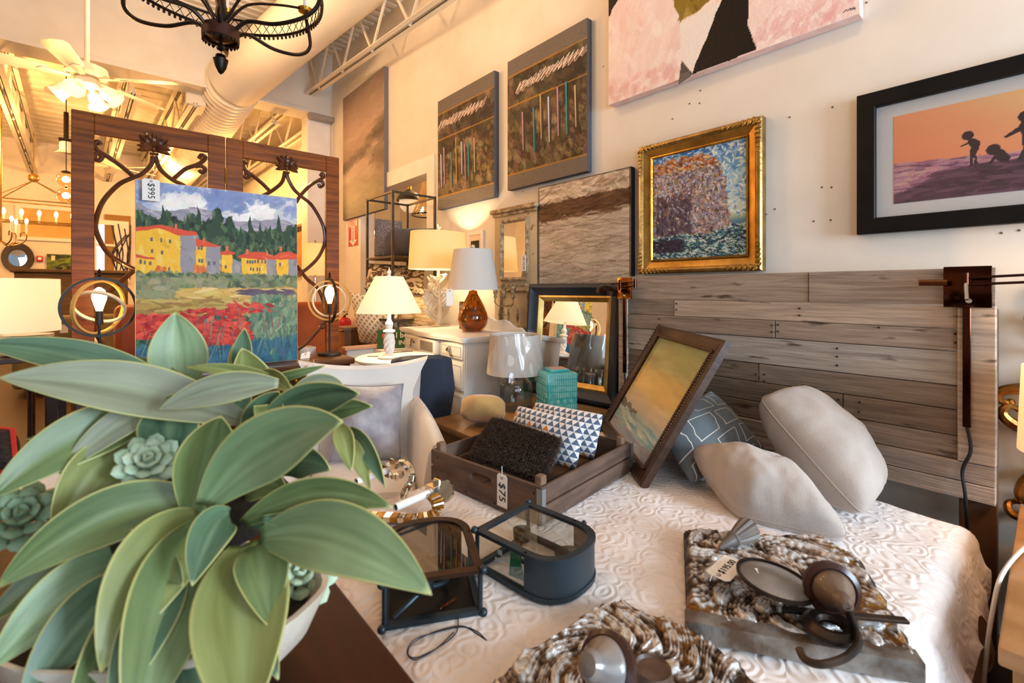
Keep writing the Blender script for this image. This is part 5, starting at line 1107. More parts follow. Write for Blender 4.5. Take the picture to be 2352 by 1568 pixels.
def palmette(u, v, s):
    c = on_y(u, v, SY); mb = MB()
    for i in range(11):
        a = math.radians(-105+21*i); L = s*(1.0 if abs(i-5) < 3 else 0.82)
        d = Vector((math.sin(a), 0, math.cos(a))); q = Vector((d.z, 0, -d.x))
        pts = [c+d*(L*k/5)+Vector((0, -0.012-0.030*math.sin(PI*k/5*0.8), 0)) for k in range(6)]
        mb.tube(pts, [0.006, 0.011, 0.015, 0.016, 0.012, 0.003], 6)
    mb.sph(c+Vector((0, -0.02, 0)), 0.018, 10); mb.cyl(c+Vector((-0.022, -0.012, -0.025)), c+Vector((0.022, -0.012, -0.025)), 0.008, n=8)
    return mb.build('leaf_crest', MAHV, scr, True)
palmette(353, 345, 0.098); palmette(656, 388, 0.092)
MB().cyl((0.60, SY-0.02, SZ-0.30), (0.60, SY-0.02, SZ-0.20), 0.006, n=8).cyl((0.60, SY-0.02, 0.9), (0.60, SY-0.02, 1.0), 0.006, n=8).build('hinge', GOLD, scr, True)
# --- ring lamps
EDI = mat('amber_bulb', 'ffd9a0', emit=26, ecol='ffc070', rough=0.1); RINGK = mat('ring_black', '17130f', '261f18', sc=9, rough=0.5, metal=0.3); RINGG = mat('ring_brass', 'e8b866', rough=0.35, metal=0.3); RINGS = mat('ring_nickel', 'f6e6c4', rough=0.3, metal=0.3)
def ring(r, tr, w_, rz, rx):
    m = Matrix.Rotation(rz, 4, 'Z') @ Matrix.Rotation(rx, 4, 'X'); mb = MB()
    prof = [(r-tr, -w_), (r, -w_), (r, w_), (r-tr, w_)]; rings = []
    for i in range(48):
        a = 2*PI*i/48; rings.append([mb.bm.verts.new(m @ Vector((p*math.cos(a), q, p*math.sin(a)))) for p, q in prof])
    mb.skin(rings, True); return mb
def ring_lamp(label, x, y, zc, rz0, angs):
    t = thing('ring_table_lamp', label, 'lamp', (x, y, CZ), 0, 'ring lamps on the console')
    R = 0.155; zc -= CZ; T = Matrix.Translation((0, 0, zc))
    MB().lathe([(0.075, 0), (0.078, 0.006), (0.076, 0.018), (0.02, 0.022), (0.001, 0.022)], 32).build('base', RINGK, t)
    MB().cyl((0, 0, 0.02), (0, 0, zc-R+0.005), 0.0065, n=10).build('stem', RINGK, t)
    ring(R, 0.012, 0.008, rz0, 0).xf(T).build('outer_ring', RINGK, t)
    ring(0.140, 0.010, 0.009, angs[0], angs[1]).xf(T).build('middle_ring', RINGG, t)
    ring(0.112, 0.009, 0.008, angs[2], angs[3]).xf(T).build('inner_ring', RINGS, t)
    MB().cyl((0, 0, zc-R), (0, 0, zc-0.09), 0.006, n=10).cyl((0, 0, zc-0.09), (0, 0, zc-0.02), 0.017, n=16).build('socket', mat('socket_black', '1a1512', rough=0.5), t)
    MB().lathe([(0.013, -0.02), (0.018, 0), (0.030, 0.042), (0.031, 0.06), (0.023, 0.087), (0.007, 0.102), (0.001, 0.103)], 20, (0, 0, zc)).build('bulb', EDI, t)
    MB().cyl((0, 0, zc+R-0.03), (0, 0, zc+R+0.02), 0.006, n=8).lathe([(0.006, R+0.005), (0.011, R+0.012), (0.005, R+0.02), (0.009, R+0.028), (0.001, R+0.045)], 12, (0, 0, zc)).build('finial', RINGK, t)
    lamp('POINT', 'ring_lamp_bulb', (x, y-0.0, zc+CZ+0.05), 20, WARM, 0.035); return t
p = on_y(228, 705, 3.24); ring_lamp('brass ring lamp with a glowing bulb on the console, at the village painting\'s left edge', p.x, 3.24, p.z, 0.12, (0.75, 0.1, -0.35, 0.75))
p = on_y(757, 690, 3.27); ring_lamp('brass ring lamp with a glowing bulb on the console, behind the white armchair back', p.x, 3.27, p.z, math.radians(-94), (-0.45, 0.1, -0.45, 0.05))
price_tag('price_tag', 'pink card tag lying behind the painting near the ring lamp base', basis((1.0, 3.2, CZ+0.04), (0.9, 0.3, 0.1), (-0.2, 0.9, 0.3), (0.1, -0.3, 0.9)), 0.07, 0.05)
# --- armchair
ac = thing('armchair', 'cream upholstered armchair with scrolled arms beside the bed', 'armchair', (0.974, 2.25, 0), math.radians(-26.7))
UPH = mat('cream_upholstery', 'e3d8cc', 'ebe2d8', sc=5, rough=0.85, sheen=0.35, bump=0.12, bsc=330)
def rounded(mb, b, seg=3):
    es = [e for e in mb.bm.edges if e.calc_face_angle(0) > 0.7]
    bmesh.ops.bevel(mb.bm, geom=es, offset=b, segments=seg, affect='EDGES', profile=0.5); return mb
MB().box(-0.275, 0.275, -0.30, 0.24, 0.17, 0.335, 0.03, 3).build('seat_base', UPH, ac)
def cush(u, v):
    x, y = 2*u-1, 2*v-1; e = (1-abs(x)**4)*(1-abs(y)**4); return (x*0.25, -0.06+y*0.275, 0.33+0.035+0.075*e**0.4+0.01*(1-x*x)*(1-y*y))
MB().grid(cush, 24, 24).build('seat_cushion', UPH, ac)
MB().box(-0.25, 0.25, -0.335, 0.215, 0.325, 0.37, 0.01, 2).build('cushion_band', UPH, ac)
def backf(u, v):
    # u round the outline section (front->top roll->rear), v across
    x = (2*v-1); z = u; return x, z
secs = []
mb = MB(); rings = []
for k in range(25):
    s = 2*k/24-1
    top = 0.885+0.045*abs(s)**2.2
    prof = [(-0.02, 0.30), (0.0, 0.42), (0.035, 0.56), (0.055, 0.66), (0.075, 0.75), (0.09, top-0.06), (0.085, top-0.018), (0.105, top), (0.138, top-0.008), (0.158, top-0.035), (0.148, top-0.068), (0.135, 0.70), (0.10, 0.42), (0.08, 0.20)]
    row = []
    for y, z in prof:
        hw = float(np.interp(z, [0.2, 0.5, 0.68, 0.76, 0.84, 0.90, 0.95], [0.285, 0.27, 0.245, 0.255, 0.29, 0.325, 0.345]))
        row.append(mb.bm.verts.new((s*hw, 0.14+y+0.02*(1-s*s)-0.02, z)))
    rings.append(row)
mb.skin(rings).build('backrest', UPH, ac, sharp=0.9)
for sx in (-1, 1):
    mb = MB(); rings = []
    for k in range(17):
        q = k/16; y = 0.235-0.555*q; xi = 0.205+0.075*q**0.8; top = 0.715-0.03*q-0.075*q*q; r = 0.4+0.6*q
        prof = [(xi-0.012, 0.22), (xi-0.008, 0.40), (xi+0.004, top-0.13), (xi+0.018, top-0.05), (xi+0.042, top-0.008), (xi+0.068, top), (xi+0.068+0.036*r, top-0.022), (xi+0.068+0.040*r, top-0.055), (xi+0.066+0.020*r, top-0.085), (xi+0.058, top-0.105), (xi+0.056, top-0.2), (xi+0.060, 0.22)]
        rings.append([mb.bm.verts.new((sx*a, y-0.012*math.sin(PI*min(1, max(0, (z-0.2)/(top-0.2))))*q, z)) for a, z in prof])
    mb.skin(rings).build('arm', UPH, ac, sharp=0.95)
    a_ = MB().cyl((sx*(xi+0.068), -0.322, top-0.042), (sx*(xi+0.068), -0.334, top-0.042), 0.034, 0.028, 20).build('scroll_face', UPH, ac)
for x in (-0.25, 0.25):
    for y in (-0.27, 0.22): MB().cyl((x, y, 0.18), (x*1.05, y*1.06, 0.0), 0.024, 0.015, 12).build('leg', DWOOD, ac)
price_tag('price_tag', 'blank white tag hanging from the back of the cream armchair', Matrix.Translation(on_z(719, 830, CZ) if False else at_d(719, 838, 2.44)) @ Matrix.Rotation(-0.46, 4, 'Z'), 0.055, 0.09)
VELV = mat('grey_velvet', '77727a', 'b4b0b4', sc=9, rough=0.7, sheen=0.6, lo=0.3, hi=0.7, bump=0.1, bsc=60)
mw = pmat(ac); V4 = [mw @ Vector(p) for p in ((-0.16, 0.005, 0.455), (0.185, -0.03, 0.45), (0.20, 0.115, 0.80), (-0.14, 0.145, 0.81))]
pillow('velvet_cushion', V4, 0.26, VELV, 'silver-grey crushed velvet cushion with piping on the cream armchair', 'cushion', seed=11, pow_=0.85, pinch=0.07, wr=0.016, rnd=0.0, seam=(0.0035, mat('velvet_piping', '8c8688', rough=0.7)))
# --- navy chair tucked at the round table
nv_ = thing('navy_chair', 'dark navy velvet chair squeezed between the cream armchair and the white chest', 'chair', (1.47, 2.53, 0), math.radians(150))
NAV = mat('navy_velvet', '0f1a2a', '16243a', sc=6, rough=0.7, sheen=0.4)
MB().box(-0.2, 0.2, -0.26, 0.06, 0.38, 0.47, 0.03, 3).build('seat', NAV, nv_)
mb = MB(); rings = []
for k in range(17):
    s = 2*k/16-1; top = 0.915-0.03*abs(s)**3; row = []
    for y, z in ((0.03, 0.42), (0.05, 0.7), (0.08, top-0.02), (0.105, top), (0.13, top-0.02), (0.11, 0.7), (0.09, 0.40)):
        hw = 0.15+0.05*math.sin(PI*min(1, (z-0.40)/0.62)**0.8); row.append(mb.bm.verts.new((s*hw, y-0.06*s*s+0.0, z)))
    rings.append(row)
mb.skin(rings).build('backrest', NAV, nv_, sharp=0.9)
for x in (-0.18, 0.18):
    for y in (-0.22, 0.05): MB().cyl((x, y, 0.39), (x*1.05, y*1.1, 0), 0.018, 0.012, 10).build('leg', DWOOD, nv_)
# --- round white pedestal table with the twisted lamp
tb = thing('pedestal_table', 'small round white table under the twisted white lamp', 'table', (1.47, 2.86, 0))
MB().lathe([(0.001, 0.828), (0.245, 0.828), (0.262, 0.838), (0.262, 0.85), (0.25, 0.858), (0.001, 0.86)], 40).build('top', WHITE, tb)
MB().lathe([(0.16, 0), (0.15, 0.03), (0.05, 0.08), (0.035, 0.3), (0.05, 0.5), (0.03, 0.65), (0.06, 0.8), (0.10, 0.828)], 24).build('pedestal', WHITE, tb)
t = tag(MB().tube(smooth_path([(1.30, 2.93, 0.866), (1.36, 2.90, 0.864), (1.42, 2.93, 0.865), (1.52, 2.98, 0.866), (1.66, 2.98, 0.864)], 6), 0.003, 6).build('lamp_cord', mat('black_cord', '17171a')), 'black lamp flex lying on the small round white table', 'cord')
SHW = shade_mat('ivory_shade', 'f6ead0', 0.30, 'fff0d6'); SHD = shade_mat('linen_shade', 'efdcb4', 0.22, 'ffd080')
def shade(r0, z0, r1, z1, m, t, name='lamp_shade', sx=1.0):
    mb = MB(); rings = []
    for r, z in ((r0-0.002, z0), (r0, z0), (r1, z1), (r1-0.002, z1), (r1-0.004, z1-0.003), (r0-0.004, z0+0.003)):
        rings.append([mb.bm.verts.new((r*math.cos(2*PI*i/48), r*sx*math.sin(2*PI*i/48), z)) for i in range(48)])
    mb.skin(rings, True); return mb.build(name, m, t)
t = thing('twisted_table_lamp', 'lit lamp with a flared ivory shade and a twisted white column', 'lamp', (1.39, 2.80, 0.861))
z0 = 0.861
MB().lathe([(0.07, 0), (0.072, 0.01), (0.05, 0.018), (0.028, 0.03), (0.02, 0.04)], 24).build('base', WHITE, t)
MB().lathe([(0.019, 0.035)]+[(0.026+0.007*math.sin(PI*k/12), 0.04+0.115*k/12) for k in range(13)]+[(0.016, 0.158)], 40, (0, 0, 0), True, None, lambda a, z: 1+0.16*math.cos(6*(a-z*26))).build('twisted_column', WHITE, t)
MB().lathe([(0.016, 0.155), (0.03, 0.165), (0.040, 0.172), (0.034, 0.18), (0.018, 0.188), (0.023, 0.20), (0.026, 0.22), (0.018, 0.235), (0.012, 0.25), (0.013, 0.30)], 24).build('turned_neck', WHITE, t)
shade(0.205, 1.152-z0, 0.088, 1.385-z0, SHW, t)
MB().cyl((0, 0, 0.285), (0, 0, 0.535), 0.003, n=6).lathe([(0.001, 0.525), (0.010, 0.53), (0.006, 0.54), (0.012, 0.555), (0.005, 0.57), (0.001, 0.585)], 12).build('finial', mat('ivory_finial', 'efe4d0', rough=0.4), t)
MB().sph((0, 0, 0.40), 0.028, 12, (1, 1, 1.2)).build('bulb', mat('warm_bulb', 'ffe0b0', emit=12, ecol='ffcf90'), t)
lamp('POINT', 'table_lamp_bulb', (1.39, 2.80, z0+0.41), 36, WARM3, 0.04)
# --- white chest of drawers
WC = mat('chest_white', 'e8e4de', 'f0ece6', sc=4, rough=0.42, coat=0.1); TAUPE = mat('chest_taupe', '8f8576', '7d7466', sc=8, rough=0.4)
ch = thing('white_chest', 'white painted chest of drawers with taupe insets, against the wall', 'chest', (1.885, 3.085, 0.385), math.radians(-96))
CW_, CD_, HH = 1.055, 0.49, 0.575
def chest_front(x): return -0.045*math.exp(-(x/0.2)**2*1.0)
MB().box(-CW_/2+0.01, CW_/2-0.01, 0.0, CD_, 0.0, HH, 0.004).build('carcass', WC, ch)
n = 40
out = [(-CW_/2-0.015, CD_+0.01)]+[(-CW_/2-0.02+(CW_+0.04)*k/n, -0.035+chest_front(-CW_/2+CW_*k/n)-0.01*math.cos(k/n*6*PI)) for k in range(n+1)]+[(CW_/2+0.015, CD_+0.01)]
MB().prism(out, HH, HH+0.022).build('top', WC, ch)
MB().prism([(a*0.99, b*0.985+0.006 if b < 0 else b-0.004) for a, b in out], HH-0.014, HH).build('top_moulding', WC, ch)
def pull(x, z, t, m=mat('antique_pull', '6a6258', 'a39a8c', sc=30, rough=0.35, metal=0.8)):
    mb = MB()
    for i in range(6): a = 2*PI*i/6; mb.sph((x+0.012*math.cos(a), -0.024, z+0.012*math.sin(a)), 0.0075, 8, (1, 0.6, 1))
    mb.sph((x, -0.03, z), 0.008, 8)
    mb.tube([(x+0.018*math.cos(a_), -0.034, z-0.010+0.018*math.sin(a_)) for a_ in [2*PI*k/16 for k in range(16)]], 0.0028, 6, True)
    return mb.build('drawer_pull', m, t)
def scroll_pull(x, z, s, t):
    return MB().tube(smooth_path([(x-s*0.045, -0.026, z+0.012), (x-s*0.052, -0.028, z+0.002), (x-s*0.04, -0.03, z-0.004), (x-s*0.028, -0.03, z+0.010), (x-s*0.012, -0.028, z+0.024), (x, -0.03, z+0.010), (x+s*0.004, -0.03, z-0.02), (x+s*0.018, -0.03, z-0.036), (x+s*0.03, -0.028, z-0.026)], 5), 0.005, 8).build('drawer_pull', mat('antique_pull', '6a6258'), t)
zr = [(0.435, 0.55), (0.225, 0.425), (0.02, 0.215)]
for i, (za, zb) in enumerate(zr):
    for xa, xb in ((-0.50, -0.17), (0.17, 0.50)):
        d = MB().box(xa, xb, -0.018, 0.004, za+0.006, zb-0.006, 0.005, 2).build('drawer', WC, ch)
        frame_rails('bead_line', xb-xa-0.04, zb-za-0.05, [(0, 0), (0, 0.0035), (0.004, 0.0035), (0.004, 0)], mat('chest_line', 'cfc9c0', rough=0.4), d, za+0.025, xa+0.02, -0.018)
        if i == 0: scroll_pull((xa+xb)/2, (za+zb)/2, 1 if xa > 0 else -1, d)
        else: pull((xa+xb)/2, (za+zb)/2, d)
    if i == 0:
        d = MB().box(-0.15, 0.15, -0.05, 0.004, za+0.006, zb-0.006, 0.005, 2).build('drawer', WC, ch); lab(MB().box(-0.11, 0.11, -0.054, -0.048, za+0.022, zb-0.022, 0.002).build('inset_panel', TAUPE, d), 'taupe inset')
poly = [(-0.155, 0.02), (0.06, 0.02), (0.09, 0.05), (0.085, 0.13), (0.13, 0.17), (0.155, 0.21), (0.15, 0.26), (0.115, 0.29), (0.125, 0.34), (0.10, 0.39), (0.05, 0.415), (-0.155, 0.42)]
lab(MB().prism(poly, -0.045, 0.004, lambda a, b, q: (a, q, b)).build('serpentine_panel', TAUPE, ch), 'taupe serpentine centre panel')
MB().tube([(a, -0.046, b) for a, b in poly[1:-1]], 0.005, 6).build('panel_bead', WC, ch)
for x in (-CW_/2+0.012, CW_/2-0.05):
    for k in range(3): MB().box(x+k*0.013, x+k*0.013+0.008, -0.010, 0.003, 0.01, HH-0.02, 0.003).build('fluted_stile', WC, ch)
g = [(-CW_/2, HH+0.02), (CW_/2, HH+0.02), (CW_/2, HH+0.035)]+[(CW_/2-CW_*k/30, HH+0.03+0.085*max(0, math.sin(PI*k/30))**0.6+0.012*math.cos(k*0.9)) for k in range(1, 30)]+[(-CW_/2, HH+0.035)]
MB().prism(g, CD_-0.025, CD_, lambda a, b, q: (a, q, b)).build('back_gallery', WC, ch)
tr = thing('brown_trunk', 'low dark brown panelled trunk under the white chest', 'trunk', (1.885, 3.085, 0), math.radians(-96))
BRT = mat('trunk_brown', '4a3020', '5f4029', sc=5, stretch=(0.5, 1, 5), rough=0.45)
MB().box(-0.56, 0.56, -0.03, 0.55, 0.0, 0.384, 0.006).build('body', BRT, tr); MB().box(-0.58, 0.58, -0.05, 0.56, 0.352, 0.384, 0.008, 2).build('lid_edge', mat('trunk_gold', '8a6a3a', '6a4a28', sc=9, rough=0.4), tr)
for x in (-0.5, 0.05): frame_rails('panel_moulding', 0.45, 0.25, [(0, 0), (0, 0.012), (0.025, 0.008), (0.025, 0)], BRT, tr, 0.05, x, -0.03)
DT = 0.385+HH+0.0225
# --- coral lamp
t = thing('coral_table_lamp', 'lit lamp with a wide drum shade on a cream coral-branch base, on the white chest', 'lamp', (2.20, 3.50, DT))
CORAL = mat('coral_cream', 'f6ecd6', 'ebdcc0', sc=14, rough=0.6, bump=0.3, bsc=60); rr = random.Random(5)
MB().box(-0.085, 0.085, -0.06, 0.06, 0, 0.02, 0.003).build('acrylic_plinth', glass('acrylic', 'f6f6f4', 0.03, 0.9), t)
for i in range(20):
    zz = 0.03+0.36*(i/20)**1.0; a = rr.uniform(-0.5, 0.5)+(0 if i % 2 else PI); L = (0.155-0.32*max(0, zz-0.13))*rr.uniform(0.75, 1.1)
    d = Vector((math.cos(a), 0.4*math.sin(a), 0.55)).normalized(); p = Vector((0, 0, zz)); mb = MB()
    mb.tube([p, p+d*L*0.4+Vector((0, 0, 0.005)), p+d*L*0.75+Vector((0, 0, 0.02)), p+d*L+Vector((0, 0, 0.05))], [0.018, 0.014, 0.012, 0.007], 7)
    for s in (0.45, 0.7, 0.9):
        for sg in (-1, 1): q = p+d*L*s+Vector((0, 0, 0.01)); mb.tube([q, q+Vector((d.x*0.02*sg, rr.uniform(-.01, .01), 0.03)), q+Vector((d.x*0.03*sg+rr.uniform(-.01, .01), 0, 0.055*rr.uniform(0.6, 1.1)))], [0.010, 0.009, 0.006], 6)
    mb.build('coral_branch', CORAL, t)
MB().tube([(0, 0, 0.018), (0.008, 0, 0.15), (-0.004, 0, 0.3), (0, 0, 0.50)], [0.035, 0.024, 0.017, 0.012], 10).build('coral_trunk', CORAL, t)
shade(0.272, 1.475-DT, 0.252, 1.795-DT, SHD, t, 'lamp_shade', 0.75)
MB().cyl((0, 0, 0.45), (0, 0, 0.825), 0.003, n=6).build('harp_rod', GOLD, t)
mb = MB().tube([(0, 0, 0.815), (0.004, 0, 0.85), (-0.012, 0, 0.885)], [0.012, 0.010, 0.006], 7).tube([(0, 0, 0.84), (0.02, 0, 0.865)], [0.009, 0.006], 6); mb.build('coral_finial', CORAL, t)
MB().sph((0, 0, 0.62), 0.03, 12, (1, 1, 1.2)).build('bulb', mat('warm_bulb', 'ffe0b0'), t)
lamp('POINT', 'table_lamp_bulb', (2.20, 3.50, DT+0.63), 40, WARM3, 0.05)
# --- amber glass lamp
t = thing('amber_table_lamp', 'unlit lamp with a pale grey shade on an amber glass teardrop, on the white chest', 'lamp', (2.13, 2.90, DT))
AMB = bpy.data.materials.new('amber_glass'); AMB.use_nodes = True; b_ = AMB.node_tree.nodes['Principled BSDF']; b_.inputs['Base Color'].default_value = (*lin('d0781e'), 1); b_.inputs['Roughness'].default_value = 0.05; b_.inputs['Transmission Weight'].default_value = 0.92; b_.inputs['IOR'].default_value = 1.3; b_.inputs['Coat Weight'].default_value = 0.5
MB().lathe([(0.001, 0.002), (0.07, 0.002), (0.085, 0.012), (0.108, 0.055), (0.116, 0.095), (0.108, 0.14), (0.082, 0.20), (0.055, 0.25), (0.036, 0.285), (0.030, 0.31), (0.001, 0.31)], 40).build('glass_body', AMB, t)
MB().cyl((0, 0, 0.31), (0, 0, 0.40), 0.014, n=12).build('neck', GOLD, t)
GSH = mat('grey_shade', 'cfc8c0', rough=0.9, bump=0.05, bsc=200)
shade(0.194, 1.298-DT, 0.148, 1.605-DT, GSH, t)
MB().cyl((0, 0, 0.38), (0, 0, 0.63), 0.003, n=6).sph((0, 0, 0.645), 0.016, 12).build('finial', mat('glass_knob', 'd9c8a8', rough=0.1), t)
price_tag('price_tag', 'blank lilac-white tag hanging under the grey shade of the amber lamp', Matrix.Translation(at_d(1033, 664, 3.42)) @ Matrix.Rotation(-0.7, 4, 'Z'), 0.05, 0.12)
# small cards and a framed photo on the chest
t = thing('small_city_picture', 'little unframed picture of lit yellow buildings behind the amber lamp', 'picture', (2.24, 3.12, DT), math.radians(-42))
MB().box(-0.07, 0.07, 0.0, 0.012, 0, 0.22).build('block', mat('print_black', '1a1512'), t)
cv = Canvas(40, 56, '5a3a18'); cv.dabs(260, ['d8a040', 'f0c860', '6a3a14', 'e0e0d8', '8a2a1c'], (0.06, 0.03), (0, 0, 1, 0.55), None, 1.57, 0.2, 0.05, 0.9); cv.dabs(200, ['1c2420', '4a5a70', 'c08030', '2a1a10'], (0.08, 0.03), (0, 0.55, 1, 1), None, 0, 0.4, 0.05, 0.9)
cv.mesh('print_face', 0.138, 0.218, PRINT, t, -0.001, z0=0.001)
# --- plastic-wrapped lamp, teal box and tan cushion on the low stand
st = thing('low_wooden_stand', 'low honey-coloured wooden stand behind the crate', 'stand', (1.93, 2.12, 0))
HON = mat('honey_wood', '8a6236', '9c7446', sc=4, stretch=(0.5, 3, 3), rough=0.45)
MB().box(1.42, 2.47, 1.80, 2.37, 0.515, 0.55, 0.006, 2).build('top', HON, st, True); MB().box(1.46, 2.43, 1.84, 2.33, 0.40, 0.515).build('apron', HON, st, True)
for x in (1.46, 2.37):
    for y in (1.84, 2.27): MB().box(x, x+0.06, y, y+0.06, 0, 0.40).build('leg', HON, st, True)
t = thing('wrapped_glass_lamp', 'clear glass jar lamp with its white shade still wrapped in plastic', 'lamp', (1.955, 2.215, 0.551))
z0 = 0.551
MB().lathe([(0.001, 0.004), (0.098, 0.004), (0.108, 0.02), (0.110, 0.12), (0.103, 0.165), (0.08, 0.19), (0.05, 0.20), (0.048, 0.196), (0.077, 0.186), (0.099, 0.163), (0.106, 0.12), (0.104, 0.022), (0.096, 0.009), (0.001, 0.008)], 40).build('glass_jar', glass('jar_glass', 'eef2f3', 0.03, 0.82), t)
MB().cyl((0, 0, 0.012), (0, 0, 0.20), 0.006, n=8).build('inner_rod', mat('nickel', 'b8a898', rough=0.2, metal=1), t)
MB().lathe([(0.05, 0.198), (0.052, 0.20), (0.052, 0.222), (0.012, 0.226)], 32).build('metal_collar', mat('rose_nickel', 'b08a74', rough=0.2, metal=1), t)
shade(0.180, 0.228, 0.155, 0.47, mat('bare_shade', 'dcd5cc', rough=0.9), t)
def wrapf(u, v):
    a = 2*PI*u; z = 0.20+0.285*v; r = 0.188-0.028*v+0.006*math.sin(a*9+v*4)+0.007*mnoise.noise((math.cos(a)*4, math.sin(a)*4, v*3)); return (r*math.cos(a), r*math.sin(a), z)
wm = MC.get('x') or bpy.data.materials.new('plastic_wrap'); wm.use_nodes = True; N_ = wm.node_tree.nodes; L_ = wm.node_tree.links; N_.remove(N_['Principled BSDF'])
tr_ = N_.new('ShaderNodeBsdfTransparent'); gl_ = N_.new('ShaderNodeBsdfGlossy'); gl_.inputs['Roughness'].default_value = 0.12; mx_ = N_.new('ShaderNodeMixShader'); mx_.inputs[0].default_value = 0.16
L_.new(tr_.outputs[0], mx_.inputs[1]); L_.new(gl_.outputs[0], mx_.inputs[2]); L_.new(mx_.outputs[0], N_['Material Output'].inputs[0])
MB().grid(wrapf, 72, 14).build('plastic_wrap', wm, t, normals=True)
MB().cyl((-0.15, 0, 0.45), (0.15, 0, 0.45), 0.002, n=6).cyl((0, -0.15, 0.45), (0, 0.15, 0.45), 0.002, n=6).cyl((0, 0, 0.22), (0, 0, 0.45), 0.004, n=6).build('spider', mat('nickel', 'b8a898'), t)
t = thing('teal_ceramic_box', 'square turquoise ceramic box vase with rows of ridged tiles, before the blue-black mirror', 'vase', (2.06, 1.96, 0.551), math.radians(-24))
TEA = mat('teal_glaze', '45c2c6', '66d6d8', sc=6, rough=0.12, coat=0.6); TEA2 = mat('teal_ridge', 'a6f0ee', '74dcdc', sc=20, rough=0.12, coat=0.6)
MB().box(-0.095, 0.095, -0.095, 0.095, 0, 0.262, 0.008, 2).build('body', TEA, t)
for fc in range(4):
    m = Matrix.Rotation(fc*PI/2, 4, 'Z')
    if fc in (1, 2) and False: continue
    for r_ in range(7):
        mb = MB()
        for k in range(13):
            x = -0.088+0.176*k/13
            if r_ == 2:
                if k % 3 == 1: mb.prism([(x+0.006, 0.0), (x+0.02, 0.015), (x+0.006, 0.03), (x-0.008, 0.015)], -0.100, -0.093, lambda a, b, q, z=0.010+r_*0.036: (a, q, z+b))
            else: mb.box(x+0.0015, x+0.0120, -0.0995, -0.093, 0.010+r_*0.036, 0.010+r_*0.036+0.031, 0.002)
        mb.xf(m).build('ridge_row', TEA2, t)
MB().box(-0.06, 0.06, -0.06, 0.06, 0.262, 0.278, 0.005, 2).build('neck', TEA, t)
MB().box(-0.045, 0.05, -0.05, 0.04, 0.278, 0.2795).build('paper_label', mat('label_pink', 'e0b8b0', rough=0.8), t)
pillow('tan_cushion', [(1.46, 2.12, 0.59), (1.64, 1.93, 0.59), (1.70, 2.0, 0.70), (1.52, 2.19, 0.70)], 0.22, mat('mustard_plush', 'c39a5c', 'b3874a', sc=9, rough=0.8, sheen=0.5), 'small mustard plush cushion on the honey wooden stand behind the furry cushion', 'cushion', seed=21, wr=0.01, pow_=0.6, rnd=0.38)
# --- nightstand at the right edge with a drum lamp
ns = thing('pale_nightstand', 'pale orange wooden nightstand at the far side of the bed', 'nightstand', (1.9, -0.25, 0))
NSW = mat('pale_wood', 'b98a5c', 'a67848', sc=4, stretch=(3, 0.5, 4), rough=0.5, bump=0.1)
MB().box(1.42, 2.42, -0.55, 0.075, 0.51, 0.55, 0.005, 2).build('top', NSW, ns, True)
for y in (0.02, -0.53): MB().box(1.45, 2.40, y, y+0.035, 0.0, 0.51, 0.003).build('side_panel', NSW, ns, True)
MB().box(1.47, 2.40, -0.5, 0.02, 0.10, 0.13).build('shelf', NSW, ns, True)
MB().box(1.45, 1.48, -0.495, 0.02, 0.36, 0.505, 0.003).build('drawer', NSW, ns, True)
p = at_d(2375, 950, 1.55)
t = thing('drum_bedside_lamp', 'bedside lamp with a lit cream shade on the pale nightstand, cut by the picture edge', 'lamp', (2.20, -0.075, 0.551))
SHN = shade_mat('cream_shade', 'f4e4c4', 0.22, 'ffe8c4')
MB().lathe([(0.07, 0), (0.07, 0.012), (0.03, 0.03), (0.05, 0.09), (0.06, 0.15), (0.03, 0.22), (0.012, 0.25), (0.012, 0.40)], 24).build('base', GB, t)
shade(0.150, 0.80-0.551, 0.14, 1.065-0.551, SHN, t)
lamp('POINT', 'bedside_bulb', (2.20, -0.075, 0.95), 7, WARM2, 0.04)
t = tag(MB().tube(smooth_path([(2.20, -0.05, 0.555), (2.05, 0.03, 0.57), (1.80, 0.082, 0.56), (1.72, 0.10, 0.48), (1.70, 0.115, 0.30), (1.75, 0.13, 0.02)], 6), 0.005, 8).build('white_cable', mat('white_cable', 'dcd6cc', rough=0.5)), 'white cable drooping over the pale nightstand edge', 'cable')
# ================================================================== FOREGROUND TABLE AND PLANT
TZ = 0.70
tt_ = thing('foreground_table', 'dark polished reddish-brown table at the foot of the bed, under the planter', 'table', (-0.2, 0.5, 0))
RBW = mat('red_brown_wood', '3a1208', '200a05', sc=4, stretch=(6, 0.5, 1), rough=0.4, coat=0.0, spec=0.18, detail=6)
MB().box(-0.95, 0.362, -0.35, 1.22, TZ-0.032, TZ, 0.007, 3).build('top', RBW, tt_, True)
MB().box(-0.90, 0.32, -0.30, 1.17, TZ-0.13, TZ-0.032, 0.004).build('apron', RBW, tt_, True)
for x in (-0.9, 0.255):
    for y in (-0.3, 1.10): MB().box(x, x+0.065, y, y+0.065, 0, TZ-0.12, 0.006).build('leg', RBW, tt_, True)
PC = Vector((0.075, 0.90, TZ))
pl = thing('succulent_planter', 'pale oval bowl overflowing with broad grey-green leaves and little rosettes on the foreground table', 'plant', PC)
bm_ = basis(PC, RT, FW, (0, 0, 1))
prof = [(0.001, 0.0), (0.13, 0.0), (0.17, 0.012), (0.225, 0.06), (0.252, 0.115), (0.258, 0.13), (0.248, 0.13), (0.238, 0.112), (0.16, 0.03), (0.001, 0.025)]
MB().lathe(prof, 56, (0, 0, 0), True, bm_ @ Matrix.Diagonal((0.93, 0.60, 1, 1)), lambda a, z: 1+0.012*math.sin(9*a)).build('bowl', mat('stone_bowl', 'ddd2c2', 'c9b9a4', sc=10, rough=0.55, bump=0.15, bsc=40), pl, True)
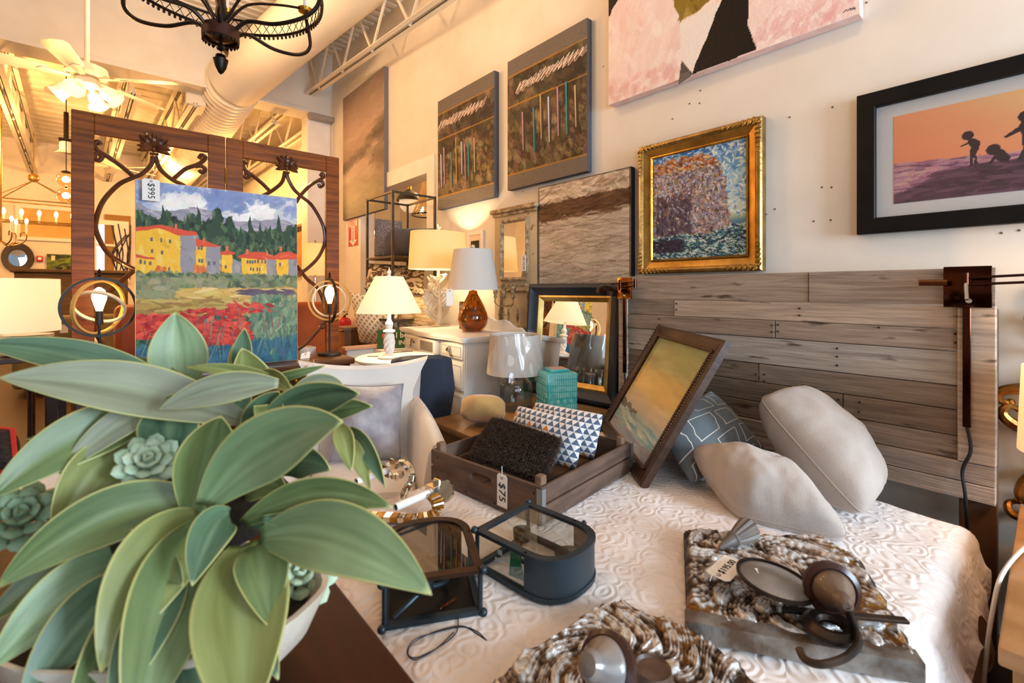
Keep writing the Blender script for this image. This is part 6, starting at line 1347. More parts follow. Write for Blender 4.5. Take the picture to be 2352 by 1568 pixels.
MB().lathe([(0.001, 0.108), (0.10, 0.106), (0.232, 0.10), (0.22, 0.09), (0.001, 0.09)], 40, (0, 0, 0), True, bm_ @ Matrix.Diagonal((0.90, 0.57, 1, 1))).build('soil', mat('dark_moss', '1c1812', '33291c', sc=40, rough=0.95, bump=0.6, bsc=60), pl, True)
# leaf skin: two greens with bluish bloom, yellow rim, paler midrib (its own colouring)
LM = {}
def leaf_mat(i, a, b):
    m = mat('leaf_green_%d' % i, a, b, sc=1.0, rough=0.42, lo=0.28, hi=0.72, bump=0.03, bsc=120, detail=3)
    nt = m.node_tree; N, L = nt.nodes, nt.links; bs = N['Principled BSDF']; src = bs.inputs['Base Color'].links[0].from_socket
    nz_ = [q for q in N if q.type == 'TEX_NOISE'][0]; au = N.new('ShaderNodeAttribute'); au.attribute_name = 'blade'; L.new(au.outputs['Vector'], nz_.inputs['Vector'])
    at = N.new('ShaderNodeAttribute'); at.attribute_name = 'rim'; sp = N.new('ShaderNodeSeparateXYZ'); L.new(at.outputs['Vector'], sp.inputs[0])
    m1 = N.new('ShaderNodeMix'); m1.data_type = 'RGBA'; L.new(sp.outputs[1], m1.inputs[0]); L.new(src, m1.inputs[6]); m1.inputs[7].default_value = (*lin('a3b585'), 1)
    m2 = N.new('ShaderNodeMix'); m2.data_type = 'RGBA'; L.new(sp.outputs[0], m2.inputs[0]); L.new(m1.outputs[2], m2.inputs[6]); m2.inputs[7].default_value = (*lin('c2bb74'), 1)
    L.new(m2.outputs[2], bs.inputs['Base Color']); bs.inputs['Subsurface Weight'].default_value = 0.0; return m
LEAF = [leaf_mat(0, '647a52', '8ea276'), leaf_mat(1, '4c5f3a', '768450'), leaf_mat(2, '71755e', '95977c'), leaf_mat(3, '6b723a', '93985c'), leaf_mat(4, '3f5540', '64805f')]
def leaf(bu, bv, bd, tu, tv, td, hw, roll=0.0, bend=0.03, mi=0, cup=0.25, wmax=0.46, basew=0.28, obt=0.0):
    b, tp = at_d(bu, bv, bd), at_d(tu, tv, td); L_ = (tp-b).length; ctl = (b+tp)/2+Vector((0, 0, bend*2)); W = 0.9*hw*(bd+td)/2/FPX
    n, k = 22, 10; bm = bmesh.new(); lay = bm.verts.layers.float_color.new('rim'); lay2 = bm.verts.layers.float_vector.new('blade'); V = []; sd = random.uniform(0, 50); tw = random.uniform(-0.35, 0.35)
    for i in range(n+1):
        t = i/n; c = b*(1-t)**2+ctl*2*t*(1-t)+tp*t*t; d = ((ctl-b)*(1-t)+(tp-ctl)*t).normalized()
        wd = d.cross((CP-c).normalized()).normalized(); wd = Matrix.Rotation(roll+tw*(t-0.3), 3, d) @ wd; up = wd.cross(d).normalized()
        if t < wmax: w = basew+(1-basew)*math.sin(PI/2*t/wmax)
        else: s = (t-wmax)/(1-wmax); w = max(0.0, 1-s**(1.9-obt))**(0.92-obt*0.4)
        w = max(w*W, 0.0006); row = []
        for j in range(k+1):
            s = 2*j/k-1; p = c+wd*(w*s)-up*(-cup*w*(0.75*abs(s)+0.35*s*s-0.35))+up*0.002*mnoise.noise(c*20+wd*s)
            v = bm.verts.new(p); e = abs(s); rim = 1.0 if j in (0, k) else 0.0
            if t > 0.97: rim = max(rim, 0.8)
            mid = max(0, 1-abs(s)/0.22)*0.30*(1-t*0.6); v[lay] = (rim, mid, 0, 1); v[lay2] = (s*2.6, t*1.1, sd); row.append(v)
        V.append(row)
    for i in range(n):
        for j in range(k):
            # rows near the border are squeezed outwards so that the yellow rim stays thin
            bm.faces.new((V[i][j], V[i+1][j], V[i+1][j+1], V[i][j+1]))
    for row in V:
        for j, q in ((1, 0), (k-1, k)): row[j].co = row[j].co.lerp(row[q].co, 0.62)
    for f in bm.faces: f.smooth = True
    bmesh.ops.recalc_face_normals(bm, faces=bm.faces); bmesh.ops.solidify(bm, geom=list(bm.faces), thickness=0.0016)
    me = bpy.data.meshes.new('leaf'); bm.to_mesh(me); bm.free(); return link('leaf', me, LEAF[mi], pl, True)
#     base(u,v,d)        tip(u,v,d)        half-width px, roll, bend, material
LEAVES = [
 (418, 905, 0.93, 402, 716, 0.93, 64, 0.0, 0.0, 0),
 (560, 965, 0.82, -6, 868, 0.70, 66, 0.15, 0.02, 2), (420, 905, 0.90, -60, 790, 0.80, 46, 0.3, 0.02, 4),
 (640, 880, 0.78, 364, 941, 0.74, 40, 0.0, 0.012, 2), (630, 945, 0.84, 585, 932, 0.72, 26, 0.3, -0.01, 3),
 (470, 1160, 0.70, 788, 968, 0.62, 84, 0.1, 0.03, 0), (600, 985, 0.82, 828, 904, 0.74, 52, 0.35, 0.02, 4),
 (690, 975, 0.84, 856, 932, 0.80, 28, 0.2, 0.01, 1), (600, 1235, 0.70, 992, 1366, 0.58, 84, -0.1, 0.035, 0),
 (560, 1200, 0.72, 902, 1166, 0.66, 46, 0.2, 0.03, 1), (600, 1190, 0.70, 880, 1200, 0.68, 26, 0.2, 0.0, 4),
 (525, 1180, 0.70, 441, 1346, 0.60, 52, 0.0, 0.02, 4), (555, 1250, 0.70, 560, 1700, 0.52, 112, 0.1, 0.02, 3),
 (585, 1250, 0.70, 622, 1440, 0.60, 62, -0.1, 0.02, 1), (330, 1290, 0.72, -30, 1545, 0.58, 72, 0.15, 0.03, 0),
 (470, 1160, 0.74, -10, 1352, 0.62, 70, 0.1, 0.04, 1), (455, 1190, 0.72, 230, 1545, 0.56, 96, 0.0, 0.03, 3),
 (470, 1200, 0.72, 300, 1720, 0.53, 100, -0.1, 0.03, 1), (420, 1310, 0.66, 250, 1650, 0.54, 60, 0.2, 0.02, 4),
 (370, 960, 0.84, -30, 1150, 0.66, 66, 0.15, 0.03, 1), (395, 925, 0.82, 138, 1088, 0.72, 38, 0.25, 0.02, 2),
 (300, 1030, 0.80, 118, 1242, 0.68, 62, 0.0, 0.03, 3), (440, 1185, 0.72, 508, 955, 0.70, 66, 0.1, 0.02, 1),
 (385, 1045, 0.80, 395, 905, 0.78, 66, -0.2, 0.0, 4), (575, 1020, 0.82, 642, 898, 0.78, 48, 0.2, 0.01, 4),
 (548, 870, 0.92, 562, 752, 0.90, 24, 0.2, 0.0, 4), (545, 880, 0.92, 536, 790, 0.94, 20, 0.4, 0.0, 3),
 (690, 905, 0.84, 430, 843, 0.82, 20, 0.3, 0.012, 3), (590, 865, 0.86, 672, 902, 0.80, 24, 0.3, 0.01, 3),
 (660, 930, 0.88, 790, 885, 0.90, 34, 0.0, 0.015, 2), (776, 975, 0.76, 806, 1082, 0.70, 24, 0.0, 0.01, 3),
 (800, 985, 0.80, 886, 1120, 0.72, 24, 0.5, 0.015, 4), (790, 1000, 0.78, 850, 1125, 0.72, 20, -0.3, 0.01, 3),
 (440, 885, 0.92, 232, 828, 0.90, 26, 0.4, 0.01, 0), (470, 930, 0.88, 188, 888, 0.86, 36, 0.5, 0.01, 1),
 (560, 890, 0.92, 745, 840, 0.96, 14, 0.5, 0.0, 1), (300, 900, 0.92, 210, 862, 0.92, 14, 0.4, 0.0, 3),
 (380, 1270, 0.72, 300, 1215, 0.66, 30, 0.2, 0.0, 4), (360, 1300, 0.70, 420, 1345, 0.62, 34, 0.4, 0.01, 0),
 (330, 1010, 0.84, 60, 1010, 0.80, 26, 0.6, 0.01, 4), (480, 1010, 0.86, 620, 1100, 0.80, 60, 0.4, 0.0, 4),
 (430, 1090, 0.82, 250, 1060, 0.80, 40, 0.4, 0.0, 4), (520, 1130, 0.80, 660, 1130, 0.74, 50, 0.2, 0.02, 1),
 (500, 960, 0.90, 560, 860, 0.95, 50, 0.2, 0.0, 4), (440, 980, 0.90, 300, 880, 0.95, 50, 0.2, 0.0, 1),
 (330, 1330, 0.70, 40, 1640, 0.56, 70, 0.1, 0.03, 4), (400, 1340, 0.70, 150, 1720, 0.54, 80, -0.1, 0.03, 1), (300, 1240, 0.76, -40, 1440, 0.66, 50, 0.3, 0.02, 1),
 (460, 1330, 0.70, 470, 1720, 0.55, 90, 0.2, 0.02, 4), (520, 1330, 0.72, 640, 1560, 0.62, 50, 0.2, 0.02, 4), (260, 1190, 0.80, 20, 1310, 0.76, 44, 0.4, 0.02, 4),
 (560, 1200, 0.76, 720, 1240, 0.70, 40, 0.3, 0.02, 4), (620, 1090, 0.80, 760, 1080, 0.74, 44, 0.4, 0.02, 4), (420, 1020, 0.88, 180, 980, 0.88, 40, 0.3, 0.02, 4)]
for L in LEAVES: leaf(*L)
# rounded young leaf curling shut
lab(leaf(572, 905, 0.90, 556, 800, 0.88, 50, 0.3, -0.01, 3, 0.9, 0.5, 0.5, 0.4), 'bright green young leaf')
MB().sph(at_d(470, 1175, 0.80), 0.11, 18, (1.25, 0.8, 0.62)).build('moss_mound', mat('dark_moss', '1c1812'), pl, True)
def rosette(u, v, d, r, mi):
    c = at_d(u, v, d); nv = ((CP-c).normalized()+Vector((0, 0, 0.5))).normalized(); m = basis(c, nv.orthogonal(), nv.cross(nv.orthogonal()), nv)
    root = MB().sph((0, 0, -r*0.25), r*0.35, 10).xf(m).build('rosette', ROS[mi], pl, True)
    for ringi, (k, rad, tilt, s) in enumerate(((9, 0.62, 0.25, 0.48), (8, 0.42, 0.6, 0.40), (6, 0.24, 1.0, 0.32), (3, 0.08, 1.35, 0.24))):
        for i in range(k):
            a = 2*PI*(i+0.5*ringi)/k; mm = m @ Matrix.Rotation(a, 4, 'Z') @ Matrix.Translation((r*rad*0.6, 0, r*0.12*ringi)) @ Matrix.Rotation(-tilt, 4, 'Y')
            MB().lathe([(0.03, 0), (0.55, 0.35), (0.85, 0.62), (0.6, 0.92), (0.05, 1.12)], 8, (0, 0, 0), True, mm @ Matrix.Rotation(PI/2, 4, 'Y') @ Matrix.Diagonal((r*s*0.32, r*s*0.75, r*s*1.25, 1))).build('petal', ROS[mi], root, True)
ROS = [mat('rosette_mint', 'a6bd9c', 'c2d3b6', sc=20, rough=0.5), mat('rosette_sage', '8fa583', '758f6c', sc=20, rough=0.5)]
rosette(340, 1062, 0.76, 0.046, 0); rosette(48, 1190, 0.74, 0.055, 1); rosette(690, 1325, 0.80, 0.062, 0)
MB().sph(at_d(318, 1150, 0.80), 0.035, 14, (1.1, 0.8, 0.8)).build('pebble', mat('grey_pebble', '5a5660', '77727c', sc=20, rough=0.8), pl, True)
# ================================================================== HANGING FROM THE ROOF
# --- iron chandelier, cut by the top of the picture
cc = at_d(507, 92, 2.35); chx = thing('iron_chandelier', 'black iron chandelier with lattice rim and acorn drop, cut by the top edge', 'chandelier', cc)
IR = mat('chandelier_iron', '17110e', '2a1d15', sc=14, rough=0.4, metal=0.6); RUS = mat('chandelier_rust', '4a2318', '331a12', sc=12, rough=0.45, metal=0.4)
Rr, rz = 0.47, 0.275
MB().lathe([(0.075, 0.06), (0.082, 0.058), (0.082, 0.0), (0.078, -0.004), (0.074, 0.0), (0.072, 0.055)], 32, (0, 0, 0), False).build('hub_band', RUS, chx)
mb = MB()
for i in range(24):
    a = 2*PI*i/24; c = Vector((0.079*math.cos(a), 0.079*math.sin(a), 0.0)); t_ = Vector((-math.sin(a), math.cos(a), 0))
    mb.prism([(-0.007, 0.004), (0.007, 0.004), (0.008, -0.008), (0, -0.018), (-0.008, -0.008)], -0.0015, 0.0015, lambda x, z, q, c=c, t_=t_, a=a: c+t_*x+Vector((q*math.cos(a), q*math.sin(a), z)))
mb.build('hub_fringe', IR, chx)
MB().lathe([(0.001, -0.01), (0.03, -0.006), (0.06, 0.008), (0.07, 0.03), (0.001, 0.03)], 24).build('hub_cup', mat('hub_bronze', '5a4526', '35260f', sc=9, rough=0.3, metal=0.8), chx)
MB().lathe([(0.018, 0.06), (0.024, 0.12), (0.020, 0.2), (0.022, 0.5), (0.015, 0.62)], 16, (0, 0, 0), True, None, lambda a, z: 1+0.12*math.cos(3*(a-z*30))).build('twisted_shaft', IR, chx)
MB().lathe([(0.006, -0.01), (0.010, -0.025), (0.020, -0.032), (0.012, -0.04), (0.018, -0.048), (0.004, -0.056)], 16).tube([(0, 0, -0.055), (0.004, 0, -0.063), (0, 0, -0.072)], 0.0018, 6).build('drop_link', IR, chx)
MB().lathe([(0.004, -0.07), (0.02, -0.075), (0.024, -0.082), (0.014, -0.09), (0.034, -0.098), (0.032, -0.105), (0.030, -0.115), (0.024, -0.14), (0.012, -0.162), (0.001, -0.172)], 20).build('acorn_drop', IR, chx)
def rimpt(a, z): return Vector((Rr*math.cos(a), Rr*math.sin(a), z))
for z, r_ in ((rz, 0.008), (rz+0.075, 0.007)): MB().tube([rimpt(2*PI*i/72, z) for i in range(72)], r_, 6, True).build('rim_hoop', IR, chx)
mb = MB(); nL = 60
for i in range(nL):
    for d in (-1, 1): mb.cyl(rimpt(2*PI*i/nL, rz), rimpt(2*PI*(i+d)/nL, rz+0.075), 0.0022, n=4)
o = mb.build('lattice', IR, chx); o['kind'] = 'stuff'
mb = MB()
for i in range(110): a = 2*PI*i/110; mb.sph(rimpt(a, rz-0.016), 0.0075, 6, (1, 1, 1.5))
o = mb.build('drop_fringe', IR, chx); o['kind'] = 'stuff'
for i in range(6):
    a = 2*PI*i/6+0.3; d = Vector((math.cos(a), math.sin(a), 0))
    MB().tube(smooth_path([d*0.075+Vector((0, 0, 0.05)), d*0.14+Vector((0, 0, 0.09)), d*0.28+Vector((0, 0, 0.075)), d*0.43+Vector((0, 0, 0.11)), d*0.50+Vector((0, 0, 0.19)), d*0.475+Vector((0, 0, rz+0.06))], 6), 0.010, 8).build('lower_arm', IR, chx)
    MB().tube(smooth_path([d*0.03+Vector((0, 0, 0.10)), d*0.13+Vector((0, 0, 0.24)), d*0.3+Vector((0, 0, 0.33)), d*0.46+Vector((0, 0, 0.39))], 6), 0.007, 8).build('upper_arm', IR, chx)
    b_ = MB().lathe([(0.01, 0), (0.035, 0.012), (0.042, 0.03), (0.038, 0.03), (0.012, 0.014)], 16, d*0.47+Vector((0, 0, rz+0.085)), False, None, lambda q, z: 1+0.06*math.cos(16*q)).build('candle_pan', GOLD, chx)
    MB().cyl((0, 0, 0), (0, 0, 0.09), 0.013, n=12).xf(Matrix.Translation(d*0.47+Vector((0, 0, rz+0.10)))).build('candle', mat('candle_tube', 'f0ece6'), b_)
MB().cyl((0, 0, 0.6), (0, 0, 4.14+0.083*cc.y-cc.z), 0.006, n=6).build('chain_rod', IR, chx)
# --- ceiling fan
fc = at_d(200, 172, 3.95); fan = thing('ceiling_fan', 'white five-blade ceiling fan with lit tulip glass shades', 'fan', fc)
FWH = mat('fan_white', 'f0e6d2', 'e6dac2', sc=4, rough=0.35)
MB().cyl((0, 0, 0.06), (0, 0, 4.14+0.083*fc.y-fc.z), 0.018, n=12).build('down_rod', FWH, fan)
MB().lathe([(0.02, 0.085), (0.09, 0.08), (0.135, 0.06), (0.145, 0.0), (0.13, -0.015), (0.06, -0.02)], 36).build('motor_housing', FWH, fan)
MB().lathe([(0.06, -0.02), (0.085, -0.045), (0.085, -0.085), (0.055, -0.105), (0.001, -0.108)], 28).build('light_kit', FWH, fan)
# blade headings chosen so that the five blades point as in the photograph
a0 = math.radians(8)
for i in range(5):
    a = a0-YAW+2*PI*i/5; m = Matrix.Rotation(a, 4, 'Z') @ Matrix.Translation((0, 0, -0.028)) @ Matrix.Rotation(math.radians(12), 4, 'X')
    o_ = [(0.24, -0.055), (0.3, -0.065), (0.62, -0.08), (0.68, -0.06), (0.70, 0), (0.68, 0.06), (0.62, 0.08), (0.3, 0.065), (0.24, 0.055)]
    MB().prism(o_, -0.003, 0.003).xf(m).build('blade', FWH, fan)
    MB().prism([(0.10, -0.018), (0.18, -0.03), (0.27, -0.035), (0.30, 0), (0.27, 0.035), (0.18, 0.03), (0.10, 0.018)], -0.010, -0.003).xf(m).build('blade_iron', FWH, fan)
TUL = mat('tulip_glass', 'fff0d4', emit=1.2, ecol='ffd08a', rough=0.3)
for i in range(4):
    a = math.radians(20)+PI/2*i-YAW; d = Vector((math.cos(a), math.sin(a), 0)); m = Matrix.Translation(d*0.085+Vector((0, 0, -0.10))) @ Matrix.Rotation(a, 4, 'Z') @ Matrix.Rotation(math.radians(128), 4, 'Y')
    MB().cyl((0, 0, -0.02), (0, 0, 0.03), 0.022, n=12).xf(m).build('shade_holder', FWH, fan)
    MB().lathe([(0.026, 0.02), (0.045, 0.045), (0.052, 0.08), (0.050, 0.11), (0.062, 0.135), (0.075, 0.15), (0.072, 0.152), (0.058, 0.137), (0.046, 0.11), (0.048, 0.08), (0.040, 0.047), (0.022, 0.022)], 28, (0, 0, 0), False, m, lambda q, z: 1+0.03*math.cos(8*q)).build('tulip_shade', TUL, fan)
MB().cyl((0.02, 0, -0.10), (0.02, 0, -0.30), 0.0015, n=5).build('pull_chain', STRING, fan)
lamp('POINT', 'fan_lights', fc+Vector((0, 0, -0.30)), 40, WARM, 0.12)
# ================================================================== SIDE ROOM SEEN THROUGH THE OPENING
p = at_d(940, 462, 6.3)
t = thing('dome_pendant', 'pendant lamp with a black dome over a white globe in the cased opening', 'lamp', p)
MB().lathe([(0.03, 0.16), (0.05, 0.14), (0.12, 0.10), (0.165, 0.03), (0.17, 0.0), (0.16, 0.0), (0.11, 0.09)], 32, (0, 0, 0), False).build('dome', mat('black_dome', '1f1c19', rough=0.35, metal=0.5), t)
MB().sph((0, 0, -0.02), 0.135, 24).build('globe', mat('milk_glass', 'f5ead8', rough=0.15, emit=0.5, ecol='ffdcb0'), t); MB().cyl((0, 0, 0.15), (0, 0, 0.24), 0.03, n=16).cyl((0, 0, 0.2), (0, 0, 3.3-p.z), 0.008, n=8).build('stem', GOLD, t)
p = at_d(985, 408, 6.0)
t = thing('beaded_chandelier', 'beaded empire chandelier glowing in the cased opening', 'chandelier', p)
MB().cyl((0, 0, 0), (0, 0, 3.3-p.z), 0.006, n=6).lathe([(0.07, -0.02), (0.09, 0.0), (0.08, 0.03), (0.06, 0.01)], 20, (0, 0, 0), False).build('crown', IR, t)
BEAD = mat('wood_bead', 'e9c88a', 'd9b06a', sc=30, rough=0.4)
mb = MB()
for i in range(26):
    a = 2*PI*i/26
    for k in range(17):
        q = k/16; r = 0.07+0.14*q**1.5; mb.sph((r*math.cos(a), r*math.sin(a), -0.02-0.46*q), 0.011, 5)
o = mb.build('bead_strands', BEAD, t); o['kind'] = 'stuff'
MB().tube([(0.21*math.cos(2*PI*i/32), 0.21*math.sin(2*PI*i/32), -0.48) for i in range(32)], 0.010, 6, True).build('lower_hoop', IR, t)
for i in range(4): a = PI/2*i+0.4; MB().sph((0.12*math.cos(a), 0.12*math.sin(a), -0.42), 0.022, 8, (0.8, 0.8, 1.5)).build('bulb', mat('warm_bulb', 'ffe0b0'), t)
p = at_d(862, 545, 7.3)
t = thing('candle_chandelier', 'small candle chandelier glowing beyond the left post of the rack', 'chandelier', p)
MB().cyl((0, 0, -0.1), (0, 0, 3.3-p.z), 0.008, n=6).sph((0, 0, -0.1), 0.05, 12).sph((0, 0, 0.12), 0.04, 12).build('stem', GOLD, t)
for i in range(6):
    a = PI/3*i; d = Vector((math.cos(a), math.sin(a), 0))
    MB().tube(smooth_path([d*0.03+Vector((0, 0, -0.08)), d*0.12+Vector((0, 0, -0.13)), d*0.2+Vector((0, 0, -0.05))], 5), 0.007, 6).build('arm', GOLD, t)
    MB().cyl(d*0.2+Vector((0, 0, -0.05)), d*0.2+Vector((0, 0, 0.03)), 0.012, n=8).build('candle', mat('candle_tube', 'f0ece6'), t); MB().sph(d*0.2+Vector((0, 0, 0.055)), 0.018, 8, (0.8, 0.8, 1.6)).build('bulb', mat('warm_bulb', 'ffe0b0'), t)
# ================================================================== ALONG THE WALL BEYOND THE CHEST
# --- fire sign
c = on_x(811, 534, WX-0.025); s0, s1_ = on_x(800, 508, WX-0.025), on_x(821, 563, WX-0.025); sw, sh = s0.y-s1_.y, s0.z-s1_.z
t = thing('fire_sign', 'red and white sign reading FIRE EXTINGUISHER with a downward arrow', 'sign', (WX-0.021, c.y, s1_.z), -PI/2)
REDS = mat('sign_red', 'c8202a', rough=0.5); WHS = mat('sign_white', 'f2efec', rough=0.5)
MB().box(-sw/2, sw/2, -0.004, 0, 0, sh).build('panel', REDS, t)
MB().prism([(-sw*0.42, sh*0.97), (sw*0.42, sh*0.97), (sw*0.42, sh*0.74), (sw*0.17, sh*0.74), (sw*0.17, sh*0.22), (sw*0.42, sh*0.22), (0, sh*0.01), (-sw*0.42, sh*0.22), (-sw*0.17, sh*0.22), (-sw*0.17, sh*0.74), (-sw*0.42, sh*0.74)], -0.0055, -0.004, lambda a, b, q: (a, q, b)).build('arrow', WHS, t)
text('FIRE', sw*0.34, 'lettering', REDS, t, Matrix.Translation((0, -0.0062, sh*0.85)) @ UPRIGHT, 0.0006, 0.002)
for i, chr_ in enumerate('EXTINGUISHER'): text(chr_, sw*0.17, 'lettering', REDS, t, Matrix.Translation((0, -0.0062, sh*(0.70-0.046*i))) @ UPRIGHT, 0.0005, 0.001)
p = on_x(792, 790, WX-0.14)
t = thing('fire_extinguisher', 'red fire extinguisher with a white label by the screen edge', 'extinguisher', (WX-0.14, p.y+0.02, p.z))
REDX = mat('extinguisher_red', 'c4202a', rough=0.25, coat=0.4); hx = 0.36
MB().lathe([(0.001, 0), (0.085, 0), (0.092, 0.015), (0.092, hx*0.82), (0.07, hx*0.93), (0.03, hx)], 28).build('cylinder', REDX, t)
MB().lathe([(0.0925, hx*0.30), (0.094, hx*0.30), (0.094, hx*0.62), (0.0925, hx*0.62)], 28, (0, 0, 0), False).build('label', TAGP, t)
MB().cyl((0, 0, hx), (0, 0, hx+0.04), 0.02, n=12).box(-0.012, 0.012, -0.10, 0.02, hx+0.03, hx+0.045).box(-0.012, 0.012, -0.10, 0.02, hx+0.06, hx+0.072).build('valve_handle', IR, t); MB().box(-0.03, 0.13, -0.02, 0.02, hx*0.5, hx*0.55).build('bracket', IR, t)
# --- iron rack with cushions
RX0, RX1, RY0, RY1, RT_ = 1.97, 2.41, 3.90, 4.44, 2.195
t = thing('iron_rack', 'tall open iron display rack holding cushions behind the lit lamps', 'rack', (2.19, 4.17, 0)); RKM = mat('rack_iron', '3a332c', '4c4238', sc=20, rough=0.45, metal=0.6)
for x in (RX0, RX1):
    for y in (RY0, RY1): MB().box(x-0.011, x+0.011, y-0.011, y+0.011, 0, RT_, 0.002).build('post', RKM, t, True)
for z in (RT_-0.011, 1.60, 1.02, 0.45):
    for x in (RX0, RX1): MB().box(x-0.009, x+0.009, RY0, RY1, z-0.009, z+0.009).build('rail', RKM, t, True)
    for y in (RY0, RY1): MB().box(RX0, RX1, y-0.009, y+0.009, z-0.009, z+0.009).build('rail', RKM, t, True)
    if z < 2: MB().box(RX0, RX1, RY0, RY1, z-0.003, z+0.009).build('shelf', mat('rack_shelf', '5a4a36', rough=0.6), t, True)
CH_ = mat('charcoal_cloth', '3f3c44', '4a4650', sc=8, rough=0.85, sheen=0.3); KN = mat('knit_grey', '5a5860', '8a8488', sc=60, rough=0.9, bump=0.9, bsc=90)
pillow('charcoal_cushion', [(2.05, 4.30, 1.62), (2.38, 3.88, 1.62), (2.44, 3.94, 1.90), (2.12, 4.37, 1.92)], 0.11, CH_, 'plain charcoal cushion on the upper shelf of the iron rack', 'cushion', seed=31)
pillow('knitted_cushion', [(2.02, 4.40, 1.62), (2.22, 4.20, 1.62), (2.26, 4.26, 1.99), (2.05, 4.46, 2.02)], 0.09, KN, 'grey knitted cushion tucked behind the plain charcoal one', 'cushion', seed=32)
KIL = mat('kilim', '6a5236', 'e2cfa8', sc=9, stretch=(1, 1, 1.6), rough=0.9, lo=0.47, hi=0.53, dist=2.2, detail=1); KIL2 = mat('kilim_band', 'd6c09a', '9a7a50', sc=26, stretch=(0.6, 0.6, 3), rough=0.9, lo=0.42, hi=0.6, dist=0.6)
pillow('kilim_cushion', [(1.92, 4.42, 1.30), (2.30, 3.90, 1.24), (2.38, 4.02, 1.52), (2.00, 4.50, 1.57)], 0.20, KIL, 'bold brown and cream kilim cushion on the middle of the iron rack', 'cushion', seed=33)
g = uv_mat('lattice_cotton', 'd8c8a8'); uu = g.math('MULTIPLY', g.math('ADD', g.u, g.v), 8.0); vv = g.math('MULTIPLY', g.math('SUBTRACT', g.u, g.v), 8.0)
l1 = g.math('LESS_THAN', g.math('ABSOLUTE', g.math('SUBTRACT', g.math('FRACT', uu), 0.5)), 0.2); l2 = g.math('LESS_THAN', g.math('ABSOLUTE', g.math('SUBTRACT', g.math('FRACT', g.math('ADD', vv, 8.0)), 0.5)), 0.2)
g.L.new(g.mix(g.math('MAXIMUM', l1, l2), 'a5906c', 'e6dabd'), g.b.inputs['Base Color'])
pillow('lattice_cushion', [(1.88, 4.42, 0.78), (2.16, 4.05, 0.70), (2.12, 4.10, 1.22), (1.82, 4.52, 1.28)], 0.20, g.m, 'tan lattice-print cushion low on the iron rack behind the flared ivory shade', 'cushion', seed=34)
pillow('banded_cushion', [(2.10, 4.06, 0.86), (2.38, 3.72, 0.84), (2.40, 3.80, 1.22), (2.14, 4.14, 1.26)], 0.16, KIL2, 'tan banded woven cushion beside the lattice-print one', 'cushion', seed=35)
# --- low white partition, crate and green chalk sign behind the lamp
a, b = on_y(795, 803, 3.98), on_y(936, 778, 3.98)
t = thing('low_white_partition', 'low white-painted partition with a bare wood cap behind the round table', 'partition', ((a.x+1.92)/2, 3.98, 0))
MB().box(a.x, 1.92, 3.96, 4.0, 0, 0.78).build('board', WHITE, t, True); MB().box(a.x-0.03, 1.94, 3.93, 4.02, 0.78, 0.81, 0.004).build('cap', mat('pink_wood', 'c79a7c', rough=0.6), t, True)
bx = thing('slatted_box', 'brown slatted wooden box under the iron rack cushions', 'box', (2.18, 4.62, 0.0))
for k in range(9): MB().box(1.80+k*0.075, 1.80+k*0.075+0.07, 4.58, 4.60, 0.45, 0.90, 0.002).build('slat', mat('box_brown', '8a6038', '6f4a2a', sc=6, stretch=(5, 1, 0.6), rough=0.6), bx, True)
MB().box(1.80, 2.47, 4.60, 4.8, 0.45, 0.88).box(1.80, 2.47, 4.56, 4.82, 0.0, 0.45).build('box_body', mat('box_brown', '8a6038'), bx, True); MB().box(1.78, 2.49, 4.55, 4.83, 0.90, 0.925).build('lid', mat('box_lid', '7a5a3c', rough=0.6), bx, True)
p = on_y(903, 773, 3.86)
t = thing('green_chalk_sign', 'small green hand-lettered sign with red leaves behind the twisted lamp', 'sign', (p.x+0.03, 3.86, p.z-0.105), math.radians(-20))
MB().box(-0.16, 0.16, 0, 0.012, 0, 0.17, 0.002).build('board', mat('chalk_green', '2f5a2a', '264a24', sc=9, rough=0.7), t); CHK = mat('chalk_white', 'ece8dc', rough=0.8)
text('I bel', 0.07, 'lettering', CHK, t, Matrix.Translation((0.055, -0.001, 0.115)) @ UPRIGHT, 0.0005, 0.001); text('IN C', 0.055, 'lettering', CHK, t, Matrix.Translation((0.075, -0.001, 0.048)) @ UPRIGHT, 0.0005, 0.001)
for i in range(6):
    a = -0.9+0.5*i; MB().prism([(0, 0), (0.05, 0.014), (0.075, 0), (0.05, -0.014)], -0.002, 0.0, lambda x, z, q, a=a: (-0.11+x*math.cos(a)-z*math.sin(a), q, 0.07+x*math.sin(a)+z*math.cos(a))).build('painted_leaf', mat('poinsettia', 'c9542c' , rough=0.7), t)
MB().box(p.x-0.14, p.x+0.2, 3.80, 4.0, 0.0, p.z-0.107).build('x', WHITE, None); o = bpy.data.objects['x']; o.name = 'plant_stand'; tag(o, 'plain white block holding the green hand-lettered sign', 'stand')
# ================================================================== REAR SHOWROOM, SEEN LEFT OF AND THROUGH THE SCREEN
BKY = 13.6
